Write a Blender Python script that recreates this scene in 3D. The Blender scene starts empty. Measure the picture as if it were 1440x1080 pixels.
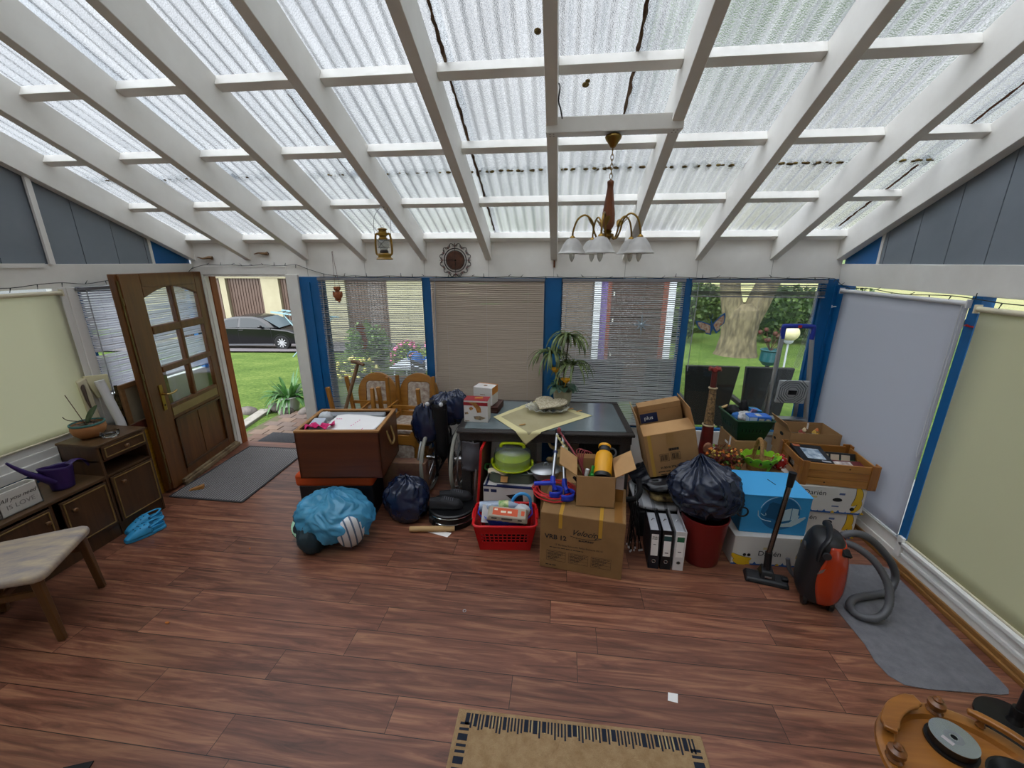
import bpy, math, random
from math import sin, cos, pi, radians, degrees, atan2, hypot, sqrt
from mathutils import Matrix, Vector, Euler, noise
S = bpy.context.scene
COL = S.collection
RNG = random.Random(7)

# ------------------------------------------------------------------ mesh builder
class MB:
    def __init__(s):
        s.v = []; s.f = []; s.m = []; s.M = Matrix.Identity(4); s.mi = 0
    def add(s, vs, fs, mi=None):
        o = len(s.v)
        for p in vs:
            q = s.M @ Vector(p); s.v.append((q.x, q.y, q.z))
        for f in fs:
            s.f.append([i + o for i in f]); s.m.append(s.mi if mi is None else mi)
        return s
    def box(s, x0, x1, y0, y1, z0, z1, mi=None):
        return s.add([(x0,y0,z0),(x1,y0,z0),(x1,y1,z0),(x0,y1,z0),(x0,y0,z1),(x1,y0,z1),(x1,y1,z1),(x0,y1,z1)],
              [(0,3,2,1),(4,5,6,7),(0,1,5,4),(1,2,6,5),(2,3,7,6),(3,0,4,7)], mi)
    def cbox(s, c, size, rot=(0,0,0), mi=None):
        K = s.M; s.M = K @ Matrix.Translation(c) @ Euler(rot).to_matrix().to_4x4()
        a, b, d = size[0]/2, size[1]/2, size[2]/2
        s.box(-a, a, -b, b, -d, d, mi); s.M = K
        return s
    def hexa(s, p, mi=None):          # 8 points: bottom 4 ccw, top 4 ccw
        return s.add(p, [(0,3,2,1),(4,5,6,7),(0,1,5,4),(1,2,6,5),(2,3,7,6),(3,0,4,7)], mi)
    def bar(s, a, b, w, h, up=(0,0,1), mi=None):   # rectangular bar from a to b
        a, b = Vector(a), Vector(b); d = (b-a); L = d.length; d.normalize()
        u = Vector(up); x = d.cross(u)
        if x.length < 1e-4: x = d.cross(Vector((1,0,0)))
        x.normalize(); z = x.cross(d)
        vs = []
        for c in (a, b):
            for i, j in ((-1,-1),(1,-1),(1,1),(-1,1)):
                vs.append(tuple(c + x*(i*w/2) + z*(j*h/2)))
        return s.add(vs, [(0,1,2,3),(7,6,5,4),(0,4,5,1),(1,5,6,2),(2,6,7,3),(3,7,4,0)], mi)
    def lathe(s, prof, seg=24, c=(0,0,0), rot=None, cap=True, a0=0, a1=2*pi, mi=None, sx=1, sy=1):
        K = s.M; s.M = K @ Matrix.Translation(c)
        if rot is not None: s.M = s.M @ Euler(rot).to_matrix().to_4x4()
        full = abs(a1-a0-2*pi) < 1e-6
        n = seg if full else seg+1
        vs = [(r*cos(a0+(a1-a0)*i/seg)*sx, r*sin(a0+(a1-a0)*i/seg)*sy, z) for (r, z) in prof for i in range(n)]
        fs = []
        for k in range(len(prof)-1):
            for i in range(seg):
                j = (i+1) % n
                fs.append((k*n+i, k*n+j, (k+1)*n+j, (k+1)*n+i))
        if cap and full:
            if prof[0][0] > 1e-5: fs.append(tuple(reversed(range(n))))
            if prof[-1][0] > 1e-5: fs.append(tuple(range((len(prof)-1)*n, len(prof)*n)))
        s.add(vs, fs, mi); s.M = K
        return s
    def cyl(s, a, b, r, r2=None, seg=16, mi=None):
        return s.tube([a, b], [r, r if r2 is None else r2], seg, mi=mi)
    def tube(s, pts, r, seg=8, closed=False, cap=True, mi=None, flat=None):
        pts = [Vector(p) for p in pts]; n = len(pts)
        rs = r if isinstance(r, (list, tuple)) else [r]*n
        tang = []
        for i in range(n):
            if closed: t = pts[(i+1) % n]-pts[i-1]
            else: t = pts[min(i+1, n-1)]-pts[max(i-1, 0)]
            if t.length < 1e-9: t = Vector((0,0,1))
            tang.append(t.normalized())
        ref = Vector((0,0,1)) if abs(tang[0].z) < .9 else Vector((1,0,0))
        x = tang[0].cross(ref).normalized(); vs = []
        for i in range(n):
            t = tang[i]; x = (x - t*x.dot(t))
            if x.length < 1e-6: x = t.orthogonal()
            x.normalize(); y = t.cross(x)
            fy = 1 if flat is None else flat
            for k in range(seg):
                a = 2*pi*k/seg
                vs.append(tuple(pts[i] + (x*cos(a) + y*(sin(a)*fy))*rs[i]))
        fs = []
        for i in range(n if closed else n-1):
            j = (i+1) % n
            for k in range(seg):
                l = (k+1) % seg
                fs.append((i*seg+k, i*seg+l, j*seg+l, j*seg+k))
        if cap and not closed:
            fs.append(tuple(reversed(range(seg)))); fs.append(tuple(range((n-1)*seg, n*seg)))
        return s.add(vs, fs, mi)
    def prism(s, poly, h0, h1, rot=None, c=(0,0,0), mi=None):   # polygon in local xy extruded along z
        K = s.M; s.M = K @ Matrix.Translation(c)
        if rot is not None: s.M = s.M @ Euler(rot).to_matrix().to_4x4()
        n = len(poly)
        vs = [(x, y, h0) for x, y in poly] + [(x, y, h1) for x, y in poly]
        fs = [tuple(reversed(range(n))), tuple(range(n, 2*n))] + [(i, (i+1) % n, n+(i+1) % n, n+i) for i in range(n)]
        s.add(vs, fs, mi); s.M = K
        return s
    def sph(s, c, r, seg=20, rings=12, sc=(1,1,1), rot=(0,0,0), mi=None, fn=None):
        K = s.M; s.M = K @ Matrix.Translation(c) @ Euler(rot).to_matrix().to_4x4()
        vs = [(0,0,-r*sc[2])]; fs = []
        for j in range(1, rings):
            t = pi*j/rings
            for i in range(seg):
                a = 2*pi*i/seg
                vs.append((r*sin(t)*cos(a)*sc[0], r*sin(t)*sin(a)*sc[1], -r*cos(t)*sc[2]))
        vs.append((0,0,r*sc[2]))
        if fn: vs = [fn(Vector(p)) for p in vs]
        for i in range(seg):
            fs.append((0, 1+(i+1) % seg, 1+i))
        for j in range(rings-2):
            for i in range(seg):
                a = 1+j*seg+i; b = 1+j*seg+(i+1) % seg
                fs.append((a, b, b+seg, a+seg))
        L = len(vs)-1; o = 1+(rings-2)*seg
        for i in range(seg): fs.append((o+i, o+(i+1) % seg, L))
        s.add(vs, fs, mi); s.M = K
        return s
    def grid(s, fn, nu, nv, cu=False, cv=False, mi=None):
        U = nu if cu else nu+1; V = nv if cv else nv+1
        vs = [tuple(fn(i/nu, j/nv)) for j in range(V) for i in range(U)]
        fs = []
        for j in range(nv):
            for i in range(nu):
                a = j*U+i; b = j*U+(i+1) % U; c = ((j+1) % V)*U+(i+1) % U; d = ((j+1) % V)*U+i
                fs.append((a, b, c, d))
        return s.add(vs, fs, mi)
    def lattice(s, p00, p10, p11, p01, nu, nv, bu, bv, th, nrm, bord=.02, mi=None):
        P = [Vector(p) for p in (p00, p10, p11, p01)]
        def at(u, v): return (P[0]*(1-u)+P[1]*u)*(1-v) + (P[3]*(1-u)+P[2]*u)*v
        nn = Vector(nrm)*th
        def slab(u0, u1, v0, v1):
            a = [at(u0,v0), at(u1,v0), at(u1,v1), at(u0,v1)]
            s.hexa([tuple(q) for q in a] + [tuple(q+nn) for q in a], mi)
        for i in range(nu+1):
            u = i/nu; w = bord if i in (0, nu) else bu
            slab(max(0,u-w/2), min(1,u+w/2), 0, 1)
        for j in range(nv+1):
            v = j/nv; w = bord*2 if j in (0, nv) else bv
            slab(0, 1, max(0,v-w/2), min(1,v+w/2))
        return s
    def tray(s, w, d, h, t, taper=0, bottom=True, mi=None):   # open box, base centred at origin; taper = how much the top grows per side
        a, b = w/2, d/2; A, B = a+taper, b+taper
        def wall(x0,y0,x1,y1,X0,Y0,X1,Y1, nx, ny):
            s.hexa([(x0,y0,0),(x1,y1,0),(x1+nx*t,y1+ny*t,0),(x0+nx*t,y0+ny*t,0),
                    (X0,Y0,h),(X1,Y1,h),(X1+nx*t,Y1+ny*t,h),(X0+nx*t,Y0+ny*t,h)], mi)
        wall(-a,-b, a,-b, -A,-B, A,-B, 0, 1)
        wall(a,b, -a,b, A,B, -A,B, 0, -1)
        wall(a,-b, a,b, A,-B, A,B, -1, 0)
        wall(-a,b, -a,-b, -A,B, -A,-B, 1, 0)
        if bottom: s.box(-a,a,-b,b,0,t,mi)
        return s
    def build(s, name, mat, parent=None, smooth=35, bevel=0, seg=2, loc=None, rot=None):
        me = bpy.data.meshes.new(name)
        me.from_pydata(s.v, [], s.f); me.update()
        mats = mat if isinstance(mat, (list, tuple)) else [mat]
        for m in mats: me.materials.append(m)
        if len(mats) > 1:
            me.polygons.foreach_set('material_index', [min(i, len(mats)-1) for i in s.m])
        if smooth:
            me.polygons.foreach_set('use_smooth', [True]*len(me.polygons))
            me.set_sharp_from_angle(angle=radians(smooth))
        o = bpy.data.objects.new(name, me); COL.objects.link(o)
        if parent: o.parent = parent
        if loc: o.location = loc
        if rot: o.rotation_euler = rot
        if bevel:
            b = o.modifiers.new('Bevel', 'BEVEL'); b.width = bevel; b.segments = seg; b.limit_method = 'ANGLE'; b.angle_limit = radians(40)
            b.harden_normals = False
        return o

def tag(o, label, cat, group=None, kind=None):
    if label: o['label'] = label
    if cat: o['category'] = cat
    if group: o['group'] = group
    if kind: o['kind'] = kind
    return o
def thing(name, label, cat, loc=(0,0,0), rz=0, group=None, rot=None, kind=None):
    o = bpy.data.objects.new(name, None); COL.objects.link(o)
    o.empty_display_size = .05
    o.location = loc; o.rotation_euler = rot if rot else (0,0,rz)
    return tag(o, label, cat, group, kind)
def struct(name, mb, mat, label=None, parent=None, **k):
    o = mb.build(name, mat, parent, **k)
    if not parent: o['kind'] = 'structure'
    if label: o['label'] = label
    return o
def dup(root, loc=None, rot=None, label=None):
    r = root.copy(); COL.objects.link(r)
    if loc: r.location = loc
    if rot: r.rotation_euler = rot
    if label: r['label'] = label
    for c in list(root.children):
        k = c.copy(); COL.objects.link(k); k.parent = r
        for g in list(c.children):
            h = g.copy(); COL.objects.link(h); h.parent = k
    return r
def text(body, size, mat, parent, loc, rot=(pi/2,0,0), shear=0, align='CENTER', name='lettering', sx=1, ext=.0004, bold=0):
    c = bpy.data.curves.new(name, 'FONT'); c.body = body; c.size = size; c.shear = shear; c.align_x = align; c.align_y = 'CENTER'
    c.extrude = ext; c.offset = bold; c.materials.append(mat); c.resolution_u = 3
    o = bpy.data.objects.new(name, c); COL.objects.link(o); o.parent = parent; o.location = loc; o.rotation_euler = rot; o.scale = (sx,1,1)
    return o
def printed(par, mat, y, rows, seed=1):
    """rows of unreadably small print on a face looking to -y: (x0, x1, z, height)"""
    b = MB(); r = random.Random(seed)
    for x0, x1, z, h in rows:
        x = x0
        while x < x1:
            w = min(r.uniform(1.5, 5)*h, x1-x); b.box(x, x+w, y-.0004, y+.0002, z, z+h*.62); x += w+h*.5
    return b.build('small_print', mat, par, 0)
def catmull(pts, n=6):
    P = [Vector(p) for p in pts]; out = []
    for i in range(len(P)-1):
        a = P[max(i-1,0)]; b = P[i]; c = P[i+1]; d = P[min(i+2,len(P)-1)]
        for k in range(n):
            t = k/n
            out.append(.5*((2*b)+(c-a)*t+(2*a-5*b+4*c-d)*t*t+(3*b-a-3*c+d)*t**3))
    out.append(P[-1])
    return [tuple(p) for p in out]
def arc(cx, cy, r, a0, a1, n, sy=1): return [(cx+r*cos(radians(a0+(a1-a0)*i/n)), cy+sy*r*sin(radians(a0+(a1-a0)*i/n))) for i in range(n+1)]
def rrect(x0, x1, y0, y1, r, n=4):
    return arc(x1-r,y0+r,r,-90,0,n)+arc(x1-r,y1-r,r,0,90,n)+arc(x0+r,y1-r,r,90,180,n)+arc(x0+r,y0+r,r,180,270,n)
def nz(p, s=1.0, o=0.0): return noise.noise(Vector((p[0]*s+o, p[1]*s+o*1.7, p[2]*s-o)))

# ------------------------------------------------------------------ materials
def srgb(c):
    f = lambda u: (u/12.92 if u <= .04045 else ((u+.055)/1.055)**2.4)
    return (f(c[0]/255), f(c[1]/255), f(c[2]/255), 1)
def hexc(h): return srgb(tuple(int(h[i:i+2], 16) for i in (0,2,4)))
_mc = {}
def nodes(name):
    m = bpy.data.materials.new(name); m.use_nodes = True
    nt = m.node_tree
    b = nt.nodes['Principled BSDF']
    return m, nt, b
def mt(name, col, rough=.5, metal=0, var=None, vs=6, vstretch=(1,1,1), bump=0, bs=40, coat=0, spec=.5, trans=0, alpha=1, sss=0, emit=0, sheen=0, ior=1.45):
    """plain procedural material: base colour, optional second colour mixed by noise, optional noise bump"""
    if name in _mc: return _mc[name]
    m, nt, b = nodes(name); N = nt.nodes; L = nt.links
    b.inputs['Base Color'].default_value = hexc(col)
    b.inputs['Roughness'].default_value = rough; b.inputs['Metallic'].default_value = metal
    b.inputs['Specular IOR Level'].default_value = spec
    b.inputs['Coat Weight'].default_value = coat; b.inputs['Coat Roughness'].default_value = .1
    b.inputs['Transmission Weight'].default_value = trans; b.inputs['Alpha'].default_value = alpha; b.inputs['IOR'].default_value = ior
    if sheen: b.inputs['Sheen Weight'].default_value = sheen
    if var or bump:
        tc = N.new('ShaderNodeTexCoord'); mp = N.new('ShaderNodeMapping'); mp.inputs['Scale'].default_value = vstretch
        L.new(tc.outputs['Object'], mp.inputs['Vector'])
    if var:
        n = N.new('ShaderNodeTexNoise'); n.inputs['Scale'].default_value = vs; n.inputs['Detail'].default_value = 5; n.inputs['Roughness'].default_value = .6
        r = N.new('ShaderNodeValToRGB'); r.color_ramp.elements[0].position = .35; r.color_ramp.elements[1].position = .68
        r.color_ramp.elements[0].color = hexc(col); r.color_ramp.elements[1].color = hexc(var)
        L.new(mp.outputs[0], n.inputs['Vector']); L.new(n.outputs['Fac'], r.inputs['Fac']); L.new(r.outputs['Color'], b.inputs['Base Color'])
    if bump:
        n2 = N.new('ShaderNodeTexNoise'); n2.inputs['Scale'].default_value = bs; n2.inputs['Detail'].default_value = 4
        bp = N.new('ShaderNodeBump'); bp.inputs['Strength'].default_value = bump; bp.inputs['Distance'].default_value = .01
        L.new(mp.outputs[0], n2.inputs['Vector']); L.new(n2.outputs['Fac'], bp.inputs['Height']); L.new(bp.outputs['Normal'], b.inputs['Normal'])
    _mc[name] = m
    return m
def wood(name, c1, c2, axis=2, rough=.4, scale=14, coat=0, bump=.06):
    """long grain along one local axis"""
    if name in _mc: return _mc[name]
    m, nt, b = nodes(name); N = nt.nodes; L = nt.links
    tc = N.new('ShaderNodeTexCoord'); mp = N.new('ShaderNodeMapping')
    sc = [scale]*3; sc[axis] = scale*.07; mp.inputs['Scale'].default_value = sc
    n = N.new('ShaderNodeTexNoise'); n.inputs['Scale'].default_value = 1.6; n.inputs['Detail'].default_value = 7; n.inputs['Roughness'].default_value = .62; n.inputs['Distortion'].default_value = .7
    r = N.new('ShaderNodeValToRGB'); r.color_ramp.elements[0].position = .3; r.color_ramp.elements[1].position = .7
    r.color_ramp.elements[0].color = hexc(c1); r.color_ramp.elements[1].color = hexc(c2)
    bp = N.new('ShaderNodeBump'); bp.inputs['Strength'].default_value = bump; bp.inputs['Distance'].default_value = .005
    L.new(tc.outputs['Object'], mp.inputs[0]); L.new(mp.outputs[0], n.inputs['Vector']); L.new(n.outputs['Fac'], r.inputs['Fac'])
    L.new(r.outputs['Color'], b.inputs['Base Color']); L.new(n.outputs['Fac'], bp.inputs['Height']); L.new(bp.outputs['Normal'], b.inputs['Normal'])
    b.inputs['Roughness'].default_value = rough; b.inputs['Coat Weight'].default_value = coat; b.inputs['Coat Roughness'].default_value = .15
    _mc[name] = m
    return m
def clear(name, col='ffffff', rough=.05, mixt=.85, gl=.5):
    """thin clear sheet: mostly see-through, some gloss (window panes, bags, bottles)"""
    if name in _mc: return _mc[name]
    m = bpy.data.materials.new(name); m.use_nodes = True; nt = m.node_tree; N = nt.nodes; L = nt.links
    N.clear(); out = N.new('ShaderNodeOutputMaterial')
    t = N.new('ShaderNodeBsdfTransparent'); t.inputs[0].default_value = hexc(col)
    p = N.new('ShaderNodeBsdfPrincipled'); p.inputs['Base Color'].default_value = hexc(col); p.inputs['Roughness'].default_value = rough; p.inputs['Specular IOR Level'].default_value = gl
    g = N.new('ShaderNodeBsdfGlossy'); g.inputs['Roughness'].default_value = rough
    lw = N.new('ShaderNodeLayerWeight'); lw.inputs['Blend'].default_value = .5
    pw = N.new('ShaderNodeMath'); pw.operation = 'POWER'; pw.inputs[1].default_value = 4; L.new(lw.outputs['Facing'], pw.inputs[0])
    fr = N.new('ShaderNodeMath'); fr.operation = 'MULTIPLY_ADD'; fr.inputs[1].default_value = .7; fr.inputs[2].default_value = .03; L.new(pw.outputs[0], fr.inputs[0])
    mx = N.new('ShaderNodeMixShader'); mx.inputs[0].default_value = mixt
    L.new(p.outputs[0], mx.inputs[1]); L.new(t.outputs[0], mx.inputs[2])
    mx2 = N.new('ShaderNodeMixShader'); L.new(fr.outputs[0], mx2.inputs[0]); L.new(mx.outputs[0], mx2.inputs[1]); L.new(g.outputs[0], mx2.inputs[2])
    L.new(mx2.outputs[0], out.inputs[0])
    _mc[name] = m
    return m
def translucent(name, col, tr=.5, rough=.6, var=None, vs=3):
    """cloth or plastic lit through from behind"""
    if name in _mc: return _mc[name]
    m = bpy.data.materials.new(name); m.use_nodes = True; nt = m.node_tree; N = nt.nodes; L = nt.links
    p = N['Principled BSDF']; out = N['Material Output']
    p.inputs['Base Color'].default_value = hexc(col); p.inputs['Roughness'].default_value = rough
    t = N.new('ShaderNodeBsdfTranslucent'); t.inputs[0].default_value = hexc(col)
    if var:
        tc = N.new('ShaderNodeTexCoord'); n = N.new('ShaderNodeTexNoise'); n.inputs['Scale'].default_value = vs; n.inputs['Detail'].default_value = 4
        r = N.new('ShaderNodeValToRGB'); r.color_ramp.elements[0].position = .35; r.color_ramp.elements[1].position = .7
        r.color_ramp.elements[0].color = hexc(col); r.color_ramp.elements[1].color = hexc(var)
        L.new(tc.outputs['Object'], n.inputs['Vector']); L.new(n.outputs['Fac'], r.inputs[0]); L.new(r.outputs[0], p.inputs['Base Color']); L.new(r.outputs[0], t.inputs[0])
    mx = N.new('ShaderNodeMixShader'); mx.inputs[0].default_value = tr
    L.new(p.outputs[0], mx.inputs[1]); L.new(t.outputs[0], mx.inputs[2]); L.new(mx.outputs[0], out.inputs[0])
    _mc[name] = m
    return m

WHITE = mt('white paint', 'e8e6e0', .45, var='dddad3', vs=3, bump=.05, bs=25)
WHITE2 = mt('white frame paint', 'e2e0dc', .35)
BLUE = mt('blue paint', '0f5f9b', .4, var='0c5488', vs=2.5)
GREYP = mt('grey panel', '7f8790', .6, var='757d86', vs=2)
BLACK = mt('black plastic', '131315', .38)
BLACKM = mt('black matte', '0e0e10', .8)
CHROME = mt('chrome', 'c9c9cb', .18, 1)
ALU = mt('aluminium', 'aeb1b4', .34, 1)
BRASS = mt('brass', '9c7a3e', .3, 1)
PAPER = mt('white paper', 'e6e4e2', .7)
CARD = mt('cardboard', 'a37d52', .8, var='97734a', vs=4)
CARDIN = mt('cardboard inside', 'b58d5e', .8, var='a98256', vs=4)
INK = mt('black print', '1c1a1a', .7)
OAK = wood('golden oak', '8a5a22', 'a8742f', 2, .35, 16)
OAKX = wood('golden oak along x', '8a5a22', 'a8742f', 0, .35, 16)
DOORW = wood('brown door wood', '4e2b0f', '6e4116', 2, .42, 12, .03)
CABW = wood('dark brown veneer', '43301f', '5c4329', 1, .4, 12)
CABV = wood('dark brown veneer upright', '3d2b1d', '563d26', 2, .4, 12)
NAVYBAG = mt('navy bin bag', '1a2238', .22, bump=.25, bs=22, spec=.6)
BLKBAG = mt('black bin bag', '14161c', .27, bump=.25, bs=22, spec=.6)
GLASS = clear('window glass', 'f6f9f8', .02, .992)
# ================================================================== ROOM
XL, XR, YB, YF = -3.9, 2.45, 4.1, -0.7
SL = .46
def zsheet(y): return 2.356 + SL*(4.07-y)
def zraf(y): return 2.117 + SL*(4.1-y)

# floor: laminate planks laid along x
def floor_mat():
    m, nt, b = nodes('laminate planks'); N = nt.nodes; L = nt.links
    def M(op, a, bb=None, c=None):
        n = N.new('ShaderNodeMath'); n.operation = op
        for i, q in enumerate((a, bb, c)):
            if q is None: continue
            if isinstance(q, (int, float)): n.inputs[i].default_value = q
            else: L.new(q, n.inputs[i])
        return n.outputs[0]
    tc = N.new('ShaderNodeTexCoord'); sp = N.new('ShaderNodeSeparateXYZ'); L.new(tc.outputs['Object'], sp.inputs[0])
    x, y = sp.outputs[0], sp.outputs[1]
    v = M('DIVIDE', M('SUBTRACT', y, 1.288), .176)
    row = M('FLOOR', v); fv = M('FRACT', v)
    wn = N.new('ShaderNodeTexWhiteNoise'); wn.noise_dimensions = '1D'; L.new(row, wn.inputs['W'])
    u = M('DIVIDE', M('ADD', x, M('MULTIPLY', wn.outputs['Value'], 1.29)), 1.29)
    colm = M('FLOOR', u); fu = M('FRACT', u)
    cb = N.new('ShaderNodeCombineXYZ'); L.new(colm, cb.inputs[0]); L.new(row, cb.inputs[1])
    w2 = N.new('ShaderNodeTexWhiteNoise'); w2.noise_dimensions = '2D'; L.new(cb.outputs[0], w2.inputs['Vector'])
    # grain
    gx = N.new('ShaderNodeCombineXYZ')
    L.new(M('ADD', M('MULTIPLY', x, 1.1), M('MULTIPLY', w2.outputs['Value'], 40)), gx.inputs[0]); L.new(M('MULTIPLY', y, 13), gx.inputs[1]); L.new(M('MULTIPLY', w2.outputs['Value'], 9), gx.inputs[2])
    n1 = N.new('ShaderNodeTexNoise'); n1.inputs['Scale'].default_value = 1.7; n1.inputs['Detail'].default_value = 8; n1.inputs['Roughness'].default_value = .62; n1.inputs['Distortion'].default_value = 1.1
    L.new(gx.outputs[0], n1.inputs['Vector'])
    r1 = N.new('ShaderNodeValToRGB'); e = r1.color_ramp.elements
    e[0].position = .27; e[0].color = hexc('4a2a1d'); e[1].position = .75; e[1].color = hexc('a3704e')
    k = e.new(.5); k.color = hexc('784834')
    L.new(n1.outputs['Fac'], r1.inputs[0])
    gy = N.new('ShaderNodeCombineXYZ'); L.new(M('MULTIPLY', x, 3), gy.inputs[0]); L.new(M('MULTIPLY', y, 90), gy.inputs[1]); L.new(w2.outputs['Value'], gy.inputs[2])
    n2 = N.new('ShaderNodeTexNoise'); n2.inputs['Scale'].default_value = 1; n2.inputs['Detail'].default_value = 3; L.new(gy.outputs[0], n2.inputs['Vector'])
    hs = N.new('ShaderNodeHueSaturation'); L.new(r1.outputs[0], hs.inputs['Color'])
    L.new(M('MULTIPLY', M('ADD', .78, M('MULTIPLY', w2.outputs['Value'], .36)), M('ADD', .74, M('MULTIPLY', n2.outputs['Fac'], .5))), hs.inputs['Value'])
    hs.inputs['Saturation'].default_value = .95
    # joints
    j = M('MAXIMUM', M('MAXIMUM', M('LESS_THAN', fv, .012), M('GREATER_THAN', fv, .992)), M('LESS_THAN', fu, .0022))
    mx = N.new('ShaderNodeMix'); mx.data_type = 'RGBA'; L.new(j, mx.inputs[0]); L.new(hs.outputs[0], mx.inputs[6]); mx.inputs[7].default_value = hexc('1f120d')
    L.new(mx.outputs[2], b.inputs['Base Color'])
    L.new(M('ADD', .25, M('MULTIPLY', n1.outputs['Fac'], .16)), b.inputs['Roughness'])
    bp = N.new('ShaderNodeBump'); bp.inputs['Strength'].default_value = .12; bp.inputs['Distance'].default_value = .004
    L.new(M('SUBTRACT', n2.outputs['Fac'], M('MULTIPLY', j, 2)), bp.inputs['Height']); L.new(bp.outputs[0], b.inputs['Normal'])
    return m
b = MB(); b.box(XL, XR+.1, YF, 4.22, -.08, 0); struct('floor', b, floor_mat(), 'dark reddish brown laminate plank floor', smooth=0)

# ---- roof: corrugated translucent sheets
def sheet_mat():
    m = bpy.data.materials.new('corrugated plastic'); m.use_nodes = True; nt = m.node_tree; N = nt.nodes; L = nt.links
    p = N['Principled BSDF']; out = N['Material Output']
    tc = N.new('ShaderNodeTexCoord'); mp = N.new('ShaderNodeMapping'); mp.inputs['Scale'].default_value = (13, 1.4, 1.4)
    n = N.new('ShaderNodeTexNoise'); n.inputs['Scale'].default_value = 1.0; n.inputs['Detail'].default_value = 6
    r = N.new('ShaderNodeValToRGB'); r.color_ramp.elements[0].position = .3; r.color_ramp.elements[0].color = hexc('c9ccd0'); r.color_ramp.elements[1].position = .62; r.color_ramp.elements[1].color = hexc('f4f6f8')
    L.new(tc.outputs['Object'], mp.inputs[0]); L.new(mp.outputs[0], n.inputs['Vector']); L.new(n.outputs['Fac'], r.inputs[0])
    t = N.new('ShaderNodeBsdfTranslucent'); L.new(r.outputs[0], t.inputs[0])
    L.new(r.outputs[0], p.inputs['Base Color']); p.inputs['Roughness'].default_value = .35
    vo = N.new('ShaderNodeTexVoronoi'); vo.inputs['Scale'].default_value = 130
    L.new(tc.outputs['Object'], vo.inputs['Vector'])
    bp = N.new('ShaderNodeBump'); bp.inputs['Strength'].default_value = .8; bp.inputs['Distance'].default_value = .006
    L.new(vo.outputs['Distance'], bp.inputs['Height']); L.new(bp.outputs[0], t.inputs['Normal']); L.new(bp.outputs[0], p.inputs['Normal'])
    rf = N.new('ShaderNodeBsdfRefraction'); rf.inputs['Color'].default_value = (.93,.95,.97,1); rf.inputs['Roughness'].default_value = .3; rf.inputs['IOR'].default_value = 1.12
    L.new(bp.outputs[0], rf.inputs['Normal'])
    m1 = N.new('ShaderNodeMixShader'); m1.inputs[0].default_value = .72; L.new(t.outputs[0], m1.inputs[1]); L.new(rf.outputs[0], m1.inputs[2])
    m2 = N.new('ShaderNodeMixShader'); m2.inputs[0].default_value = .08; L.new(m1.outputs[0], m2.inputs[1]); L.new(p.outputs[0], m2.inputs[2])
    L.new(m2.outputs[0], out.inputs[0])
    return m
SHEET = sheet_mat()
def sheet(x0, x1, y0, y1, dz, i):
    b = MB(); nw = int(round((x1-x0)/.076*10))
    def f(u, v):
        x = x0+(x1-x0)*u; y = y0+(y1-y0)*v
        return (x, y, zsheet(y)+dz+.011+.011*sin(2*pi*x/.076))
    b.grid(f, nw, 6)
    struct('roof_sheet', b, SHEET, smooth=180)
seams = [-4.0, -3.57, -2.6, -1.62, -.65, .33, 1.31, 2.3, 2.6]
for i in range(len(seams)-1):
    sheet(seams[i], seams[i+1]+.05, 3.24, 4.45, 0, i)
    sheet(seams[i], seams[i+1]+.05, YF, 3.30, .012, i)
# grime trapped where sheets overlap
DEB = mt('leaf grime', '4a3120', .9, var='6d5a45', vs=30)
DEB2 = mt('rust brown grime', '6a3a1c', .9, var='4a2c18', vs=20)
MOSS = mt('moss crumbs', '3f2b18', .95, var='7c6a34', vs=24)
def grime(x, ya, yb, w, mat):
    b = MB(); r = random.Random(int(x*100))
    n = int((yb-ya)/.03)
    pts = []
    for i in range(n+1):
        y = ya+(yb-ya)*i/n
        pts.append((x+r.uniform(-.004,.004), y, zsheet(y)+.004))
    b.tube(pts, [w*r.uniform(.5,1.2) for _ in pts], 6, flat=.35)
    tag(b.build('leaf_grime', mat), None, None, None, 'structure')
grime(-.64, 2.0, 4.02, .010, DEB); grime(.33, 1.7, 2.9, .011, DEB); grime(-1.62, 2.6, 3.9, .003, DEB); grime(-2.6, 2.0, 3.9, .004, DEB)
grime(-3.57, 2.2, 3.9, .003, DEB); grime(2.3, 2.6, 3.0, .010, DEB2); grime(2.3, 3.3, 4.0, .011, DEB2)
b = MB(); r = random.Random(3)
for k in range(int((2.42+3.8)/.076)):
    x = -3.8+k*.076+.057
    if x < -1.2 and r.random() < .35: continue
    s = (.55 if x < -.9 else 1)
    if -.02 < ((x+.085+.66*7) % .655)-.0 < .03: continue
    for q in range(3):
        b.sph((x+r.uniform(-.02,.02), 3.262+r.uniform(-.02,.02), zsheet(3.262)+.004), r.uniform(.006,.014)*s, 8, 5, (1.4, 1.2, .7))
tag(b.build('moss_crumbs', MOSS), None, None, None, 'stuff')
b = MB()
for (x, y, q) in ((.09, 2.62, .020), (-.155, 2.34, .018), (.10, 2.60, .014)):
    b.sph((x, y, zsheet(y)-.004), q, 9, 6, (1, 1.5, .5))
tag(b.build('moss_clumps', MOSS), None, None, None, 'stuff')

# rafters
RX = [-3.24, -2.6, -1.98, -1.36, -.715, -.085, .582, 1.23, 1.875]
def rafter(x, w, name='rafter', bot=0):
    b = MB()
    P = [(4.105, zraf(4.105)-bot), (YF, zraf(YF)-bot), (YF, zsheet(YF)-.004), (4.105, zsheet(4.105)-.004)]
    vs = [(x-w/2, y, z) for y, z in P]+[(x+w/2, y, z) for y, z in P]
    b.add(vs, [(0,1,2,3), (7,6,5,4), (0,4,5,1), (1,5,6,2), (2,6,7,3), (3,7,4,0)])
    return struct(name, b, WHITE, 'white sloping rafter', smooth=0, bevel=.003)
for x in RX: rafter(x, .062)
rafter(XL+.02, .07, 'rafter', .0); rafter(XR-.02, .07, 'rafter', .0)
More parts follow.
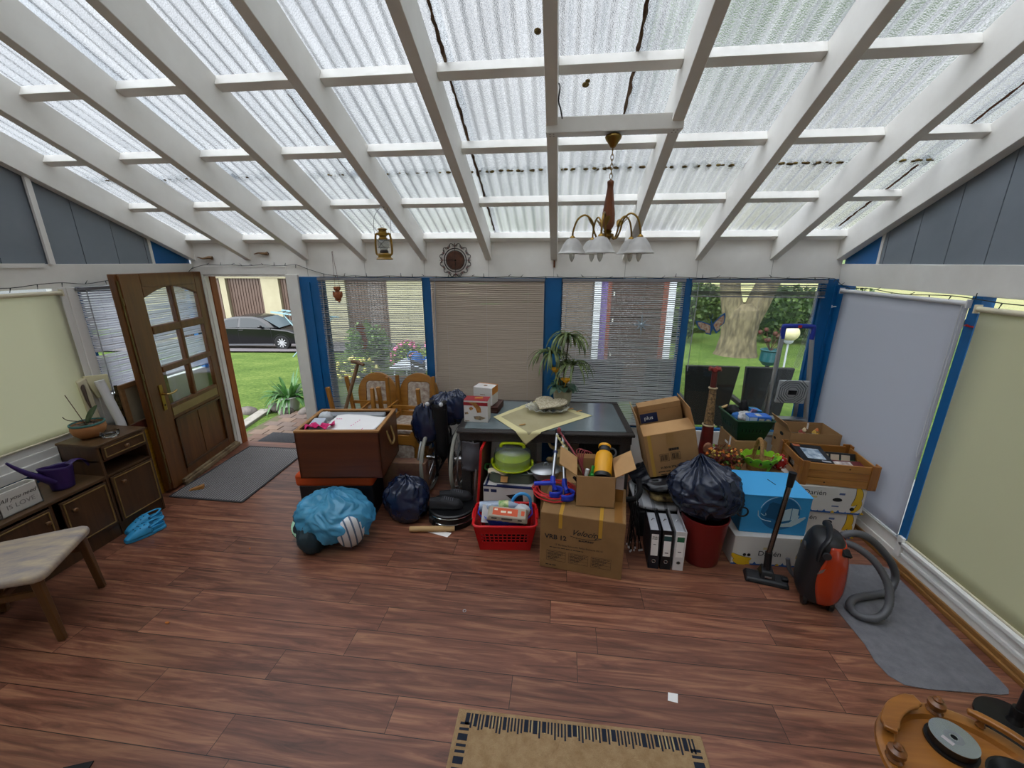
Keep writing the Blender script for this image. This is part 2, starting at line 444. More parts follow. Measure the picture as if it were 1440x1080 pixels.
# purlins between rafters
ends = [XL+.05]+RX+[XR-.05]
def purlin(y, h=.055, d=.058, name='purlin'):
    z = zsheet(y)-h-.006
    for i in range(len(ends)-1):
        x0 = ends[i]+(.031 if i else 0); x1 = ends[i+1]-(.031 if i < len(ends)-2 else 0)
        b = MB(); n = sqrt(1+SL*SL)
        P = [(y, z), (y+d/n, z-SL*d/n), (y+d/n+SL*h/n, z-SL*d/n+h/n), (y+SL*h/n, z+h/n)]
        b.add([(x0, a, c) for a, c in P]+[(x1, a, c) for a, c in P], [(0,1,2,3), (7,6,5,4), (0,4,5,1), (1,5,6,2), (2,6,7,3), (3,7,4,0)])
        struct('purlin', b, WHITE, smooth=0, bevel=.002)
for y in (2.44, 2.95, 3.51, 1.8, 1.2, .5): purlin(y)
purlin(4.02, .06, .07)

# back wall: fascia board, posts, panel under the windows
b = MB(); b.box(XL, XR, YB, YB+.06, 1.955, 2.37)
for x in [-3.24, -2.6, -1.98, -1.36, -.715, -.085, .582, 1.23, 1.875]: pass
struct('trim_1', b, WHITE, 'white fascia board over the back windows', smooth=0)
b = MB()
for x in RX[1:]: b.box(x-.0015, x+.0015, YB-.0012, YB, 1.96, 2.12)
b.box(XL, XR, YB-.001, YB, 2.262, 2.2632) if False else None
struct('trim_2', b, mt('board joint', '9a968f', .8), 'joints in the fascia board', smooth=0)
b = MB(); b.box(XL-.02, -2.83, YB-.005, YB+.06, 1.972, 2.06); struct('trim_3', b, WHITE, 'door head board', smooth=0, bevel=.004)
b = MB(); b.box(-2.835, -2.705, YB-.03, YB+.06, 0, 1.975); struct('trim_4', b, WHITE, 'white door post', smooth=0, bevel=.004)
b = MB(); b.box(-3.875, -3.79, YB-.02, YB+.05, 0, 1.975); b.box(-3.80, -3.775, YB, YB+.05, 0, 1.975); struct('trim_5', b, WHITE, 'white hinge side door post', smooth=0, bevel=.004)
b = MB(); b.box(-3.83, -3.765, YB+.052, YB+.13, -.05, 1.99); struct('trim_6', b, wood('orange pine', '7a3d12', '9a5420', 2, .45, 9), 'orange stained outer door frame', smooth=0, bevel=.004)
b = MB(); b.box(-3.765, -2.83, YB+.062, YB+.13, 1.985, 2.06); struct('trim_7', b, mt('dark soffit', '4a4038', .8), smooth=0)
posts = [(-2.705, -2.47), (-1.39, -1.287), (-.160, -.003), (1.141, 1.198), (2.335, 2.47)]
for i, (x0, x1) in enumerate(posts):
    b = MB()
    b.box(x0, x1, YB-.008, YB+.06, 0, 1.955)
    if i in (0, 4): b.box(x0+.09, x0+.12, YB-.02, YB, 0, 1.9)
    struct('wall_back', b, BLUE, 'blue painted post of the back wall', smooth=0, bevel=.003)
b = MB(); b.box(-2.705, XR, YB+.0, YB+.06, 0, .44); struct('wall_back', b, WHITE, smooth=0)
wins = [(-2.47, -1.39), (-1.287, -.160), (-.003, 1.141), (1.198, 2.335)]
for i, (x0, x1) in enumerate(wins):
    w = thing('window_%d' % (i+1), 'back window %d' % (i+1), None); w['kind'] = 'structure'; del w['label']
    b = MB(); z0, z1, t = .44, 1.955, .022
    for a in ((x0, x1, z0, z0+t), (x0, x1, z1-t, z1), (x0, x0+t*.6, z0, z1), (x1-t*.6, x1, z0, z1)): b.box(a[0], a[1], YB+.02, YB+.06, a[2], a[3])
    b.build('window_frame', BLUE, w, smooth=0)
    b = MB(); b.box(x0+.01, x1-.01, YB+.036, YB+.041, z0+.01, z1-.01); b.build('window_pane', GLASS, w, smooth=0)

# side walls
def sidewall(sgn, X, name):
    o = X+sgn*.06
    a, c = (min(X, o), max(X, o))
    b = MB(); b.box(a, c, YF, 4.16, 1.905, 2.085); struct('wall_%s' % name, b, WHITE, 'white horizontal beam', smooth=0, bevel=.004)
    # gable boards above the beam
    b = MB(); g = X+sgn*.02
    ys = [YF+.0]+[YF+.03+.27*k for k in range(1, 17)]
    ys = [y for y in ys if y < 3.7]+[3.7]
    for k in range(len(ys)-1):
        y0, y1 = ys[k]+.004, ys[k+1]-.002
        P = [(y0, 2.085), (y1, 2.085), (y1, zsheet(y1)), (y0, zsheet(y0))]
        q = g+sgn*.012
        b.add([(g, y, z) for y, z in P]+[(q, y, z) for y, z in P], [(0,1,2,3), (7,6,5,4), (0,4,5,1), (1,5,6,2), (2,6,7,3), (3,7,4,0)])
    P = [(YF, 2.085), (3.7, 2.085), (3.7, zsheet(3.7)), (YF, zsheet(YF))]
    g2 = g+sgn*.01; q = g2+sgn*.02
    b.add([(g2, y, z) for y, z in P]+[(q, y, z) for y, z in P], [(0,1,2,3), (7,6,5,4), (0,4,5,1), (1,5,6,2), (2,6,7,3), (3,7,4,0)])
    struct('wall_%s' % name, b, GREYP, 'grey gable boards', smooth=0)
    b = MB(); P = [(3.7, 2.085), (4.1, 2.085), (4.1, zsheet(4.1)), (3.7, zsheet(3.7))]
    b.add([(g, y, z) for y, z in P]+[(q, y, z) for y, z in P], [(0,1,2,3), (7,6,5,4), (0,4,5,1), (1,5,6,2), (2,6,7,3), (3,7,4,0)])
    struct('wall_%s' % name, b, BLUE, 'blue corner panel', smooth=0)
    b = MB(); P = [(3.685, 2.085), (3.712, 2.085), (3.712, zraf(3.7)+.02), (3.685, zraf(3.7)+.02)]
    g3 = g-sgn*.006
    b.add([(g3, y, z) for y, z in P]+[(g, y, z) for y, z in P], [(0,1,2,3), (7,6,5,4), (0,4,5,1), (1,5,6,2), (2,6,7,3), (3,7,4,0)])
    struct('trim_8', b, WHITE2, smooth=0)
sidewall(-1, XL, 'left'); sidewall(1, XR, 'right')
b = MB(); b.box(XL+.0, XL+.02, 2.83, 2.865, 2.085, zraf(2.85)+.02); struct('trim_9', b, WHITE2, 'grey white strip on left gable', smooth=0)
b = MB(); b.box(XL, XL+.012, YF, 2.80, 2.06, 2.09); struct('trim_10', b, WHITE, smooth=0)
# house wall behind the camera
b = MB(); b.box(XL-.1, XR+.1, YF-.1, YF, 0, 4.8); struct('wall_front', b, mt('house plaster', 'cfcac0', .8), smooth=0)
# left wall: frames, blue base, sill
b = MB(); b.box(XL-.06, XL, YF, 4.1, 0, .58); struct('wall_left', b, BLUE, smooth=0)
b = MB(); b.box(XL-.06, XL+.035, YF, 2.90, .58, .655); b.box(XL-.06, XL+.02, YF, 2.90, .655, .72); b.box(XL-.06, XL+.003, YF, 2.90, .72, .80); b.box(XL-.06, XL, 2.9, 4.1, .58, .985)
struct('trim_11', b, WHITE2, 'white sill and frame of left window', smooth=0, bevel=.003)
b = MB(); b.box(XL-.05, XL+.003, 2.80, 2.84, .75, 1.905); b.box(XL-.05, XL+.012, 2.84, 2.885, .75, 1.905); b.box(XL-.05, XL+.022, 2.885, 2.955, .75, 1.905); struct('trim_12', b, WHITE2, 'white window upright', smooth=0, bevel=.003)
b = MB(); b.box(XL-.05, XL+.0, 2.955, 2.992, .58, 1.905); b.box(XL-.05, XL+.0, 4.0, 4.1, .58, 1.905); struct('wall_left', b, BLUE, smooth=0)
b = MB(); b.box(XL-.035, XL-.03, YF, 4.0, .7, 1.905); w = struct('window_5', b, GLASS, smooth=0)
# right wall
b = MB(); b.box(XR, XR+.06, YF, 4.1, 0, .2); b.box(XR-.01, XR+.06, YF, 4.1, .0, .11); struct('wall_right', b, WHITE, smooth=0, bevel=.003)
b = MB(); b.box(XR-.02, XR+.06, YF, 2.77, .11, .135); b.box(XR-.005, XR+.06, YF, 2.77, .135, .19); b.box(XR-.03, XR+.06, YF, 2.77, .19, .215); b.box(XR-.03, XR+.05, 2.745, 2.79, .10, .25)
struct('trim_13', b, WHITE2, 'white lower frame of right window', smooth=0, bevel=.003)
b = MB(); b.box(XR-.012, XR+.06, 2.745, 2.81, .2, 1.905); struct('wall_right', b, BLUE, smooth=0)
b = MB(); b.box(XR, XR+.06, 3.95, 4.1, .2, 1.905); struct('wall_right', b, BLUE, smooth=0)
b = MB(); b.box(XR+.03, XR+.035, YF, 4.0, .2, 1.905); struct('window_6', b, GLASS, smooth=0)
b = MB(); b.box(XR-.035, XR-.01, YF, 4.1, 0, .03); b.box(XR-.024, XR-.01, YF, 4.1, .03, .062)
struct('baseboard_right', b, wood('skirting oak', '7a5228', '9a6e3c', 1, .4, 14), 'light brown wooden skirting board', smooth=0, bevel=.004)

# ------------------------------------------------------------------ roller shades
def shade(X, sgn, y0, y1, z0, z1, col, label, grp=None, chain=None, tubez=None):
    t = thing('roller_shade', label, 'window shade', (X, (y0+y1)/2, z1), 0, grp)
    h = (y1-y0)/2; d = z1-z0
    cloth = translucent('shade cloth '+col, col, .45, .8)
    b = MB()
    def f(u, v): return (sgn*(.012+.006*sin(v*3)), -h+2*h*u, -d*v)
    b.grid(f, 12, 16)
    o = b.build('shade_cloth', cloth, t, 180)
    md = o.modifiers.new('Solidify', 'SOLIDIFY'); md.thickness = .001
    m2 = mt('cream tube', 'd6ceb4', .45) if col != 'd5d6de' else mt('white tube', 'd2d2d4', .45)
    b = MB(); b.cyl((sgn*.02, -h-.01, .005), (sgn*.02, h+.01, .005), .016); b.build('roller_tube', m2, t)
    b = MB(); b.cyl((sgn*.015, -h, -d), (sgn*.015, h, -d), .008, seg=10); b.build('bottom_bar', m2, t)
    for s in (-1, 1):
        b = MB(); b.box(min(0, sgn*.04), max(0, sgn*.04), s*(h+.012)-.004, s*(h+.012)+.004, -.02, .03); b.build('bracket', m2, t)
    if chain:
        b = MB(); y = chain
        b.tube([(sgn*.03, y, 0), (sgn*.03, y+.004, -d*.3), (sgn*.032, y, -1.0), (sgn*.032, y+.006, -1.02), (sgn*.03, y+.02, -1.0), (sgn*.03, y+.022, -d*.3), (sgn*.03, y+.02, 0)], .0025, 6)
        b.build('pull_chain', m2, t)
    return t
shade(XL, 1, .2, 2.83, .785, 1.865, 'dad8c4', 'cream roller shade pulled down on the left wall')
shade(XR, -1, 2.815, 3.975, .225, 1.855, 'd5d6de', 'white roller shade pulled down behind the wooden crate', chain=-.575)
shade(XR, -1, .3, 2.735, .235, 1.83, 'dedcc0', 'cream roller shade pulled down on the right wall above grey mat')
b = MB(); b.tube([(0,0,0), (-.02,.012,.004), (-.03,-.01,.01), (-.012,-.014,0)], .005, 6); b.box(-.004,.004,-.02,.02,-.004,.004)
tag(b.build('red_clip', mt('red plastic clip', 'b01c22', .4), loc=(XR-.015, 2.765, 1.73)), 'small red clip on blue post between the right shades', 'clip')
b = MB(); b.tube([(0,0,0), (-.02,0,0), (-.035,.0,-.008), (-.036,.0,.012)], .004, 6)
tag(b.build('wall_hook', mt('white plastic', 'd8d8d8', .4), loc=(XR-.02, 4.02, 1.72)), 'small white hook on the blue corner post', 'hook')

# ------------------------------------------------------------------ venetian blinds
def blind(name, label, x0, x1, zt, zb, tilt, col, wand=True, sag=.004, raised=False, parentM=None, gap=None, grp='venetian blinds'):
    t = thing('venetian_blind', label, 'window blind', ((x0+x1)/2, YB-.03, zt), 0, grp)
    w = (x1-x0)/2
    sl = translucent('slat '+col, col, .25, .4) if gap else mt('slat '+col, col, .38, .25)
    b = MB(); b.box(-w, w, -.014, .014, -.028, 0); b.build('head_rail', mt('grey rail', '85868c', .4, .4), t, 0, .003)
    cw = .0125; r = random.Random(int(x0*100)+5)
    zs = []
    z = -.036
    pitch = .0195 if not raised else .007
    if raised:
        zs = [(-.045, .3), (-.062, .25), (-.082, .2)] + [(-.098-.0042*k, .05) for k in range(9)]
    else:
        while z > zb-zt+.03:
            zs.append((z, tilt+r.uniform(-.05,.05))); z -= pitch
    b = MB()
    for k, (z, a) in enumerate(zs):
        ph = r.uniform(0, 6); sg = sag*r.uniform(.5, 1.4)
        for (sx0, sx1) in ((-w+.004, w-.004),):
            n = 6; vs = []
            off = 0
            if gap and z < gap: off = -.03
            for i in range(n+1):
                u = i/n; x = sx0+(sx1-sx0)*u
                dz = -sg*sin(pi*u*3+ph)*.5 - sg*4*u*(1-u)*.6 + off*(1 if gap and z < gap else 0)*(.6+.4*(1-u))
                for (q, h) in ((-1, 0), (0, .0018), (1, 0)):
                    yy = q*cw*cos(a)-h*sin(a); zz = q*cw*sin(a)+h*cos(a)
                    vs.append((x, yy, z+dz+zz))
            m = len(vs)
            vs += [(p[0], p[1]+.0002*sin(a), p[2]-.0005) for p in vs]
            fs = []
            for i in range(n):
                for j in range(2):
                    a0 = i*3+j; fs.append((a0, a0+3, a0+4, a0+1)); fs.append((m+a0+1, m+a0+4, m+a0+3, m+a0))
                e = i*3; fs.append((e, m+e, m+e+3, e+3)); fs.append((e+2, e+5, m+e+5, m+e+2))
            b.add(vs, fs)
    b.build('slats', sl, t, 60)
    zl = zs[-1][0]-.012
    b = MB(); b.box(-w, w, -.012, .012, zl-.012, zl); b.build('bottom_rail', sl, t, 0, .002)
    b = MB()
    for u in (-.72, 0, .72):
        for s in (-1, 1): b.cyl((u*w, s*.0135, -.02), (u*w, s*.0135, zl), .0008, seg=5)
    b.build('ladder_cord', mt('blind cord', 'b9b9ba', .7), t)
    if wand:
        b = MB(); b.cyl((-w+.055, -.022, -.02), (-w+.03 if not raised else -w+.045, -.03, -.95 if not raised else -.86), .004, seg=6); b.build('tilt_wand', mt('clear grey wand', '9b9da2', .25), t)
    if raised:
        b = MB()
        for k in range(5): b.tube([(w-.09+k*.004, -.018, -.09), (w-.10+k*.006, -.024, -.3), (w-.13+k*.012, -.022, -.62), (w-.15+k*.01, -.02, -.8)], .0013, 5)
        b.build('lift_cord', mt('blind cord', 'b9b9ba', .7), t)
    return t
blind('b', 'grey venetian blind half open over the garden behind the upturned chairs', -2.485, -1.385, 1.948, .46, .24, '9a9a9c', grp=None)
blind('b', 'closed taupe venetian blind behind the table and the cake boxes', -1.30, -.165, 1.948, .47, .90, 'b5a697', grp=None)
blind('b', 'open grey venetian blind behind the artificial plant', -.0, 1.135, 1.948, .47, .24, 'bcbcbe', grp=None)
blind('b', 'venetian blind pulled up to the top of the window by the step ladder', 1.19, 2.345, 1.945, 1.80, .2, '8a8a90', raised=True, grp=None)
# the left wall blind
t = blind('b', 'closed pale lilac blind behind the open door', -.54, .54, 1.89, 1.0, .58, 'e2e2ea', gap=-.54, grp=None)
t.location = (XL+.04, 3.475, 1.905); t.rotation_euler = (0, 0, pi/2)

# ------------------------------------------------------------------ door
A = Vector((-3.601, 3.021, 0)); Bp = Vector((-3.80, 4.07, 0)); ang = atan2(Bp.y-A.y, Bp.x-A.x)
d = thing('door_1', 'open brown wooden door with six panes and a brass handle', None, A, ang, kind='structure')
b = MB(); th = .042
def rail(u0, u1, z0, z1, y0=0, y1=th): b.box(u0, u1, y0, y1, z0, z1)
U0, U1, Z1 = .055, 1.085, 2.005
rail(U0, .265, .02, Z1); rail(.965, U1, .02, Z1)
rail(.265, .965, .02, .135); rail(.265, .965, .655, .80); rail(.265, .965, 1.885, Z1)
arch = [(.265, 1.89)]+[(.265+.70*k/12, 1.795+.085*sin(pi*k/12)) for k in range(13)]+[(.965, 1.89)]
b.prism([(x, z) for x, z in arch], -th, 0, rot=(pi/2, 0, 0))
b.box(.045, .06, -.005, th+.012, .03, Z1-.01); b.box(.02, .05, .01, th+.02, .03, Z1)
b.build('door_leaf', DOORW, d, 0, .006)
b = MB()
rail(.603, .642, .80, 1.885, -.006, th+.004); rail(.265, .965, 1.115, 1.172, -.006, th+.004); rail(.265, .965, 1.470, 1.545, -.006, th+.004)
b.build('glazing_bars', DOORW, d, 0, .009)
for (u0, u1) in ((.265, .603), (.642, .965)):
    for (z0, z1) in ((.80, 1.115), (1.172, 1.47), (1.545, 1.87)):
        q = MB(); q.box(u0, u1, .018, .023, z0, z1); q.build('window_pane', GLASS, d, 0)
b = MB(); b.box(.262, .968, .01, .03, .13, .66)
b.build('door_panel', DOORW, d, 0)
b = MB()
for (u0, u1, z0, z1) in ((.262, .282, .135, .655), (.948, .968, .135, .655), (.262, .968, .135, .155), (.262, .968, .635, .655)): b.box(u0, u1, -.012, .01, z0, z1)
b.box(.60, .603, .005, .012, .15, .64)
b.build('panel_moulding', wood('dark door wood', '3a2412', '523317', 0, .4, 12), d, 0, .005)
b = MB(); b.box(.268, .945, -.004, .004, .69, .765); o = b.build('yellowed_strip', mt('yellowed panel', '8d7a4a', .5, var='7c6a3e'), d, 0)
b = MB(); b.box(.17, 1.08, -.03, 0, .012, .062); b.box(.15, 1.09, -.05, -.03, -.0+.004, .045); o = b.build('weather_bar', mt('weathered bar', '8c7a5c', .6, var='5c4630', vs=10), d, 0, .004)
b = MB(); b.box(.166, .208, -.008, 0, .775, 1.02); b.build('lock_plate', BRASS, d, 0, .004)
b = MB(); b.tube(catmull([(.187, 0, .93), (.187, -.05, .93), (.20, -.058, .928), (.26, -.056, .925), (.31, -.05, .935)], 4), .009, 10); b.build('door_handle', mt('worn brass', 'b59a63', .28, 1), d)
b = MB(); b.cyl((.187,-.009,.825), (.187,-.004,.825), .009, seg=10); b.build('keyhole', BLACKM, d)
b = MB()
for z in (.35, 1.1, 1.75): b.box(.03, .046, -.002, .006, z, z+.06); b.box(.025,.04,.0,.003,.1,1.95) if z > 1.7 else None
b.build('strike_strip', mt('dull brass strip', '6b5a35', .5, .7), d, 0)
b = MB()
for z in (.25, 1.0, 1.75): b.cyl((1.075, .03, z), (1.075, .03, z+.09), .010, seg=8)
b.build('hinge', BRASS, d)

# ------------------------------------------------------------------ world, sun, camera
W = bpy.data.worlds.new('World'); S.world = W; W.use_nodes = True
nt = W.node_tree; N = nt.nodes; L = nt.links; bg = N['Background']
tc = N.new('ShaderNodeTexCoord')
mpw = N.new('ShaderNodeMapping'); mpw.inputs['Scale'].default_value = (1, 1, 2.2)
nn = N.new('ShaderNodeTexNoise'); nn.inputs['Scale'].default_value = 1.7; nn.inputs['Detail'].default_value = 4
rp = N.new('ShaderNodeValToRGB'); e = rp.color_ramp.elements
e[0].position = .3; e[0].color = (.66, .74, .86, 1); e[1].position = .7; e[1].color = (1.0, 1.0, 1.0, 1)
L.new(tc.outputs['Generated'], mpw.inputs[0]); L.new(mpw.outputs[0], nn.inputs['Vector']); L.new(nn.outputs['Fac'], rp.inputs[0])
dot = N.new('ShaderNodeVectorMath'); dot.operation = 'DOT_PRODUCT'; dot.inputs[1].default_value = Vector((-.42, -.62, .66)).normalized()
L.new(tc.outputs['Generated'], dot.inputs[0])
mx0 = N.new('ShaderNodeMath'); mx0.operation = 'MAXIMUM'; mx0.inputs[1].default_value = 0; L.new(dot.outputs['Value'], mx0.inputs[0])
pw = N.new('ShaderNodeMath'); pw.operation = 'POWER'; pw.inputs[1].default_value = 2.2; L.new(mx0.outputs[0], pw.inputs[0])
r2 = N.new('ShaderNodeMath'); r2.operation = 'MULTIPLY_ADD'; r2.inputs[1].default_value = 6.0; r2.inputs[2].default_value = .46; L.new(pw.outputs[0], r2.inputs[0])
L.new(rp.outputs[0], bg.inputs['Color']); L.new(r2.outputs[0], bg.inputs['Strength'])
SKY_K = 1.0
ml = N.new('ShaderNodeMath'); ml.operation = 'MULTIPLY'; ml.inputs[1].default_value = SKY_K; L.new(r2.outputs[0], ml.inputs[0]); L.new(ml.outputs[0], bg.inputs['Strength'])

cam = bpy.data.cameras.new('Camera'); co = bpy.data.objects.new('Camera', cam); COL.objects.link(co)
cam.sensor_fit = 'HORIZONTAL'; cam.sensor_width = 36; cam.lens = 578.268/1440*36; cam.clip_start = .02; cam.clip_end = 300
co.location = (0, 0, 2.1); co.rotation_euler = (pi/2-.288308, 0, .118033)
S.camera = co
S.view_settings.view_transform = 'Standard'; S.view_settings.look = 'None'; S.view_settings.gamma = 1; S.view_settings.use_curve_mapping = False
S.view_settings.exposure = 0.5
S.cycles.max_bounces = 12; S.cycles.diffuse_bounces = 6; S.cycles.transparent_max_bounces = 16; S.cycles.transmission_bounces = 8
S.cycles.caustics_reflective = False; S.cycles.caustics_refractive = True
# ================================================================== OUTSIDE
def gz(x, y):
    k = max(0, min(1, (-x+1.5)/5.0)); k = k*k*(3-2*k)
    s = .030*(1-k)+.138*k
    return -.08 - s*max(0, y-5.2)
GRASS = mt('lawn', '5d8a2c', .9, var='8fb546', vs=3.2, bump=.5, bs=90)
def lawn_mat():
    m, nt, b = nodes('lawn grass'); N = nt.nodes; L = nt.links
    tc = N.new('ShaderNodeTexCoord')
    a = N.new('ShaderNodeTexNoise'); a.inputs['Scale'].default_value = .9; a.inputs['Detail'].default_value = 3
    c = N.new('ShaderNodeTexNoise'); c.inputs['Scale'].default_value = 14; c.inputs['Detail'].default_value = 6; c.inputs['Roughness'].default_value = .75
    L.new(tc.outputs['Object'], a.inputs['Vector']); L.new(tc.outputs['Object'], c.inputs['Vector'])
    ad = N.new('ShaderNodeMath'); ad.operation = 'MULTIPLY_ADD'; ad.inputs[1].default_value = .4; L.new(a.outputs['Fac'], ad.inputs[0]); L.new(c.outputs['Fac'], ad.inputs[2])
    r = N.new('ShaderNodeValToRGB'); e = r.color_ramp.elements
    e[0].position = .5; e[0].color = hexc('3d5426'); e[1].position = .95; e[1].color = hexc('84904e'); k = e.new(.72); k.color = hexc('5d7436')
    L.new(ad.outputs[0], r.inputs[0]); L.new(r.outputs[0], b.inputs['Base Color']); b.inputs['Roughness'].default_value = .95; b.inputs['Specular IOR Level'].default_value = .1
    bp = N.new('ShaderNodeBump'); bp.inputs['Strength'].default_value = .7; bp.inputs['Distance'].default_value = .05; L.new(c.outputs['Fac'], bp.inputs['Height']); L.new(bp.outputs[0], b.inputs['Normal'])
    return m
b = MB()
def lf(u, v):
    x = -45+85*u; y = 4.3+36*v*v
    return (x, y, gz(x, y)+.02*nz((x, y, 0), .8))
b.grid(lf, 120, 90)
tag(b.build('ground', lawn_mat(), None, 180), 'green lawn sloping down from the veranda', None, None, 'structure')
# driveway in front of the garages
b = MB()
def df(u, v):
    x = -30+27*u; y0 = 15.1+.33*(x+13)*.9; y = y0-.2+(30-y0)*v
    return (x, y, gz(x, y)+.06-.0*v)
b.grid(df, 40, 16)
tag(b.build('ground', mt('grey drive', '6f6a6b', .9, var='625c5e', vs=2), None, 180), 'grey paved drive', None, None, 'structure')
# porch paving
pav = mt('paver brick', '6e5648', .85, var='52433c', vs=3, bump=.2)
pav2 = mt('paver pale', '7c6656', .85, var='62544a', vs=4, bump=.2)
pav3 = mt('paver dusk', '5e504a', .85, var='6e5e54', vs=4, bump=.2)
b = MB(); r = random.Random(5)
b.mi = 3; b.box(-4.1, -1.6, 4.23, 5.42, -.14, -.062); 
for i in range(8):
    for j in range(12):
        x = -4.02+.212*j+(.1 if i % 2 else 0); y = 4.25+.145*i
        if x > -1.85: continue
        b.cbox((x+.1, y+.07, -.072+r.uniform(-.002,.002)), (.204, .137, .05), (r.uniform(-.01,.01), r.uniform(-.01,.01), 0), r.choice((0,0,1,2)))
tag(b.build('paving', [pav, pav2, pav3, mt('joint soil', '57523c', .95)], None, 0, .006), 'reddish brick paving outside the door', None, None, 'structure')
b = MB(); b.bar((-4.22, 4.3, -.075), (-4.42, 5.42, -.075), .16, .07)
tag(b.build('kerb', mt('kerb concrete', '9b968c', .9, var='7f7a70', vs=8), None, 0, .01), None, None, None, 'structure')
b = MB()
for k, (x, y, w) in enumerate([(-4.62, 5.30, .34), (-4.28, 5.50, .30), (-4.03, 5.33, .22), (-3.72, 5.36, .24), (-3.40, 5.58, .28)]):
    s = tag(MB().sph((0,0,.05), .12, 18, 10, (w/.24, .75, .62), fn=lambda p: p*(1+.18*nz(p, 9, k))).build('edging_stone', mt('edging stone', '6e6660', .9, var='4d4843', vs=9, bump=.4), None, 50, loc=(x, y, -.1), rot=(0,0,.1*k)),
            ['rough grey edging stone at the left corner of the paving', 'rough edging stone between corner stone and white pot', 'rough edging stone just in front of the white plant pot', 'flat edging stone behind the white door post', 'edging stone farthest right along the paving'][k], 'stone', 'edging stones')
def leafblade(b, base, ang, L, w, up, droop, n=7, curl=.0, mi=None):
    d = Vector((cos(ang), sin(ang), 0)); sd = Vector((-sin(ang), cos(ang), 0)); vs = []
    for i in range(n+1):
        t = i/n
        p = Vector(base)+d*(L*t*(1-.25*droop*t)*cos(up*(1-t*.0)))+Vector((0,0,L*(sin(up)*t-droop*t*t)))
        ww = w*sin(pi*min(1,.12+t*.88))**.7*(1 if i < n else .05)
        vs += [tuple(p-sd*ww+Vector((0,0,ww*.35))), tuple(p), tuple(p+sd*ww+Vector((0,0,ww*.35)))]
    fs = []
    for i in range(n):
        a = i*3; fs += [(a, a+1, a+4, a+3), (a+1, a+2, a+5, a+4)]
    b.add(vs, fs, mi)
LEAF = translucent('strap leaf', '2f5c26', .25, .35, var='5f8a4a', vs=8)
t = thing('potted_plant', 'strap leaved green plant in a white pot beyond the open door', 'plant', (-4.10, 5.56, -.08))
b = MB(); b.lathe([(.11,0),(.15,.2),(.158,.2),(.158,.215),(.143,.215),(.135,.17),(0,.17)], 28); b.build('pot', mt('white pot', 'c8c8c4', .5), t)
b = MB(); r = random.Random(9)
for k in range(90):
    a = r.uniform(0, 2*pi); up = r.uniform(.35, 1.35)
    leafblade(b, (.05*cos(a), .05*sin(a), .17), a, r.uniform(.38,.58), r.uniform(.018,.027), up, r.uniform(.45,.95) if up < 1 else r.uniform(.15,.5))
b.build('foliage', LEAF, t, 180)
t2 = tag(MB().box(-.24, .24, -.16, .16, 0, .015).build('door_mat', mt('charcoal mat', '37373a', .95, var='2a2a2c', vs=60, bump=.4, bs=200), None, 0, .004, loc=(-3.46, 4.42, -.05), rot=(0,0,-.02)), 'charcoal door mat on paving outside the door', 'door mat')
# garages
yel = mt('cream render', 'aaa386', .85, var='a0997c', vs=1.5)
gd = mt('brown garage door', '5d4a3e', .5)
g = thing('garage', 'cream rendered garage with ribbed brown doors behind the black car', 'garage', (-17, 22.0, -3.0), .04)
b = MB()
for (x0, x1) in ((-9, -5.4), (-2.35, -2.0), (.12, 1.15), (3.7, 5.0), (7.4, 12)): b.box(x0, x1, 0, .5, 0, 4.25)
b.box(-9, 12, 0, .5, 4.22, 4.6); b.box(-9, 12, 3, 3.3, 0, 4.6)
b.build('wall', yel, g, 0)
b = MB(); b.box(-9.2, 12.2, -.35, 3.4, 4.6, 4.8); b.build('roof_edge', mt('dark roof edge', '3c3430', .7), g, 0)
for (x0, x1) in ((-5.4, -2.35), (-2.0, .12), (1.15, 3.7), (5.0, 7.4)):
    b = MB(); x = x0; k = 0
    while x < x1-.01:
        w = min(.085, x1-x); b.box(x+.004, x+w-.006, .16 if k % 2 else .19, .26, 0, 4.22); x += .085; k += 1
    b.box(x0, x1, .22, .27, 0, 4.22); b.build('door', gd, g, 0)
# car
c = thing('car', 'black hatchback car parked in front of the garages', 'car', (-13.75, 17.30, -1.66), .147)
paint = mt('black car paint', '0a0a0d', .2, coat=.25, spec=.5)
prof = [(-2.35,.42),(-2.38,.75),(-2.2,.98),(-1.95,1.06),(1.0,.98),(1.75,.88),(2.22,.72),(2.34,.55),(2.32,.28),(-2.28,.26)]
def carsec(P, y0, y1, mi, b, top=0):
    n = len(P)
    vs = [(x, y0, z) for x, z in P]+[(x, y1, z) for x, z in P]
    b.add(vs, [tuple(range(n)), tuple(reversed(range(n, 2*n)))]+[(i, n+i, n+(i+1) % n, (i+1) % n) for i in range(n)], mi)
def carbody():
    b = MB()
    # lofted sections across the width
    ys = [-.90, -.86, -.6, 0, .6, .86, .90]; ins = [.06, .015, 0, 0, 0, .015, .06]
    pts = []
    for y, q in zip(ys, ins):
        row = []
        for x, z in prof: row.append((x*(1-q*.35), y, .6+(z-.6)*(1-q)))
        pts.append(row)
    n = len(prof); vs = [p for row in pts for p in row]; fs = []
    for k in range(len(ys)-1):
        for i in range(n): fs.append((k*n+i, k*n+(i+1) % n, (k+1)*n+(i+1) % n, (k+1)*n+i))
    fs.append(tuple(reversed(range(n)))); fs.append(tuple(range((len(ys)-1)*n, len(ys)*n)))
    b.add(vs, fs)
    return b
carbody().build('body', paint, c, 40, .03)
roofp = [(-1.95,1.03),(-1.25,1.33),(-.55,1.46),(.15,1.46),(.55,1.38),(1.28,.97)]
def loft(P0, P1, y0, y1, b):
    n = len(P0); vs = [(x, y0, z) for x, z in P0]+[(x, y1, z) for x, z in P1]
    b.add(vs, [(i, n+i, n+(i+1) % n, (i+1) % n) for i in range(n)]+[tuple(range(n)), tuple(reversed(range(n, 2*n)))])
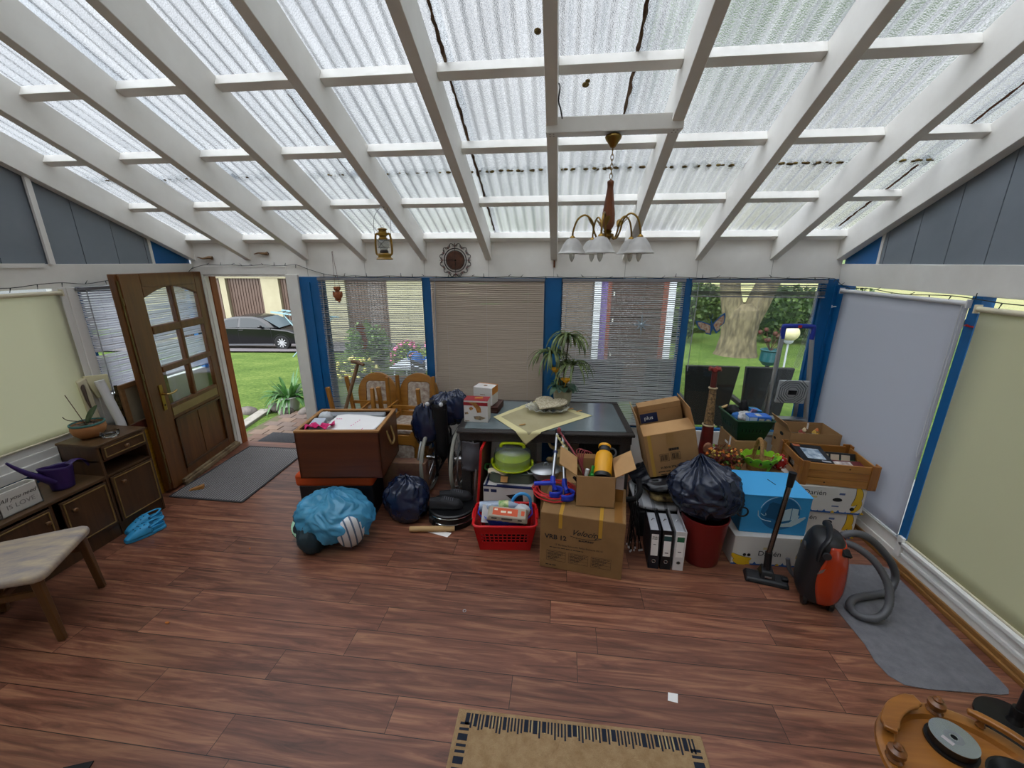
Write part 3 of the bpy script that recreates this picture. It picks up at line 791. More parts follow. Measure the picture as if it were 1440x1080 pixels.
b = MB()
inn = [(x*.97-.0, 1.0+(z-1.0)*1.0) for x, z in roofp]
n = len(roofp); vs = []
for y, s in ((-.84, 0), (-.62, 1), (.62, 1), (.84, 0)):
    for x, z in roofp: vs.append((x, y if s == 0 else y, z if s else 1.0+(z-1.0)*.0+ (z-1.0)*.05))
fs = [(k*n+i, k*n+i+1, (k+1)*n+i+1, (k+1)*n+i) for k in range(3) for i in range(n-1)]
b.add(vs, fs); b.build('cabin', paint, c, 30)
wg = mt('car glass', '22292c', .12, spec=.35)
def sidewin(P, nm):
    b = MB(); vs = []
    for x, z in P: vs.append((x, -(.84-(.22*(z-1.0)/.46))-.012, z))
    b.add(vs, [tuple(range(len(vs)))])
    o = b.build(nm, wg, c, 0); m_ = o.modifiers.new('S', 'SOLIDIFY'); m_.thickness = .006
sidewin([(-.42,1.02),(-.42,1.39),(-.85,1.35),(-1.25,1.22),(-1.38,1.03)], 'rear_side_window')
sidewin([(-1.46,1.04),(-1.32,1.2),(-1.5,1.12),(-1.72,1.04)], 'quarter_window')
sidewin([(-.33,1.01),(-.33,1.40),(.12,1.40),(.48,1.31),(.98,1.0)], 'front_side_window')
b = MB(); b.add([(.62,-.60,1.385),(.62,.60,1.385),(1.36,.78,.985),(1.36,-.78,.985)], [(0,1,2,3)]); o = b.build('windscreen', mt('windscreen', '5a686e', .1, spec=.5), c, 0); o.modifiers.new('S','SOLIDIFY').thickness = .01
def wheel(x, y):
    b = MB(); b.lathe([(.2,-.1),(.30,-.1),(.335,-.07),(.335,.07),(.30,.1),(.2,.1)], 28, (x, y, .335), (pi/2,0,0), cap=False); w = b.build('wheel', mt('tyre', '151516', .8), c)
    b = MB(); b.lathe([(.215,.02),(.23,.06),(.235,.09),(.2,.09),(.2,.0)], 28, (x, y, .335), (pi/2,0,0), cap=False)
    for k in range(9):
        a = 2*pi*k/9; b.bar((x+.04*cos(a), y-.085, .335+.04*sin(a)), (x+.21*cos(a), y-.085, .335+.21*sin(a)), .05, .02, (0,1,0))
    b.cyl((x, y-.10, .335), (x, y-.05, .335), .06, seg=14)
    b.build('rim', mt('alloy rim', 'c6c7c9', .35, .6), w)
    b = MB(); b.cyl((x, y+.02, .335), (x, y-.02, .335), .21, seg=20); b.build('brake_disc', BLACKM, w)
wheel(-1.43, -.82); wheel(1.43, -.82); wheel(-1.43, .82); wheel(1.43, .82)
for x in (-1.43, 1.43):
    b = MB(); P = arc(x, .335, .385, 0, 180, 14)
    b.tube([(px, -.885, pz) for px, pz in P], .02, 6); b.build('wheel_arch', BLACKM, c)
b = MB(); b.sph((.62, -.98, 1.06), .1, 12, 8, (.9, .9, .65)); b.bar((.66,-.86,1.02), (.64,-.95,1.03), .06, .03); b.build('wing_mirror', paint, c)
for x in (-.25, -1.25):
    b = MB(); b.cbox((x, -.905, .9), (.2, .03, .035)); b.build('door_handle', paint, c, 0, .01)
b = MB(); b.box(-1.05, 1.05, -.912, -.88, .24, .30); b.build('sill_trim', mt('grey trim', '55565a', .5), c, 0)
for x in (-.38, 1.02, -1.36):
    b = MB(); b.box(x-.006, x+.006, -.904, -.89, .36, .98); b.build('door_gap', BLACKM, c, 0)
b = MB(); b.sph((2.12, -.72, .66), .12, 12, 8, (1.3, .7, .7)); b.build('headlamp', mt('lamp glass', 'c9cdd0', .1), c)
# clothes airer near the car
t = thing('clothes_airer', 'pale blue clothes airer standing in front of the second garage door', 'clothes airer', (-9.3, 14.3, gz(-9.3, 14.3)))
AB = mt('pale blue metal', '86a4ac', .5)
b = MB()
for s in (-1, 1): b.bar((-1.15, s*.3-.1, 1.70), (1.0, s*.3+.1, 1.42), .05, .05)
b.build('frame', AB, t, 0)
b = MB()
for k in range(9): x = -1.0+.24*k; z = 1.68-.03*k; b.cyl((x, -.38, z), (x, .38, z), .016, seg=6)
b.build('rungs', AB, t)
for s in (-1, 1):
    for q in (-1, 1): b = MB(); b.cyl((s*.75, q*.3, 1.5-s*.1), (-s*.6, q*.4, .0), .02, seg=8); b.build('leg', AB, t)

# foliage helper
def bush_mesh(cx, cy, z0, rx, ry, rz, n, leaf, seed, b=None, core=True):
    b = b or MB(); r = random.Random(seed)
    if core: b.sph((cx, cy, z0+rz*.95), 1, 16, 10, (rx*.82, ry*.82, rz*.85), mi=0, fn=lambda p: p*(1+.12*nz(p, 4, seed)))
    for _ in range(n):
        a = r.uniform(0, 2*pi); c_ = r.uniform(-.75, 1); s_ = sqrt(max(0, 1-c_*c_)); q = r.uniform(.8, 1.12)
        p = Vector((cx+rx*s_*cos(a)*q, cy+ry*s_*sin(a)*q, z0+rz*.95+rz*c_*q))
        if p.z < z0+.02: p.z = z0+.02
        dx = Vector((r.uniform(-1,1), r.uniform(-1,1), r.uniform(-.6,1))).normalized(); sx = dx.cross(Vector((r.uniform(-1,1), r.uniform(-1,1), r.uniform(-1,1)))).normalized()
        l = leaf*r.uniform(.7, 1.5); w = l*.38
        b.add([tuple(p-dx*l*.5), tuple(p+sx*w), tuple(p+dx*l*.5), tuple(p-sx*w)], [(0,1,2,3)], r.choice((1,1,2)))
    return b
GL = lambda nm, a: translucent(nm, a, .3, .5)
core = mt('bush core', '2a3d1c', .95)
def bush(name, label, cat, x, y, rx, ry, rz, n, leaf, seed, c1, c2, group=None, z=None):
    z0 = gz(x, y) if z is None else z
    b = bush_mesh(0, 0, 0, rx, ry, rz, n, leaf, seed)
    o = b.build(name, [core, GL('leaf '+c1, c1), GL('leaf '+c2, c2)], None, 0, loc=(x, y, z0))
    return tag(o, label, cat, group)
bush('round_shrub', 'clipped round green shrub seen through the half open blind', 'shrub', -4.9, 9.9, .55, .5, .68, 1500, .07, 3, '5f7f3c', '7f9b55')
for k, (x, y, rx, rz, s, l) in enumerate([(-3.82, 9.8, .40, .45, 4, 'left of the pink flowering shrubs by the round shrub'), (-2.9, 9.6, .5, .5, 5, 'taller pink flowering shrub before the blue post'), (-4.6, 8.6, .45, .28, 6, 'low flowering shrub in front of the round shrub')]):
    t = thing('flowering_shrub', ['pink flowering shrub beside the round shrub', 'taller flowering shrub nearest the blue post of the first window', 'low yellow green flowering shrub in front of round shrub'][k], 'shrub', (x, y, gz(x, y)), 0)
    bb = bush_mesh(0, 0, 0, rx, .4, rz, 900, .06, s); bb.build('foliage', [core, GL('leaf fs', '7f9a40'), GL('leaf fs2', 'a4b65c')], t, 0)
    r = random.Random(s); fb = MB()
    for _ in range(55):
        a = r.uniform(0, 2*pi); c_ = r.uniform(-.2, 1); s_ = sqrt(1-c_*c_)
        fb.sph((rx*1.08*s_*cos(a), .44*s_*sin(a), rz*.95+rz*1.08*c_), r.uniform(.025,.05), 7, 5)
    fb.build('blossoms', mt('pink bloom' if k < 2 else 'yellow bloom', 'd65f92' if k < 2 else 'd8c65a', .7, var='f0a0b8' if k < 2 else 'e8e0a0', vs=9), t)
# garden table and things on the lawn behind the first window
t = thing('garden_table', 'white garden table on the lawn behind the flowers', 'table', (-2.35, 6.9, gz(-2.35, 6.9)))
b = MB(); b.box(-.55, .55, -.35, .35, .62, .66); b.build('table_top', mt('white garden plastic', 'c9cbd0', .4), t, 0, .01)
for sx in (-1, 1):
    for sy in (-1, 1): b = MB(); b.cyl((sx*.48, sy*.28, .62), (sx*.5, sy*.3, 0), .022, seg=8); b.build('leg', mt('white garden plastic', 'c9cbd0', .4), t)
t = thing('watering_can', 'blue watering can standing on the white garden table', 'watering can', (-2.5, 6.85, gz(-2.35, 6.9)+.66))
BP = mt('blue plastic', '1c5fa8', .4)
b = MB(); b.lathe([(.08,0),(.1,.02),(.1,.15),(.07,.18)], 18); b.build('body', BP, t)
b = MB(); b.tube([(.08,0,.05),(.2,0,.14),(.26,0,.2)], [.025,.018,.015], 8); b.build('spout', BP, t)
b = MB(); b.tube(catmull([(-.09,0,.04),(-.17,0,.1),(-.14,0,.2),(-.02,0,.22),(.05,0,.17)], 4), .01, 6); b.build('handle', BP, t)
t = thing('garden_chair', 'dark metal garden chair in front of the white garden table', 'chair', (-1.95, 5.9, gz(-1.95, 5.9)), 2.4)
DM = mt('dark metal', '2b2a2c', .5, .4)
b = MB()
for k in range(6): b.box(-.2, .2, -.2+.07*k, -.15+.07*k, .40, .415)
b.build('seat', wood('weathered slat', '8c7a64', 'a4937c', 0), t, 0)
b = MB()
for k in range(4): b.box(-.2, .2, .2, .215, .5+.09*k, .56+.09*k)
b.build('backrest', DM, t, 0)
for sx in (-1, 1):
    b = MB(); b.tube([(sx*.21,-.22,0),(sx*.21,-.2,.4),(sx*.21,.2,.4),(sx*.21,.22,.9)], .01, 6); b.tube([(sx*.21,.2,.4),(sx*.21,.26,0)], .01, 6); b.build('frame', DM, t)
# rusty ornament
t = thing('garden_ornament', 'orange curled figure hanging outside behind the left blind', 'ornament', (-2.17, 4.28, 1.18))
RU = translucent('orange glass', 'e08428', .5, .4, var='c06a20', vs=14)
b = MB(); b.prism([(x*1.0, z) for x, z in [(-.07,.24),(-.03,.27),(.02,.26),(.04,.22),(.01,.2),(.03,.17),(.05,.1),(.04,.03),(.01,-.03),(.0,.0),(.01,.07),(-.01,.13),(-.03,.18),(-.06,.2)]], -.004, .004, (pi/2,0,0)); b.build('figure', RU, t, 0)
b = MB()
for k in range(4):
    P = arc(.02-.006*k, .17-.05*k, .03, 200, 420, 10); b.tube([(x, -.008, z) for x, z in P], .004, 5)
b.cyl((-.0,0,.26), (-.0,0,.74), .001, seg=4); b.tube([(0,0,.74),(0,-.06,.76),(0,-.125,.76)], .004, 6)
b.build('curl', RU, t)
# blue striped sun lounger cushion leaning outside
t = thing('deck_chair', 'folded blue and white striped deck chair leaning outside behind the oval backs', 'deck chair', (-1.92, 4.5, -.08), 0)
b = MB(); 
for k in range(12): b.box(-.15, .15, -.012, .0, .02+.07*k, .055+.07*k); 
b.build('stripes', mt('blue stripe', '2a4a9c', .8), t, 0)
b = MB(); b.box(-.15, .15, 0, .012, .0, .86); b.build('canvas', mt('white stripe', 'b9c2d2', .8), t, 0)
b = MB(); b.bar((-.17,0,0), (-.17,0,.9), .03, .03); b.bar((.17,0,0), (.17,0,.9), .03, .03); b.bar((-.17,0,.87), (.17,0,.87), .03, .03); b.build('frame', OAK, t, 0)
# shed seen through the third window
t = thing('garden_shed', 'dark brown boarded shed with white corner posts behind the open blind', 'shed', (.9, 6.6, -.12))
dw = wood('dark shed boards', '2c1c14', '4a2f22', 0, .7, 10)
b = MB()
for k in range(20): b.box(-.36, .68, 0 if k % 2 else .008, .05, .08+.12*k, .08+.12*k+.114)
b.box(-.36, .68, .02, 2.0, .0, 2.5); b.build('wall', dw, t, 0)
b = MB(); b.box(-.40, -.30, -.06, .02, .0, 2.5); b.build('corner_post', mt('white post', 'dcdde2', .5), t, 0)
b = MB(); b.box(.70, .80, -.06, .02, .0, 2.5); b.build('corner_post', mt('white post', 'dcdde2', .5), t, 0)
b = MB(); b.box(-.30, -.20, -.03, .0, .7, 2.4); b.build('curtain_strip', mt('lilac cloth', '6f5a94', .9), t, 0)
b = MB(); b.box(-.20, -.14, -.03, .0, .7, 2.4); b.build('door_post', mt('red brown post', '7c3a24', .6), t, 0)
b = MB(); b.box(.63, .70, -.03, .0, .7, 2.4); b.build('door_post', mt('red brown post', '7c3a24', .6), t, 0)
for z in (1.75, 1.35, .8):
    b = MB(); b.cbox((-.10, -.02, z), (.02, .02, .05)); b.build('hinge', mt('white hinge', 'd6d2c6', .4), t, 0)
b = MB(); b.box(-1.4, -.42, .1, .16, 0, 1.0); b.box(-1.4, -.42, .12, .2, 0, 2.45); b.build('side_board', wood('taupe boards', '5a4a3c', '6e5c4c', 0, .7, 8), t, 0)
# star and butterfly hanging at the panes
t = thing('star_ornament', 'silver eight pointed star hanging at the third window', 'ornament', (.765, 4.043, 1.525))
b = MB(); st = mt('silver blue tin', 'a9bccb', .3, .6)
P = []
for k in range(16):
    rr = (.105 if k % 4 == 0 else .075) if k % 2 == 0 else .022
    P.append((rr*sin(2*pi*k/16), rr*cos(2*pi*k/16)))
b.prism(P, -.003, .003, (pi/2,0,0)); b.sph((0,0,0), .018, 12, 8, (1,.5,1)); b.build('star', st, t, 0)
b = MB(); b.cyl((0,0,.1), (0,0,.40), .0008, seg=4); b.build('thread', st, t)
t = thing('butterfly_ornament', 'patterned butterfly hanging at the window by the tree', 'ornament', (1.435, 4.128, 1.52))
bw = [(-.0,.0),(.01,.03),(.05,.10),(.085,.135),(.10,.10),(.105,.04),(.075,-.005),(.09,-.03),(.06,-.07),(.03,-.04)]
rim = mt('butterfly blue rim', '2d5d94', .5); fill = mt('butterfly cream', 'c4bca4', .6, var='9a5c3c', vs=40)
for s, rot in ((1, -.15), (-1, .75)):
    K = Matrix.Translation((0,0,0)) @ Euler((0, 0, 0)).to_matrix().to_4x4()
    P = [(s*x, z) for x, z in bw]
    ca, sa = cos(rot), sin(rot); P = [(x*ca-z*sa, x*sa+z*ca) for x, z in P]
    if s < 0: P = P[::-1]
    b = MB(); b.prism(P, -.002, .002, (pi/2,0,0)); w = b.build('wing', rim, t, 0)
    cx = sum(p[0] for p in P)/len(P); cz = sum(p[1] for p in P)/len(P)
    b = MB(); b.prism([(cx+(x-cx)*.78, cz+(z-cz)*.78) for x, z in P], .002, .0035, (pi/2,0,0)); b.build('wing_pattern', fill, w, 0)
b = MB(); b.tube([(.01,-.004,-.05), (.0,-.004,0), (-.012,-.004,.04)], [.004,.008,.005], 8); b.tube([(-.012,-.004,.04),(-.04,-.004,.1)], .0015, 4); b.tube([(-.012,-.004,.04),(-.005,-.004,.11)], .0015, 4); b.build('body', rim, t)
# wicker garden chairs outside the fourth window
def wicker_mat():
    m, nt, b = nodes('black wicker'); N = nt.nodes; L = nt.links
    tc = N.new('ShaderNodeTexCoord'); mp = N.new('ShaderNodeMapping'); mp.inputs['Rotation'].default_value = (pi/2, 0, 0)
    br = N.new('ShaderNodeTexBrick'); br.inputs['Scale'].default_value = 22; br.inputs['Color1'].default_value = hexc('060607'); br.inputs['Color2'].default_value = hexc('0b0b0d'); br.inputs['Mortar'].default_value = hexc('020202'); br.inputs['Mortar Size'].default_value = .04
    L.new(tc.outputs['Object'], mp.inputs[0]); L.new(mp.outputs[0], br.inputs['Vector']); L.new(br.outputs['Color'], b.inputs['Base Color']); b.inputs['Roughness'].default_value = .4
    bp = N.new('ShaderNodeBump'); bp.inputs['Strength'].default_value = .6; bp.inputs['Distance'].default_value = .01; L.new(br.outputs['Fac'], bp.inputs['Height']); bp.invert = True; L.new(bp.outputs[0], b.inputs['Normal'])
    return m
WICK = wicker_mat()
def wchair(x, y, w0, w1, label, lean=0):
    t = thing('wicker_chair', label, 'chair', (x, y, -.08), 0, 'black wicker garden chairs')
    b = MB(); b.hexa([(-w0,0,.35),(w0+lean,0,.35),(w0+lean,.06,.35),(-w0,.06,.35),(-w1,-.06,1.07),(w1+lean*0,-.06,1.07),(w1,0,1.07),(-w1,0,1.07)]); b.build('backrest', WICK, t, 0, .01)
    b = MB(); b.box(-w0, w0, .06, .6, .32, .42); b.build('seat', WICK, t, 0, .01)
    for sx in (-1, 1):
        for yy in (.03, .55): b = MB(); b.box(sx*w0-.025, sx*w0+.025, yy-.025, yy+.025, 0, .36); b.build('leg', WICK, t, 0)
        b = MB(); b.box(sx*w0-.03, sx*w0+.03, .03, .55, .58, .63); b.build('armrest', WICK, t, 0, .01)
wchair(1.70, 4.72, .22, .285, 'black wicker garden chair outside behind the red wooden figure')
wchair(2.30, 4.72, .20, .25, 'black wicker garden chair outside behind the step ladder')
wchair(.45, 4.85, .27, .30, 'black wicker garden chair outside behind the artificial plant'); wchair(1.22, 4.95, .18, .2, 'black wicker garden chair outside behind the tall open carton')
# tree
def tree():
    BK = mt('tree bark', '4a4234', .95, var='7c7056', vs=7, vstretch=(1.6,1.6,.6), bump=.9, bs=10)
    bx, by = 4.72, 11.3; z0 = gz(bx, by)
    t = thing('tree', 'thick forked tree trunk on the lawn behind the fourth window', 'tree', (bx, by, z0))
    b = MB()
    def trunk(path, rad, seed):
        def f(u, v):
            k = v*(len(path)-1); i = min(int(k), len(path)-2); q = k-i
            p = Vector(path[i]).lerp(Vector(path[i+1]), q); r_ = rad[i]*(1-q)+rad[i+1]*q
            a = 2*pi*u; r_ *= 1+.10*noise.noise(Vector((cos(a)*2, sin(a)*2, p.z*.9+seed)))+.05*noise.noise(Vector((cos(a)*6, sin(a)*6, p.z*2+seed)))
            return (p.x+r_*cos(a), p.y+r_*sin(a)*.9, p.z)
        b.grid(f, 40, 40, cu=True)
    trunk([(-.08,0,-.3),(-.08,0,.12),(-.08,0,.5),(-.08,0,1.0),(-.06,0,1.2),(-.06,0,1.36)], [.66,.48,.42,.44,.40,.22], 1)
    trunk([(-.24,0,.8),(-.33,0,1.2),(-.46,0,1.7),(-.62,.1,3.2),(-.8,.2,5)], [.26,.27,.24,.23,.2], 4)
    trunk([(.12,0,.8),(.2,0,1.2),(.36,0,1.7),(.95,.1,3.2),(1.6,.2,5)], [.24,.28,.27,.25,.2], 8)
    b.build('trunk', BK, t, 180)
    cr = bush_mesh(.3, .2, 5.0, 2.7, 2.4, 1.6, 1500, .3, 21, core=False)
    cr.build('crown', [core, GL('leaf tree', '45602a'), GL('leaf tree2', '6a8a3c')], t, 0)
tree()
# hedge bushes and field
for k, (x, y, rx, rz, l) in enumerate([(3.35, 13.6, .95, .95, 'leafy shrub left of the tree trunk'), (7.0, 13.8, 1.3, .85, 'broad leafy shrub right of the tree trunk'), (10.2, 16.2, 1.3, .8, 'leafy shrub behind the blue post by the ladder'), (4.9, 16.2, 1.1, .9, 'leafy shrub behind the fork of the trunk'), (1.6, 15.6, .8, .6, 'low leafy shrub beside the shed')]):
    bush('leafy_shrub', l, 'shrub', x, y, rx, .7, rz, 2200, .13, 30+k, '40582a', '5e7438', 'shrubs at the lawn edge')
b = MB(); b.grid(lambda u, v: (-1+40*u, 19+60*v, gz(5, 19)+.35+v*2.6+.05*nz((u*40, v*60, 0), .6)), 30, 30)
tag(b.build('ground', mt('ripe field', 'a89e70', .95, var='969a68', vs=1.5, bump=.6, bs=20), None, 180), 'pale ripe field beyond the garden', None, None, 'structure')
b = MB(); b.grid(lambda u, v: (-60+180*u, 70+50*v, -5+9*v+1.2*nz((u*60, v*9, 0), .35)), 80, 8)
tag(b.build('ground', mt('far woods', '50663c', .95, var='6f8050', vs=.4), None, 180), 'distant trees', None, None, 'structure')
# solar ball lamp and flower pot
t = thing('garden_lamp', 'cream globe garden lamp on a stake seen through the ladder', 'lamp', (2.86, 5.5, gz(2.86, 5.5)))
b = MB(); b.sph((0,0,1.335), .105, 24, 14, (1,1,.95)); b.build('globe', mt('cream globe', 'e4dca8', .4), t)
b = MB(); b.lathe([(.03,1.2),(.05,1.22),(.06,1.25)], 14); b.cyl((0,0,0), (0,0,1.21), .011, seg=8); b.build('stake', mt('white lamp stake', 'c9ccd0', .4), t)
t = thing('flower_pot', 'teal pot with dark red flowers on a stand behind the ladder', 'flower pot', (3.0, 6.2, gz(3.0, 6.2)))
TEA = mt('teal glaze', '174c50', .35)
b = MB(); b.cyl((0,0,0), (0,0,.78), .03, seg=8); b.build('stand', DM, t)
b = MB(); b.lathe([(.07,.78),(.12,.84),(.11,.98),(.13,1.0),(.12,1.01),(0,.96)], 18); b.build('pot', TEA, t)
b = MB(); r = random.Random(2)
for k in range(9):
    a = r.uniform(0, 6.3); q = (.14*cos(a)*r.random()*1.4, .14*sin(a), 1.12+r.uniform(0,.22)); b.tube([(0,0,.98), q], .005, 5); b.sph(q, .035, 8, 6)
b.build('flowers', mt('dark red bloom', '50100e', .7, var='2c3416', vs=30), t)
# ================================================================== LEFT SIDE
GOLD = mt('gold moulding', '8f7444', .4, var='7a6238', vs=8)
KN = wood('turned knob wood', '5a3d22', '7a5530', 0, .35, 20)
def cab_door(par, y0, y1, z0, z1, name='door', knob=None):
    b = MB(); b.box(.0, .016, y0, y1, z0, z1); d = b.build(name, CABV, par, 0, .003)
    b = MB(); m, w = .012, .008
    for (a0, a1, c0, c1) in ((y0+m, y1-m, z0+m, z0+m+w), (y0+m, y1-m, z1-m-w, z1-m), (y0+m, y0+m+w, z0+m, z1-m), (y1-m-w, y1-m, z0+m, z1-m)): b.box(.016, .022, a0, a1, c0, c1)
    b.build('moulding', GOLD, d, 0, .002)
    ky, kz = knob
    b = MB(); b.lathe([(.006,0),(.006,.012),(.014,.018),(.016,.026),(.010,.032),(0,.033)], 14, (.016, ky, kz), (0, pi/2, 0)); b.build('knob', KN, d)
    return d
FX = -3.44
t = thing('cabinet', 'low dark brown sideboard with knobbed doors under the cream roller shade', 'cabinet', (FX, 2.44, 0))
b = MB(); y0 = -1.50
b.box(-.375, -.006, y0, -.002, .085, .105); b.box(-.375, -.355, y0, -.002, .105, .50)
for y in (y0, y0+.5, -.37, -.02): b.box(-.355, -.004, y, y+.018, .105, .50)
b.box(-.02, -.004, y0, -.002, .105, .13); b.build('carcass', CABV, t, 0, .002)
b = MB(); b.box(-.385, .012, y0-.01, -.001, .50, .525); b.build('top', CABW, t, 0, .004)
b = MB(); b.box(-.36, -.006, y0, -.002, 0, .09); b.build('plinth', CABV, t, 0)
for k in range(4): cab_door(t, -.32-.362*k, -.015-.362*k, .128, .482, knob=(-.06-.362*k-(.20 if k == 0 else 0.0), .40))
t = thing('cabinet', 'tall dark brown bedside cabinet with a drawer and open niche by the door', 'cabinet', (FX, 2.625, 0))
b = MB(); y0, y1 = -.184, .190
b.box(-.345, 0, y0, y0+.018, .0, .755); b.box(-.345, 0, y1-.018, y1, .0, .755); b.box(-.345, -.33, y0, y1, .06, .755)
b.box(-.345, 0, y0, y1, .500, .518); b.box(-.345, 0, y0, y1, .09, .106); b.box(-.345, -.002, y0, y1, .628, .645)
b.build('carcass', CABV, t, 0, .002)
b = MB(); b.box(-.35, .016, y0-.006, y1+.006, .755, .777); b.build('top', CABW, t, 0, .004)
b = MB(); b.box(-.33, -.004, y0, y1, 0, .092); b.build('plinth', CABV, t, 0)
cab_door(t, y0+.022, y1-.02, .110, .497, knob=(y0+.09, .43))
cab_door(t, y0+.022, y1-.02, .648, .752, 'drawer', knob=(.0, .70))
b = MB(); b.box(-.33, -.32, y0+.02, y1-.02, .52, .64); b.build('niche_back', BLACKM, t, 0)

# planter box with lettering
t = thing('planter_box', 'white wooden box lettered All you need is love on the low sideboard', 'box', (-3.53, 1.975, .525), 0)
WB = wood('whitewashed wood', 'b9b6b0', 'd2cfc9', 1, .7, 10)
b = MB(); b.M = Matrix.Rotation(pi/2, 4, 'Z'); b.tray(.222, .09, .165, .010); b.build('box', WB, t, 0, .002)
gi = mt('grey lettering', '55504e', .8); gi2 = mt('pale lettering', '8d8986', .8)
text('All you need', .037, gi, t, (.046, -.004, .11), (pi/2, 0, pi/2), .35)
text('IS LOVE', .044, gi2, t, (.046, 0, .058), (pi/2, 0, pi/2), 0)

# watering can
t = thing('watering_can', 'dark purple plastic watering can with a long spout on the low sideboard', 'watering can', (-3.56, 2.26, .526), .0)
PUR = mt('purple plastic', '33205a', .35)
b = MB()
def canb(u, v):
    a = 2*pi*u; z = .165*v; rx = .058+.012*v; ry = .062+.02*v
    y = ry*sin(a); x = rx*cos(a)
    if v > .5 and y < 0: y *= 1+.75*(v-.5)*abs(sin(a))
    return (x, y, z+(.03*v*v*max(0,-sin(a))))
b.grid(canb, 30, 10, cu=True)
b.lathe([(0,.002),(.058,.0)], 30, sy=1.06, cap=False)
o = b.build('body', PUR, t, 180); o.modifiers.new('S', 'SOLIDIFY').thickness = .003
b = MB(); pts = catmull([(0,-.05,.08),(-.005,-.10,.13),(-.02,-.15,.19),(-.035,-.19,.25),(-.05,-.215,.30)], 5)
b.tube(pts, [.045-.036*(i/(len(pts)-1))**.7 for i in range(len(pts))], 14, flat=.75); b.build('spout', PUR, t)
b = MB(); pts = catmull([(0,.06,.15),(.0,.11,.165),(0,.16,.14),(.0,.185,.08),(0,.19,.02)], 5)
b.tube(pts, [.028-.018*i/(len(pts)-1) for i in range(len(pts))], 10, flat=.35); b.build('handle', PUR, t)
# glass globe
t = thing('glass_globe', 'small clear glass globe behind the purple watering can', 'ornament', (-3.70, 2.31, .526))
b = MB(); b.sph((0,0,.055), .045, 24, 14); b.build('globe', mt('clear glass', 'f0f4f4', .02, trans=1, ior=1.45), t)
b = MB(); b.lathe([(.03,0),(.026,.012),(.02,.016)], 18); b.build('base', CHROME, t)
# plant bowl
t = thing('potted_orchid', 'one leafed orchid in a terracotta bowl with teal rim on tall cabinet', 'plant', (-3.655, 2.585, .777))
TC = mt('terracotta', 'b07a4c', .7, var='9d6a40', vs=6)
b = MB(); b.lathe([(.05,0),(.062,.004),(.095,.04),(.106,.075),(.104,.10),(.100,.112),(.094,.112),(.09,.09),(.0,.088)], 36); b.build('bowl', TC, t)
b = MB(); b.lathe([(.100,.106),(.107,.112),(.106,.122),(.098,.124),(.094,.112)], 36, cap=False); b.build('rim', mt('teal rim', '3c6a66', .5), t)
b = MB(); b.lathe([(0,.104),(.06,.102),(.094,.098)], 24, cap=False); r = random.Random(4)
for _ in range(26):
    a = r.uniform(0,6.3); q = .085*sqrt(r.random()); b.cbox((q*cos(a), q*sin(a), .106), (.025,.012,.01), (r.uniform(-.5,.5), r.uniform(-.5,.5), r.uniform(0,3)))
b.build('bark', mt('bark chips', '4a3d33', .95, var='7d6e60', vs=25), t, 0)
b = MB(); leafblade(b, (0,0,.115), 1.45, .17, .034, .95, .12, 10); leafblade(b, (0,0,.11), 2.2, .07, .012, .25, .2, 5); leafblade(b, (0,0,.11), -1.3, .07, .008, .3, .2, 5)
o = b.build('leaf', translucent('orchid leaf', '33472a', .15, .35), t, 180); o.modifiers.new('S', 'SOLIDIFY').thickness = .002
b = MB(); b.cyl((.0,-.01,.10), (-.04,-.055,.36), .003, seg=6); b.build('stake', mt('brown stake', '54342a', .6), t)
b = MB(); b.tube(catmull([(0,0,.12), (.0,-.05,.15), (-.02,-.10,.175), (-.02,-.125,.21)], 4), .003, 5); b.build('dry_stem', mt('dry stem', '4a3a30', .8), t)
# ashtray
t = tag(MB().lathe([(.0,.004),(.045,.004),(.052,0),(.06,.02),(.058,.038),(.052,.040),(.047,.02),(.04,.012),(0,.012)], 12, sx=1, sy=1).build('ashtray', mt('cut glass', 'e9eef0', .04, trans=1, ior=1.5), None, 20, loc=(-3.52, 2.62, .777)), 'faceted clear glass ashtray beside the orchid bowl', 'ashtray')
# rolled material in the corner
t = thing('paper_roll', 'tall white rolled sheet standing behind the tall cabinet', 'roll', (-3.715, 2.872, 0))
b = MB(); b.tube([(.02,.0,.0), (.0,.005,.55), (-.012,.0,.80), (-.06,-.03,1.16)], [.036,.038,.033,.033], 16); b.build('roll', mt('white roll', 'd6d6d6', .6), t)
t = thing('cloth_bundle', 'cream folded sheet standing between the window upright and white roll', 'cloth', (-3.83, 2.80, 0))
CR = mt('cream sheet', 'c6bda0', .8)
b = MB(); b.hexa([(-.03,-.005,0),(.02,-.04,0),(.05,.03,0),(.0,.05,0),(-.07,-.035,1.18),(-.01,-.065,1.17),(.0,.0,1.19),(-.05,.015,1.2)]); o = b.build('sheet', CR, t, 0, .008)
b = MB(); b.hexa([(-.03,.05,1.0),(.005,.04,1.0),(.05,.12,1.05),(.02,.14,1.05),(-.05,.0,1.2),(-.02,-.01,1.21),(.04,.13,1.19),(.01,.15,1.19)]); b.build('fold', mt('cream fold', 'd0caa4', .8), t, 0, .006)
b = MB(); b.tube([(-.02,-.03,1.15),(.0,-.045,1.12),(.012,-.05,1.02),(.02,-.045,.95)], [.012,.014,.010,.006], 8); b.build('clamp', mt('brown clamp', '4d3f34', .6), t)
# dark bottle behind
tag(MB().lathe([(.03,0),(.034,.01),(.034,.16),(.012,.22),(.012,.28),(0,.28)], 16).build('bottle', mt('dark bottle', '15120f', .2, var='6a5a34', vs=22), None, loc=(-3.80, 2.97, .80)), 'dark bottle between the white roll and the framed picture', 'bottle')
tag(MB().box(-.035, .035, -.035, .035, 0, .80).build('plinth_board', BLACKM, None, 0, .003, loc=(-3.80, 2.97, 0)), 'narrow black box standing behind the tall cabinet', 'box') 
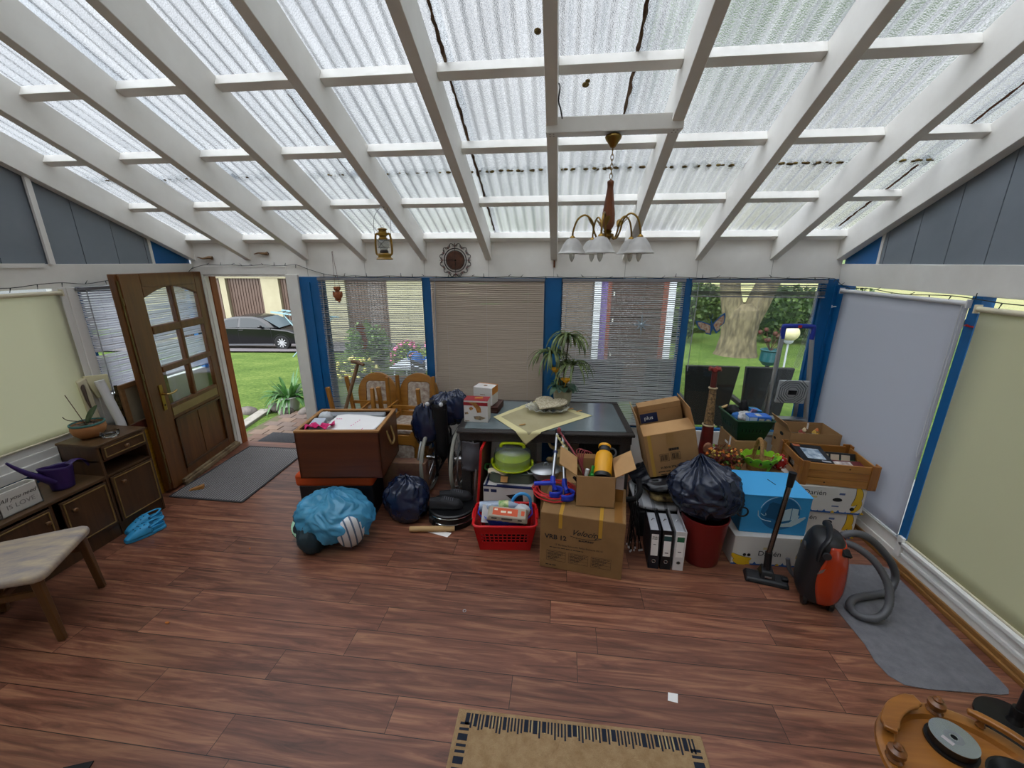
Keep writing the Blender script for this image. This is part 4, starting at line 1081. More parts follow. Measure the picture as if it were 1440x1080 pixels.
# pictures leaning behind the door
t = thing('framed_picture', 'brown framed picture with beige canvas leaning on the left wall', 'picture', (-3.752, 3.20, 0), 0, rot=(0, -.012, .19))
b = MB(); FW = wood('picture frame wood', '6a4a2a', '84603a', 1, .45, 14)
for (a0, a1, c0, c1) in ((-.27,.27,.0,.045), (-.27,.27,1.045,1.09), (-.27,-.225,.045,1.045), (.225,.27,.045,1.045)): b.box(-.025, 0, a0, a1, c0, c1)
b.build('frame', FW, t, 0, .006)
b = MB(); b.box(-.02, -.012, -.23, .23, .04, 1.05); b.build('canvas', mt('beige canvas', '8a7f6a', .85, var='7a705c', vs=5), t, 0)
t = thing('painting', 'unframed yellow and dark red painting leaning in front of framed picture', 'painting', (-3.712, 3.16, 0), 0, rot=(0, -.02, .19))
b = MB(); b.box(-.02, 0, -.27, .25, 0, .74); b.build('stretcher', mt('canvas edge', '59402c', .8), t, 0)
b = MB(); P = [(-.27,0),(.25,0),(.25,.5),(.05,.62),(-.1,.66),(-.27,.70)]; b.prism(P, .0, .001, rot=(pi/2, 0, pi/2)); b.build('yellow_paint', mt('yellow paint', 'b98a1e', .6, var='8f6414', vs=9, vstretch=(1,.6,5)), t, 0)
b = MB(); P = [(-.27,.70),(-.1,.66),(.05,.62),(.25,.5),(.25,.74),(-.27,.74)]; b.prism(P, .0, .001, rot=(pi/2, 0, pi/2)); b.build('red_paint', mt('dark red paint', '5a2416', .6, var='3c1810', vs=8), t, 0)

# clogs
def clog(loc, rz, label, flip):
    t = thing('clog', label, 'shoe', loc, rz, 'pair of blue clogs')
    CB = mt('sky blue foam', '2f93c4', .55)
    def wid(s): return .036+.016*sin(pi*min(1, s*1.1))*(1 if s > .3 else .6)+.004
    L_ = .265
    out = []
    for k in range(25):
        s = k/24; out.append((L_*(s-.5), wid(s)*(1-max(0,(s-.82)/.18)**2*.55)*(1-max(0,(.1-s)/.1)**2*.4)))
    poly = [(x, -w*.95) for x, w in out]+[(x, w) for x, w in reversed(out)]
    b = MB(); b.prism(poly, 0, .026); b.build('sole', CB, t, 40, .006)
    # vamp shell over the front 60 percent
    b = MB()
    def vf(u, v):
        s = .38+.62*v; x = L_*(s-.5); w = (wid(s)*(1-max(0,(s-.82)/.18)**2*.55))
        h = .072*(1-(max(0, s-.45)/.55)**1.8)*.95+.008
        a = pi*u
        return (x, w*cos(a), .022+h*sin(a)**.8)
    b.grid(vf, 20, 14)
    o = b.build('upper', CB, t, 180); o.modifiers.new('S', 'SOLIDIFY').thickness = .005
    b = MB()
    def sf(u, v):
        a = pi*.5+pi*u
        x = -.03+ (.105)*cos(a)*1.0; y = .045*sin(a)
        z = .024+.045*v
        return (x, y, z)
    b.grid(lambda u, v: (-.035+.098*cos(pi*.5+pi*u), .043*sin(pi*.5+pi*u), .022+.03*v), 18, 3); 
    o = b.build('heel_cup', CB, t, 180); o.modifiers.new('S', 'SOLIDIFY').thickness = .004
    b = MB(); P = [(-.02+.105*cos(pi*.5+pi*k/16)*(.6+.4), .046*sin(pi*.5+pi*k/16), .075+.012*sin(pi*k/16)) for k in range(17)]
    b.tube(P, .009, 8, flat=.4); b.build('heel_strap', CB, t)
    for s in (-1, 1):
        b = MB(); b.cyl((-.02, s*.044, .075), (-.02, s*.052, .075), .010, seg=10); b.build('rivet', mt('dark blue rivet', '1d5f88', .5), t)
    b = MB()
    for (x, y) in ((.0,.018),(.0,-.018),(.03,0),(.03,.028),(.03,-.028),(.06,.016),(.06,-.016)):
        s = x/L_+.5; h = .072*(1-(max(0,s-.45)/.55)**1.8)*.95+.008; w = wid(s)
        z = .022+h*sqrt(max(0,1-(y/w)**2))**.8
        b.sph((x, y, z+.002), .006, 8, 5, (1,1,.5))
    b.build('vent_holes', mt('vent shade', '124a66', .8), t)
    return t
clog((-3.255, 2.46, 0), atan2(-.212, -.083), 'sky blue foam clog nearest the room beside the tall cabinet', 1)
clog((-3.37, 2.56, 0), atan2(-.25, -.06), 'sky blue foam clog right against the cabinet plinth', -1)

# dining chair on the left edge
t = thing('chair', 'wooden chair with beige watercolour pattern seat at the left edge', 'chair', (-3.085, 1.645, 0), atan2(.466,.885))
UP = mt('watercolour upholstery', 'b5a48c', .85, var='8d8585', vs=7, vstretch=(1,3,1))
CW = wood('chair walnut', '4a301a', '63431f', 2, .35, 14)
b = MB(); P = [(.225,-.235),(.235,-.2),(.235,.2),(.225,.235),(.19,.25),(-.21,.215),(-.235,.2),(-.235,-.2),(-.21,-.215),(.19,-.25)]
b.prism(P, .415, .468); o = b.build('seat', UP, t, 40, .02, 4)
for (x, y, s) in ((.20,.205,1), (.20,-.205,-1)):
    b = MB(); b.hexa([(x+.0-.018,y-.016+s*.01,0),(x+.018,y-.016+s*.01,0),(x+.018,y+.016+s*.01,0),(x-.018,y+.016+s*.01,0),(x-.04,y-.022,.415),(x+.0,y-.022,.415),(x+.0,y+.022,.415),(x-.04,y+.022,.415)]); b.build('leg', CW, t, 0, .006)
for s in (-1, 1):
    b = MB(); b.bar((-.27, s*.185, 0), (-.20, s*.185, .45), .036, .036, (0,1,0)); b.bar((-.20, s*.185, .43), (-.30, s*.185, .95), .036, .03, (0,1,0)); b.build('leg', CW, t, 0, .005)
b = MB()
for s in (-1, 1): b.bar((.17, s*.2, .33), (-.21, s*.185, .33), .02, .035)
b.bar((.17,-.2,.395), (.17,.2,.395), .02, .04); b.bar((-.20,-.185,.395), (-.2,.185,.395), .02, .04); b.bar((0,-.19,.33),(0,.19,.33),.02,.03)
b.build('stretcher', CW, t, 0)
b = MB(); b.hexa([(-.215,-.17,.50),(-.195,-.17,.50),(-.195,.17,.50),(-.215,.17,.5),(-.32,-.19,.92),(-.27,-.19,.92),(-.27,.19,.92),(-.32,.19,.92)]); b.build('backrest', UP, t, 0, .018, 3)

# floor runner mat by the door
def rib_mat():
    m, nt, b = nodes('ribbed entrance mat'); N = nt.nodes; L = nt.links
    tc = N.new('ShaderNodeTexCoord'); sp = N.new('ShaderNodeSeparateXYZ'); L.new(tc.outputs['Object'], sp.inputs[0])
    m1 = N.new('ShaderNodeMath'); m1.operation = 'MULTIPLY'; m1.inputs[1].default_value = 2*pi/.026; L.new(sp.outputs[0], m1.inputs[0])
    m2 = N.new('ShaderNodeMath'); m2.operation = 'SINE'; L.new(m1.outputs[0], m2.inputs[0])
    r = N.new('ShaderNodeValToRGB'); r.color_ramp.elements[0].position = .35; r.color_ramp.elements[0].color = hexc('4b4a4c'); r.color_ramp.elements[1].position = .75; r.color_ramp.elements[1].color = hexc('8f8c8a')
    mm = N.new('ShaderNodeMath'); mm.operation = 'MULTIPLY_ADD'; mm.inputs[1].default_value = .5; mm.inputs[2].default_value = .5; L.new(m2.outputs[0], mm.inputs[0]); L.new(mm.outputs[0], r.inputs[0])
    L.new(r.outputs[0], b.inputs['Base Color']); b.inputs['Roughness'].default_value = .95
    bp = N.new('ShaderNodeBump'); bp.inputs['Distance'].default_value = .004; L.new(mm.outputs[0], bp.inputs['Height']); L.new(bp.outputs[0], b.inputs['Normal'])
    return m
t = thing('entrance_mat', 'grey ribbed mat on the floor inside the open door', 'mat', (0, 0, 0))
b = MB(); b.prism([(-3.56,2.985),(-2.83,2.975),(-2.88,4.06),(-3.60,4.06)], .0, .008); b.build('ribs', rib_mat(), t, 0)
b = MB(); P = [(-3.565,2.98),(-2.825,2.97),(-2.875,4.065),(-3.61,4.065)]
for i in range(4): b.bar((*P[i], .005), (*P[(i+1)%4], .005), .018, .01)
b.build('border', mt('mat edge', '3a393b', .8), t, 0)
tag(MB().hexa([(-.06,-.02,0),(.06,-.025,0),(.06,.025,0),(-.06,.02,0),(-.055,-.018,.008),(.06,-.025,.035),(.06,.025,.035),(-.055,.018,.008)]).build('door_wedge', wood('raw wedge', 'a06c34', 'bd8748', 0), None, 0, .003, loc=(-3.42, 3.12, .009), rot=(0,0,.5)), 'light wooden wedge on the mat under the open door', 'door wedge')
tag(MB().box(-.09,.02,-.04,.05,0,.006).build('floor_tile', BLACKM, None, 0, loc=(-1.97, .98, 0), rot=(0,0,.35)), 'black flat piece lying on the floor at lower left', 'tile')
r = random.Random(12)
for k, (x, y, l) in enumerate([(-2.31, 1.72, 'orange wood chip on the floor right of the chair'), (-2.06, 2.66, 'small brown crumb on the floor right of the clogs'), (-2.3, 2.4, 'tiny chip on the floor before the clogs')]):
    tag(MB().sph((0,0,.004), .010 if k == 0 else .006, 8, 5, (1.5,.8,.4)).build('wood_chip', mt('orange chip', 'b0672a', .8), None, loc=(x, y, 0), rot=(0,0,k)), l, 'chip')
# ================================================================== MIDDLE
def crumple(b, c, R, seed, seg=72, rings=48, folds=11, amp=.13, neck=None, flat=None, pleat=.05, mi=None):
    """bin bag: ellipsoid with pleats running to a gathered neck and small crumples; flattened underneath"""
    b.sph(c, 1, seg, rings, mi=mi, fn=crumple_fn(R, seed, folds, amp, neck, flat, pleat))
    return b
def crumple_fn(R, seed, folds=11, amp=.13, neck=None, flat=None, pleat=.05):
    R = Vector(R)
    def fn(p):
        d = p.normalized()
        th = atan2(d.y, d.x)
        w = Vector((nz(d, 1.6, seed+3), nz(d, 1.6, seed+11), nz(d, 1.6, seed+21)))*.35
        q = amp*nz(d, 1.3, seed)
        e = d+w
        c1 = 1-abs(noise.noise(Vector((e.x*2.3+seed, e.y*2.3, e.z*1.7))))*2.4
        c2 = 1-abs(noise.noise(Vector((e.x*4.6, e.y*4.6+seed, e.z*3.2))))*2.4
        c3 = 1-abs(noise.noise(Vector((e.x*10, e.y*10, e.z*7+seed))))*2.4
        q += .065*c1+.038*c2+.014*c3
        up = max(0, d.z)**.6
        q += pleat*(.15+up*1.3)*(1-2*abs(sin(folds*.5*th+2.2*nz(d, 1.4, seed+9)+1.2*d.z)))
        s = 1+q
        v = Vector((d.x*R.x*s, d.y*R.y*s, d.z*R.z*s))
        if flat is not None and v.z < flat: v.z = flat + (v.z-flat)*.02
        if neck:
            n = Vector(neck); k = max(0, d.z-.72)/.28
            v = v.lerp(Vector((n.x+v.x*.35, n.y+v.y*.35, v.z+n.z*k)), k*k)
        return v
    return fn
# ------------------------------------------------------------------ chest on orange ottoman
t = thing('ottoman', 'black storage stool with an orange cushion under the wooden chest', 'stool', (-1.86, 3.095, 0), .12)
b = MB(); b.box(-.31, .31, -.225, .22, .0, .298); b.build('base', mt('black leatherette', '17161a', .45), t, 0, .012)
b = MB(); b.box(-.325, .325, -.25, .235, .30, .415); b.build('cushion', mt('orange cloth', 'c24a14', .8, bump=.1), t, 0, .03, 4)
CH = wood('mahogany chest', '4a2413', '5e3019', 0, .4, 10); RIM = wood('pine rim', '8f6232', 'a97a44', 0, .5, 12)
t = thing('chest', 'reddish brown wooden chest with rope handle full of papers', 'chest', (-1.752, 3.05, .418), .125)
b = MB(); b.tray(.665, .51, .40, .018); b.build('body', CH, t, 0, .003)
b = MB(); 
for (x0,x1,y0,y1) in ((-.335,.335,-.257,-.225),(-.335,.335,.225,.257),(-.335,-.305,-.225,.225),(.305,.335,-.225,.225)): b.box(x0,x1,y0,y1,.398,.415)
b.build('rim', RIM, t, 0, .003)
RP = mt('rope', 'a58a58', .9, var='8a7044', vs=60)
for s in (1, -1):
    b = MB(); b.tube(catmull([(s*.332,-.06,.33), (s*.355,-.055,.24), (s*.36,-.03,.20), (s*.36,.03,.20), (s*.355,.055,.24), (s*.332,.06,.33)], 5), .009, 8); b.build('rope_handle', RP, t)
# contents
C0 = (-1.752, 3.05)
def at(lx, ly, z, a=.125): return (C0[0]+lx*cos(a)-ly*sin(a), C0[1]+lx*sin(a)+ly*cos(a), z)
b = MB(); r = random.Random(1)
b.grid(lambda u, v: (-.19+.43*u+.02*v, -.21+.33*v, .012*sin(u*5)*v+.02*v+.008*nz((u*4, v*4, 0), 1)), 20, 14)
o = b.build('paper_sheet', PAPER, None, 180, loc=at(.03, 0, .80), rot=(0,0,.1)); o.modifiers.new('S','SOLIDIFY').thickness = .001
tag(o, 'large white sheet with pink print lying on top in the chest', 'paper')
pk = MB()
for k in range(5): pk.box(.045+.006*k, .052+.006*k, -.14+.03*k, -.125+.03*k, .0275, .0282)
for k in range(3): pk.box(-.14+.018*k, -.128+.018*k, .02, .03, .0245, .0255)
pk.box(.15,.155,-.19,-.16,.019,.0195)
pk.build('pink_print', mt('pink print', 'd86a9c', .7), o, 0)
b = MB()
def rb(u, v): return (.22*(u-.5), .07*(v-.5)+.03*sin(u*7), .03+.03*abs(sin(u*9+v*2))+.015*nz((u*5,v*5,0),1.5))
b.grid(rb, 30, 8); o = b.build('pink_cloth', mt('magenta cloth', 'c01460', .6), None, 180, loc=at(-.17, -.15, .79), rot=(0,0,.5)); o.modifiers.new('S','SOLIDIFY').thickness = .004
tag(o, 'crumpled magenta cloth in the near left corner of the chest', 'cloth')
tag(MB().box(-.05,.05,-.07,.07,0,.10).build('grey_carton', mt('pale grey carton', 'aab2bc', .6), None, 0, .006, loc=at(-.235, -.05, .735), rot=(.1,.05,.2)), 'pale blue grey carton at the left end of the chest', 'box')
tag(MB().box(-.26,.26,-.035,.035,0,.03).build('grey_tray', mt('grey film', '8d9296', .3), None, 0, .012, loc=at(.0, .175, .79), rot=(.15,0,.13)), 'grey plastic tray along the back of the chest', 'tray')
o = tag(crumple(MB(), (0,0,0), (.06,.05,.05), 31, 24, 16).build('plastic_wrap', mt('crumpled clear wrap', 'b9bcbf', .25), None, 180, loc=at(-.245,.13,.80)), 'crumpled clear wrap in the far left corner of the chest', 'wrap')
tag(MB().box(-.28,.28,-.21,.21,0,.34).build('paper_stack', mt('grey paper stack', '8c8a88', .9), None, 0, loc=at(.0,.0,.442), rot=(0,0,.125)), 'stack of grey papers filling the chest below the sheet', 'papers')

# ------------------------------------------------------------------ oval back chairs
PAIS = mt('paisley fabric', 'c2b8a8', .9, var='8c7468', vs=26)
def oval_chair(label, loc, rz, inverted=False):
    t = thing('dining_chair', label, 'chair', loc, rz, None, rot=(pi, 0, rz) if inverted else None)
    b = MB(); P = [(-.21,-.22),(.21,-.22),(.20,.20),(-.20,.20)]; b.prism(rrect(-.21,.21,-.22,.20,.05), .43, .475); b.build('seat', PAIS, t, 40, .012, 3)
    b = MB()
    for (a, c) in (((-.2,-.19),(.2,-.19)),((-.2,.18),(.2,.18)),((-.19,-.2),(-.19,.19)),((.19,-.2),(.19,.19))): b.bar((*a,.405),(*c,.405),.022,.05)
    b.build('apron', OAKX, t, 0, .003)
    for x in (-.19, .19):
        b = MB(); b.hexa([(x-.016,-.206,0),(x+.016,-.206,0),(x+.016,-.174,0),(x-.016,-.174,0),(x-.021,-.211,.43),(x+.021,-.211,.43),(x+.021,-.169,.43),(x-.021,-.169,.43)]); b.build('leg', OAK, t, 0, .004)
        b = MB(); b.bar((x,.23,0),(x,.18,.44),.034,.034,(1,0,0)); b.build('leg', OAK, t, 0, .004)
    b = MB(); b.bar((-.19,-.19,.27),(-.19,.20,.27),.018,.03); b.bar((.19,-.19,.27),(.19,.20,.27),.018,.03); b.bar((-.19,0,.27),(.19,0,.27),.018,.03); b.build('stretcher', OAKX, t, 0)
    # oval back leaning back
    b = MB(); n = 40
    K = Matrix.Translation((0, .185, .43)) @ Matrix.Rotation(-.14, 4, 'X') @ Matrix.Diagonal((1, 1, .92 if inverted else 1, 1))
    b.M = K
    out = [(.205*sin(pi*q/20-pi/2)*-1, .365+.215*cos(pi*q/20-pi/2)) for q in range(21)]
    out += [(-.20,.30),(-.185,.2),(-.16,.1),(-.145,.0),(-.12,-.02),(-.06,.055),(.06,.055),(.12,-.02),(.145,0),(.16,.1),(.185,.2),(.20,.30)]
    n = len(out)
    inn = [(max(-.118, min(.118, x*.72)), max(.16, min(.49, .33+(z-.30)*.72))) for x, z in out]
    inn = [(x*(1-.18*max(0,(abs(z-.325)-.12)/.06)**2) if abs(z-.325) > .12 else x, z) for x, z in inn]
    vs = []
    for P, y in ((out,-.02),(inn,-.02),(inn,.02),(out,.02)): vs += [(x, y, z) for x, z in P]
    fs = []
    for L_ in range(4):
        for k in range(n): fs.append((L_*n+k, ((L_+1)%4)*n+k, ((L_+1)%4)*n+(k+1)%n, L_*n+(k+1)%n))
    b.add(vs, fs)
    b.bar((-.15,0,.0),(-.13,0,.2),.04,.03,(1,0,0)); b.bar((.15,0,.0),(.13,0,.2),.04,.03,(1,0,0))
    b.build('back_frame', OAKX, t, 40, .004)
    b = MB(); b.M = K; b.prism([(x*.98, z) for x, z in inn], -.015, .018, (pi/2,0,0)); b.build('back_pad', PAIS, t, 40, .008, 3)
    return t
oval_chair('oval backed oak chair standing behind the chest, left of its twin', (-1.865, 3.67, 0), .04)
oval_chair('oval backed oak chair standing behind the folded wheelchair', (-1.435, 3.69, 0), .0)
oval_chair('upturned oak chair resting on the left oval backed chair, legs up', (-1.895, 3.60, .995), -pi/2+.05, True)
oval_chair('upturned oak chair resting on the oval backed chair behind wheelchair', (-1.455, 3.68, .995), -.03, True)
b = MB(); b.box(-.21,.19,-.05,.05,0,.40)
tag(b.build('storage_box', mt('marbled brown board', '5c3a3a', .5, var='8a6a4c', vs=5), None, 0, .008, loc=(-1.335, 3.20, 0), rot=(0,0,.05)), 'box with purple brown marbled front between chest and wheelchair', 'box')
# spade handle
t = thing('spade', 'long wooden T handled spade leaning behind the chest', 'spade', (-2.15, 3.345, 0))
b = MB(); b.cyl((0.02,.0,.3), (.24,.27,1.17), .017, seg=10); b.build('shaft', wood('ash handle', '5d432c', '7d5f42', 2, .6, 18), t)
b = MB(); b.tube([(.175,.28,1.19),(.24,.27,1.185),(.305,.255,1.165)], [.016,.019,.016], 10); b.build('grip', wood('ash handle', '5d432c', '7d5f42', 2, .6, 18), t)
b = MB(); b.hexa([(-.09,-.03,0),(.07,-.02,0),(.07,-.012,0),(-.09,-.022,0),(-.07,-.0,.3),(.10,.01,.3),(.10,.018,.3),(-.07,.008,.3)]); b.build('blade', mt('old steel', '5c5a58', .5, .8), t, 0)

# ------------------------------------------------------------------ wheelchair
t = thing('wheelchair', 'folded black wheelchair with grey tyres and silver hand rims', 'wheelchair', (-1.05, 3.45, 0))
TY = mt('grey tyre', '8a887e', .7, bump=.3, bs=120)
for s in (-1, 1):
    x = s*.135; w = None
    b = MB(); P = [(x+s*.03*sin(a)*0, .292*cos(a), .31+.292*sin(a)) for a in [2*pi*k/48 for k in range(48)]]
    b.tube(P, .018, 10, closed=True); w = b.build('wheel', TY, t)
    b = MB(); P = [(x, .268*cos(a), .31+.268*sin(a)) for a in [2*pi*k/48 for k in range(48)]]; b.tube(P, .010, 8, closed=True); b.build('rim', CHROME, w)
    b = MB(); P = [(x+s*.045, .25*cos(a), .31+.25*sin(a)) for a in [2*pi*k/48 for k in range(48)]]; b.tube(P, .009, 8, closed=True)
    for k in range(4): a = pi/4+pi/2*k; b.cyl((x+s*.045, .25*cos(a), .31+.25*sin(a)), (x, .26*cos(a), .31+.26*sin(a)), .004, seg=6)
    b.build('hand_rim', ALU, w)
    b = MB()
    for k in range(18):
        a = 2*pi*k/18; b.cyl((x+(.025 if k % 2 else -.025), .03*cos(a+.4), .31+.03*sin(a+.4)), (x, .265*cos(a), .31+.265*sin(a)), .0016, seg=5)
    b.build('spokes', CHROME, w)
    b = MB(); b.cyl((x-.04,0,.31),(x+.04,0,.31), .028, seg=14); b.build('hub', CHROME, w)
    # frame side
    X = s*.06
    b = MB(); b.tube(catmull([(X,-.20,.93),(X,-.11,.915),(X,-.10,.80),(X,-.09,.55),(X,-.07,.16)], 4), .012, 8)
    b.tube([(X,-.09,.50),(X,.36,.50),(X,.44,.42),(X,.46,.10)], .012, 8); b.tube([(X,-.08,.2),(X,.40,.2)], .011, 8); b.cyl((X,0,.31),(x,0,.31),.012, seg=8)
    b.build('frame_side', mt('dark tube', '2a2a2d', .35, .7), t)
    b = MB(); b.tube([(X,-.115,.915),(X,-.16,.925),(X,-.235,.935)], [.019,.022,.019], 10); g = b.build('push_handle', BLACK, t)
    b = MB(); b.sph((X,-.237,.936), .019, 10, 6); b.build('handle_cap', mt('grey cap', 'bfc0c4', .35), g)
    b = MB(); b.tube(catmull([(X+s*.0,-.17,.90),(X,-.16,.87),(X,-.13,.85)],4), .006, 6); b.build('brake_lever', BLACK, t)
    b = MB(); P = [(X, .46+.07*cos(a), .085+.07*sin(a)) for a in [2*pi*k/24 for k in range(24)]]; b.tube(P, .016, 8, closed=True); b.build('castor', mt('castor tyre', '3a3a3c', .7), t)
b = MB()
def seatc(u, v):
    x = -.06+.12*u; return (x, -.105-.045*sin(pi*u)+.05*v, .90-.52*v)
b.grid(seatc, 8, 12)
o = b.build('back_sling', mt('black nylon', '101013', .7), t, 180); o.modifiers.new('S','SOLIDIFY').thickness = .006
b = MB(); b.grid(lambda u, v: (-.06+.12*u, -.06+.40*v, .52-.22*(1-abs(2*u-1))**.6), 10, 6); o = b.build('seat_sling', mt('black nylon', '101013', .7), t, 180); o.modifiers.new('S','SOLIDIFY').thickness = .005
b = MB(); b.cyl((-.06,.05,.48),(.06,.05,.22),.009, seg=8); b.cyl((.06,.08,.48),(-.06,.08,.22),.009, seg=8); b.build('cross_brace', mt('dark tube', '2a2a2d', .35, .7), t)
b = MB(); crumple(b, (0.02,.02,0), (.17,.085,.15), 3, folds=9, pleat=.06)
# wings hanging left
crumple(b, (-.15,-.10,-.13), (.12,.07,.19), 8, 48, 34, folds=7, pleat=.08)
crumple(b, (.13,.02,.02), (.11,.075,.155), 12, 48, 34, folds=7, pleat=.06)
tag(b.build('plastic_bag', mt('glossy navy bag', '18223c', .2, bump=.25, bs=22, spec=.7), None, 180, loc=(-1.05, 3.48, .79)), 'navy bin bag draped over the seat of the folded wheelchair', 'bag')

# drum with shoes
t = thing('round_case', 'round black case with silver hoops under the black shoes', 'case', (-.865, 2.985, 0))
b = MB(); b.lathe([(.195,0),(.2,.01),(.2,.125),(.19,.132),(0,.132)], 48); b.build('case_body', mt('black gloss', '0d0d0f', .3), t)
for z in (.055, .108):
    b = MB(); b.tube([(.201*cos(a), .201*sin(a), z) for a in [2*pi*k/48 for k in range(48)]], .004, 6, closed=True); b.build('hoop', CHROME, t)
b = MB(); b.cbox((-.13,-.165,.07), (.06,.03,.05), (0,0,-.7)); b.build('clasp', BLACK, t, 0, .005)
def shoe(loc, rz, label):
    t = thing('shoe', label, 'shoe', loc, rz, 'pair of black shoes')
    b = MB(); pts = []
    L_ = .28
    def w_(s): return .034+.016*sin(pi*s)+.008*(s > .55)*sin(pi*(s-.55)/.45)
    prof_ = [(L_*(k/20-.5), w_(k/20)*(1-.5*max(0,(k/20-.85)/.15)**2)) for k in range(21)]
    poly = [(x, -w) for x, w in prof_]+[(x, w) for x, w in reversed(prof_)]
    b.prism(poly, 0, .025); b.build('sole', BLACKM, t, 40, .005)
    b = MB()
    def up(u, v):
        s = v; x = L_*(s-.5)*.98; w = w_(s)*(1-.5*max(0,(s-.85)/.15)**2)*.96
        h = .075 if s < .38 else .075-.04*((s-.38)/.62)**1.2
        h *= (1-.75*max(0,(s-.88)/.12)**2)
        a = pi*u
        y = w*cos(a); z = .02+h*sin(a)**.6
        if s < .36 and .22 < u < .78: z = .02+h*.62
        return (x, y, z)
    b.grid(up, 24, 30); o = b.build('upper', mt('black suede', '1e1e21', .75), t, 50)
    b = MB()
    for k in range(5):
        s = .46+.06*k; x = L_*(s-.5); h = .075-.04*((s-.38)/.62)**1.2
        b.tube([(x,-.024,.016+h),(x,0,.024+h),(x,.024,.016+h)], .003, 5)
    b.build('laces', mt('dark laces', '55555c', .8), t)
shoe((-.90, 2.925, .133), .1, 'black lace up shoe on the round case, nearest the room')
shoe((-.85, 3.05, .133), .25, 'black lace up shoe on the round case, behind the first')
# navy bag on floor + cardboard tube + paper
b = MB(); crumple(b, (0,0,0), (.185,.165,.20), 21, flat=-.16, folds=9, pleat=.05)
tag(b.build('plastic_bag', mt('glossy navy bag', '18223c', .2, bump=.25, bs=22, spec=.7), None, 180, loc=(-1.25, 2.955, .165)), 'navy bin bag lying on the floor beside the blue sack', 'bag')
b = MB(); b.cyl((-1.16, 2.745, .024), (-.80, 2.795, .024), .023, seg=18)
tag(b.build('cardboard_tube', mt('tube card', 'b08f62', .8), None), 'tan cardboard tube lying on the floor before the round case', 'tube')
tag(MB().prism([(-1.045,2.765),(-.84,2.71),(-.82,2.765),(-.99,2.80)], 0, .0015).build('paper_sheet', PAPER, None, 0), 'folded white paper on the floor by the cardboard tube', 'paper')
# big blue sack
t = thing('plastic_sack', 'big translucent blue sack in front of the chest', 'bag', (-1.70, 2.60, 0))
def bluemat():
    m = bpy.data.materials.new('blue film'); m.use_nodes = True; nt = m.node_tree; N = nt.nodes; L = nt.links
    p = N['Principled BSDF']; out = N['Material Output']; p.inputs['Base Color'].default_value = hexc('62bee8'); p.inputs['Roughness'].default_value = .18; p.inputs['Specular IOR Level'].default_value = .8
    tl = N.new('ShaderNodeBsdfTranslucent'); tl.inputs[0].default_value = hexc('6cc6f0')
    tr = N.new('ShaderNodeBsdfTransparent'); tr.inputs[0].default_value = hexc('a8dcf4')
    m1 = N.new('ShaderNodeMixShader'); m1.inputs[0].default_value = .3; L.new(p.outputs[0], m1.inputs[1]); L.new(tl.outputs[0], m1.inputs[2])
    m2 = N.new('ShaderNodeMixShader'); m2.inputs[0].default_value = .36; L.new(m1.outputs[0], m2.inputs[1]); L.new(tr.outputs[0], m2.inputs[2]); L.new(m2.outputs[0], out.inputs[0])
    tc = N.new('ShaderNodeTexCoord'); n = N.new('ShaderNodeTexNoise'); n.inputs['Scale'].default_value = 18; L.new(tc.outputs['Object'], n.inputs['Vector'])
    bp = N.new('ShaderNodeBump'); bp.inputs['Strength'].default_value = .35; bp.inputs['Distance'].default_value = .01; L.new(n.outputs['Fac'], bp.inputs['Height']); L.new(bp.outputs[0], p.inputs['Normal'])
    return m
b = MB(); ff = crumple_fn((.285,.225,.20), 41, 6, .08, None, None, .028)
def film(u, v):
    a = 2*pi*u
    dg = (degrees(a)+360) % 360
    # bottom edge of the open sack: high over the dark bundle in front, a tail hanging at the right
    def bumpd(c0, w): 
        q = abs((dg-c0+180) % 360-180); return max(0, 1-q/w)
    low = 128-30*bumpd(262, 30)-4*bumpd(306, 22)-6*bumpd(225, 40)+6*sin(a*5)
    ph = radians(low)*v
    d = Vector((sin(ph)*cos(a), sin(ph)*sin(a), cos(ph)))
    p = ff(d); k = max(0, v-.75)/.25
    p = p*(1+.10*k*k*sin(a*9+2))
    return (p.x, p.y, max(.006, .20+p.z))
b.grid(film, 150, 70, cu=True)
b.build('film', bluemat(), t, 180)
b = MB()
P = catmull([(-.27,-.05,.22),(-.27,-.12,.17),(-.22,-.16,.13),(-.16,-.18,.13)], 5)
b.tube(P, [.02]*len(P), 8, flat=.3); b.build('drawstring', mt('pale green string', 'a9d8b8', .4), t)
o = tag(crumple(MB(), (0,0,0), (.185,.165,.155), 55, 60, 40, flat=-.142).build('cloth_bundle', mt('dark teal cloth', '1c3038', .55, bump=.2, bs=20), None, 180, loc=(-1.815, 2.575, .145)), 'dark cloth bundle showing under the left half of the blue sack', 'cloth')
tag(crumple(MB(), (0,0,0), (.10,.10,.12), 57, 40, 28, flat=-.11).build('cloth_bundle', mt('dark teal cloth', '1c3038', .55, bump=.2, bs=20), None, 180, loc=(-1.81, 2.45, .112)), 'dark cloth corner poking out at lower left of the blue sack', 'cloth')
t = thing('cushion', 'white cushion with grey stripes showing at the right front of the blue sack', 'cushion', (-1.515, 2.485, .16), 0, rot=(.15, .2, -.75))
b = MB(); b.sph((0,0,0), .13, 28, 18, (.52, .78, 1.12)); b.build('cover', mt('white cotton', 'd8d8da', .85), t)
b = MB()
for k in range(4):
    ph = -.9+.45*k; P = [(.13*.43*cos(a)*cos(ph*.8)+.001, -.13*.77*cos(ph*.9)*abs(cos(a))**.5*(1) , .13*1.09*sin(a)) for a in []]
for k in range(4):
    y = -.075+.045*k; q = sqrt(max(0, 1-(y/.0975)**2))
    b.tube([(.069*q*cos(a), y, .147*q*sin(a)) for a in [2*pi*i/30 for i in range(30)]], .006, 6, closed=True)
b.build('stripes', mt('grey blue stripe', '5d6f86', .85), t)

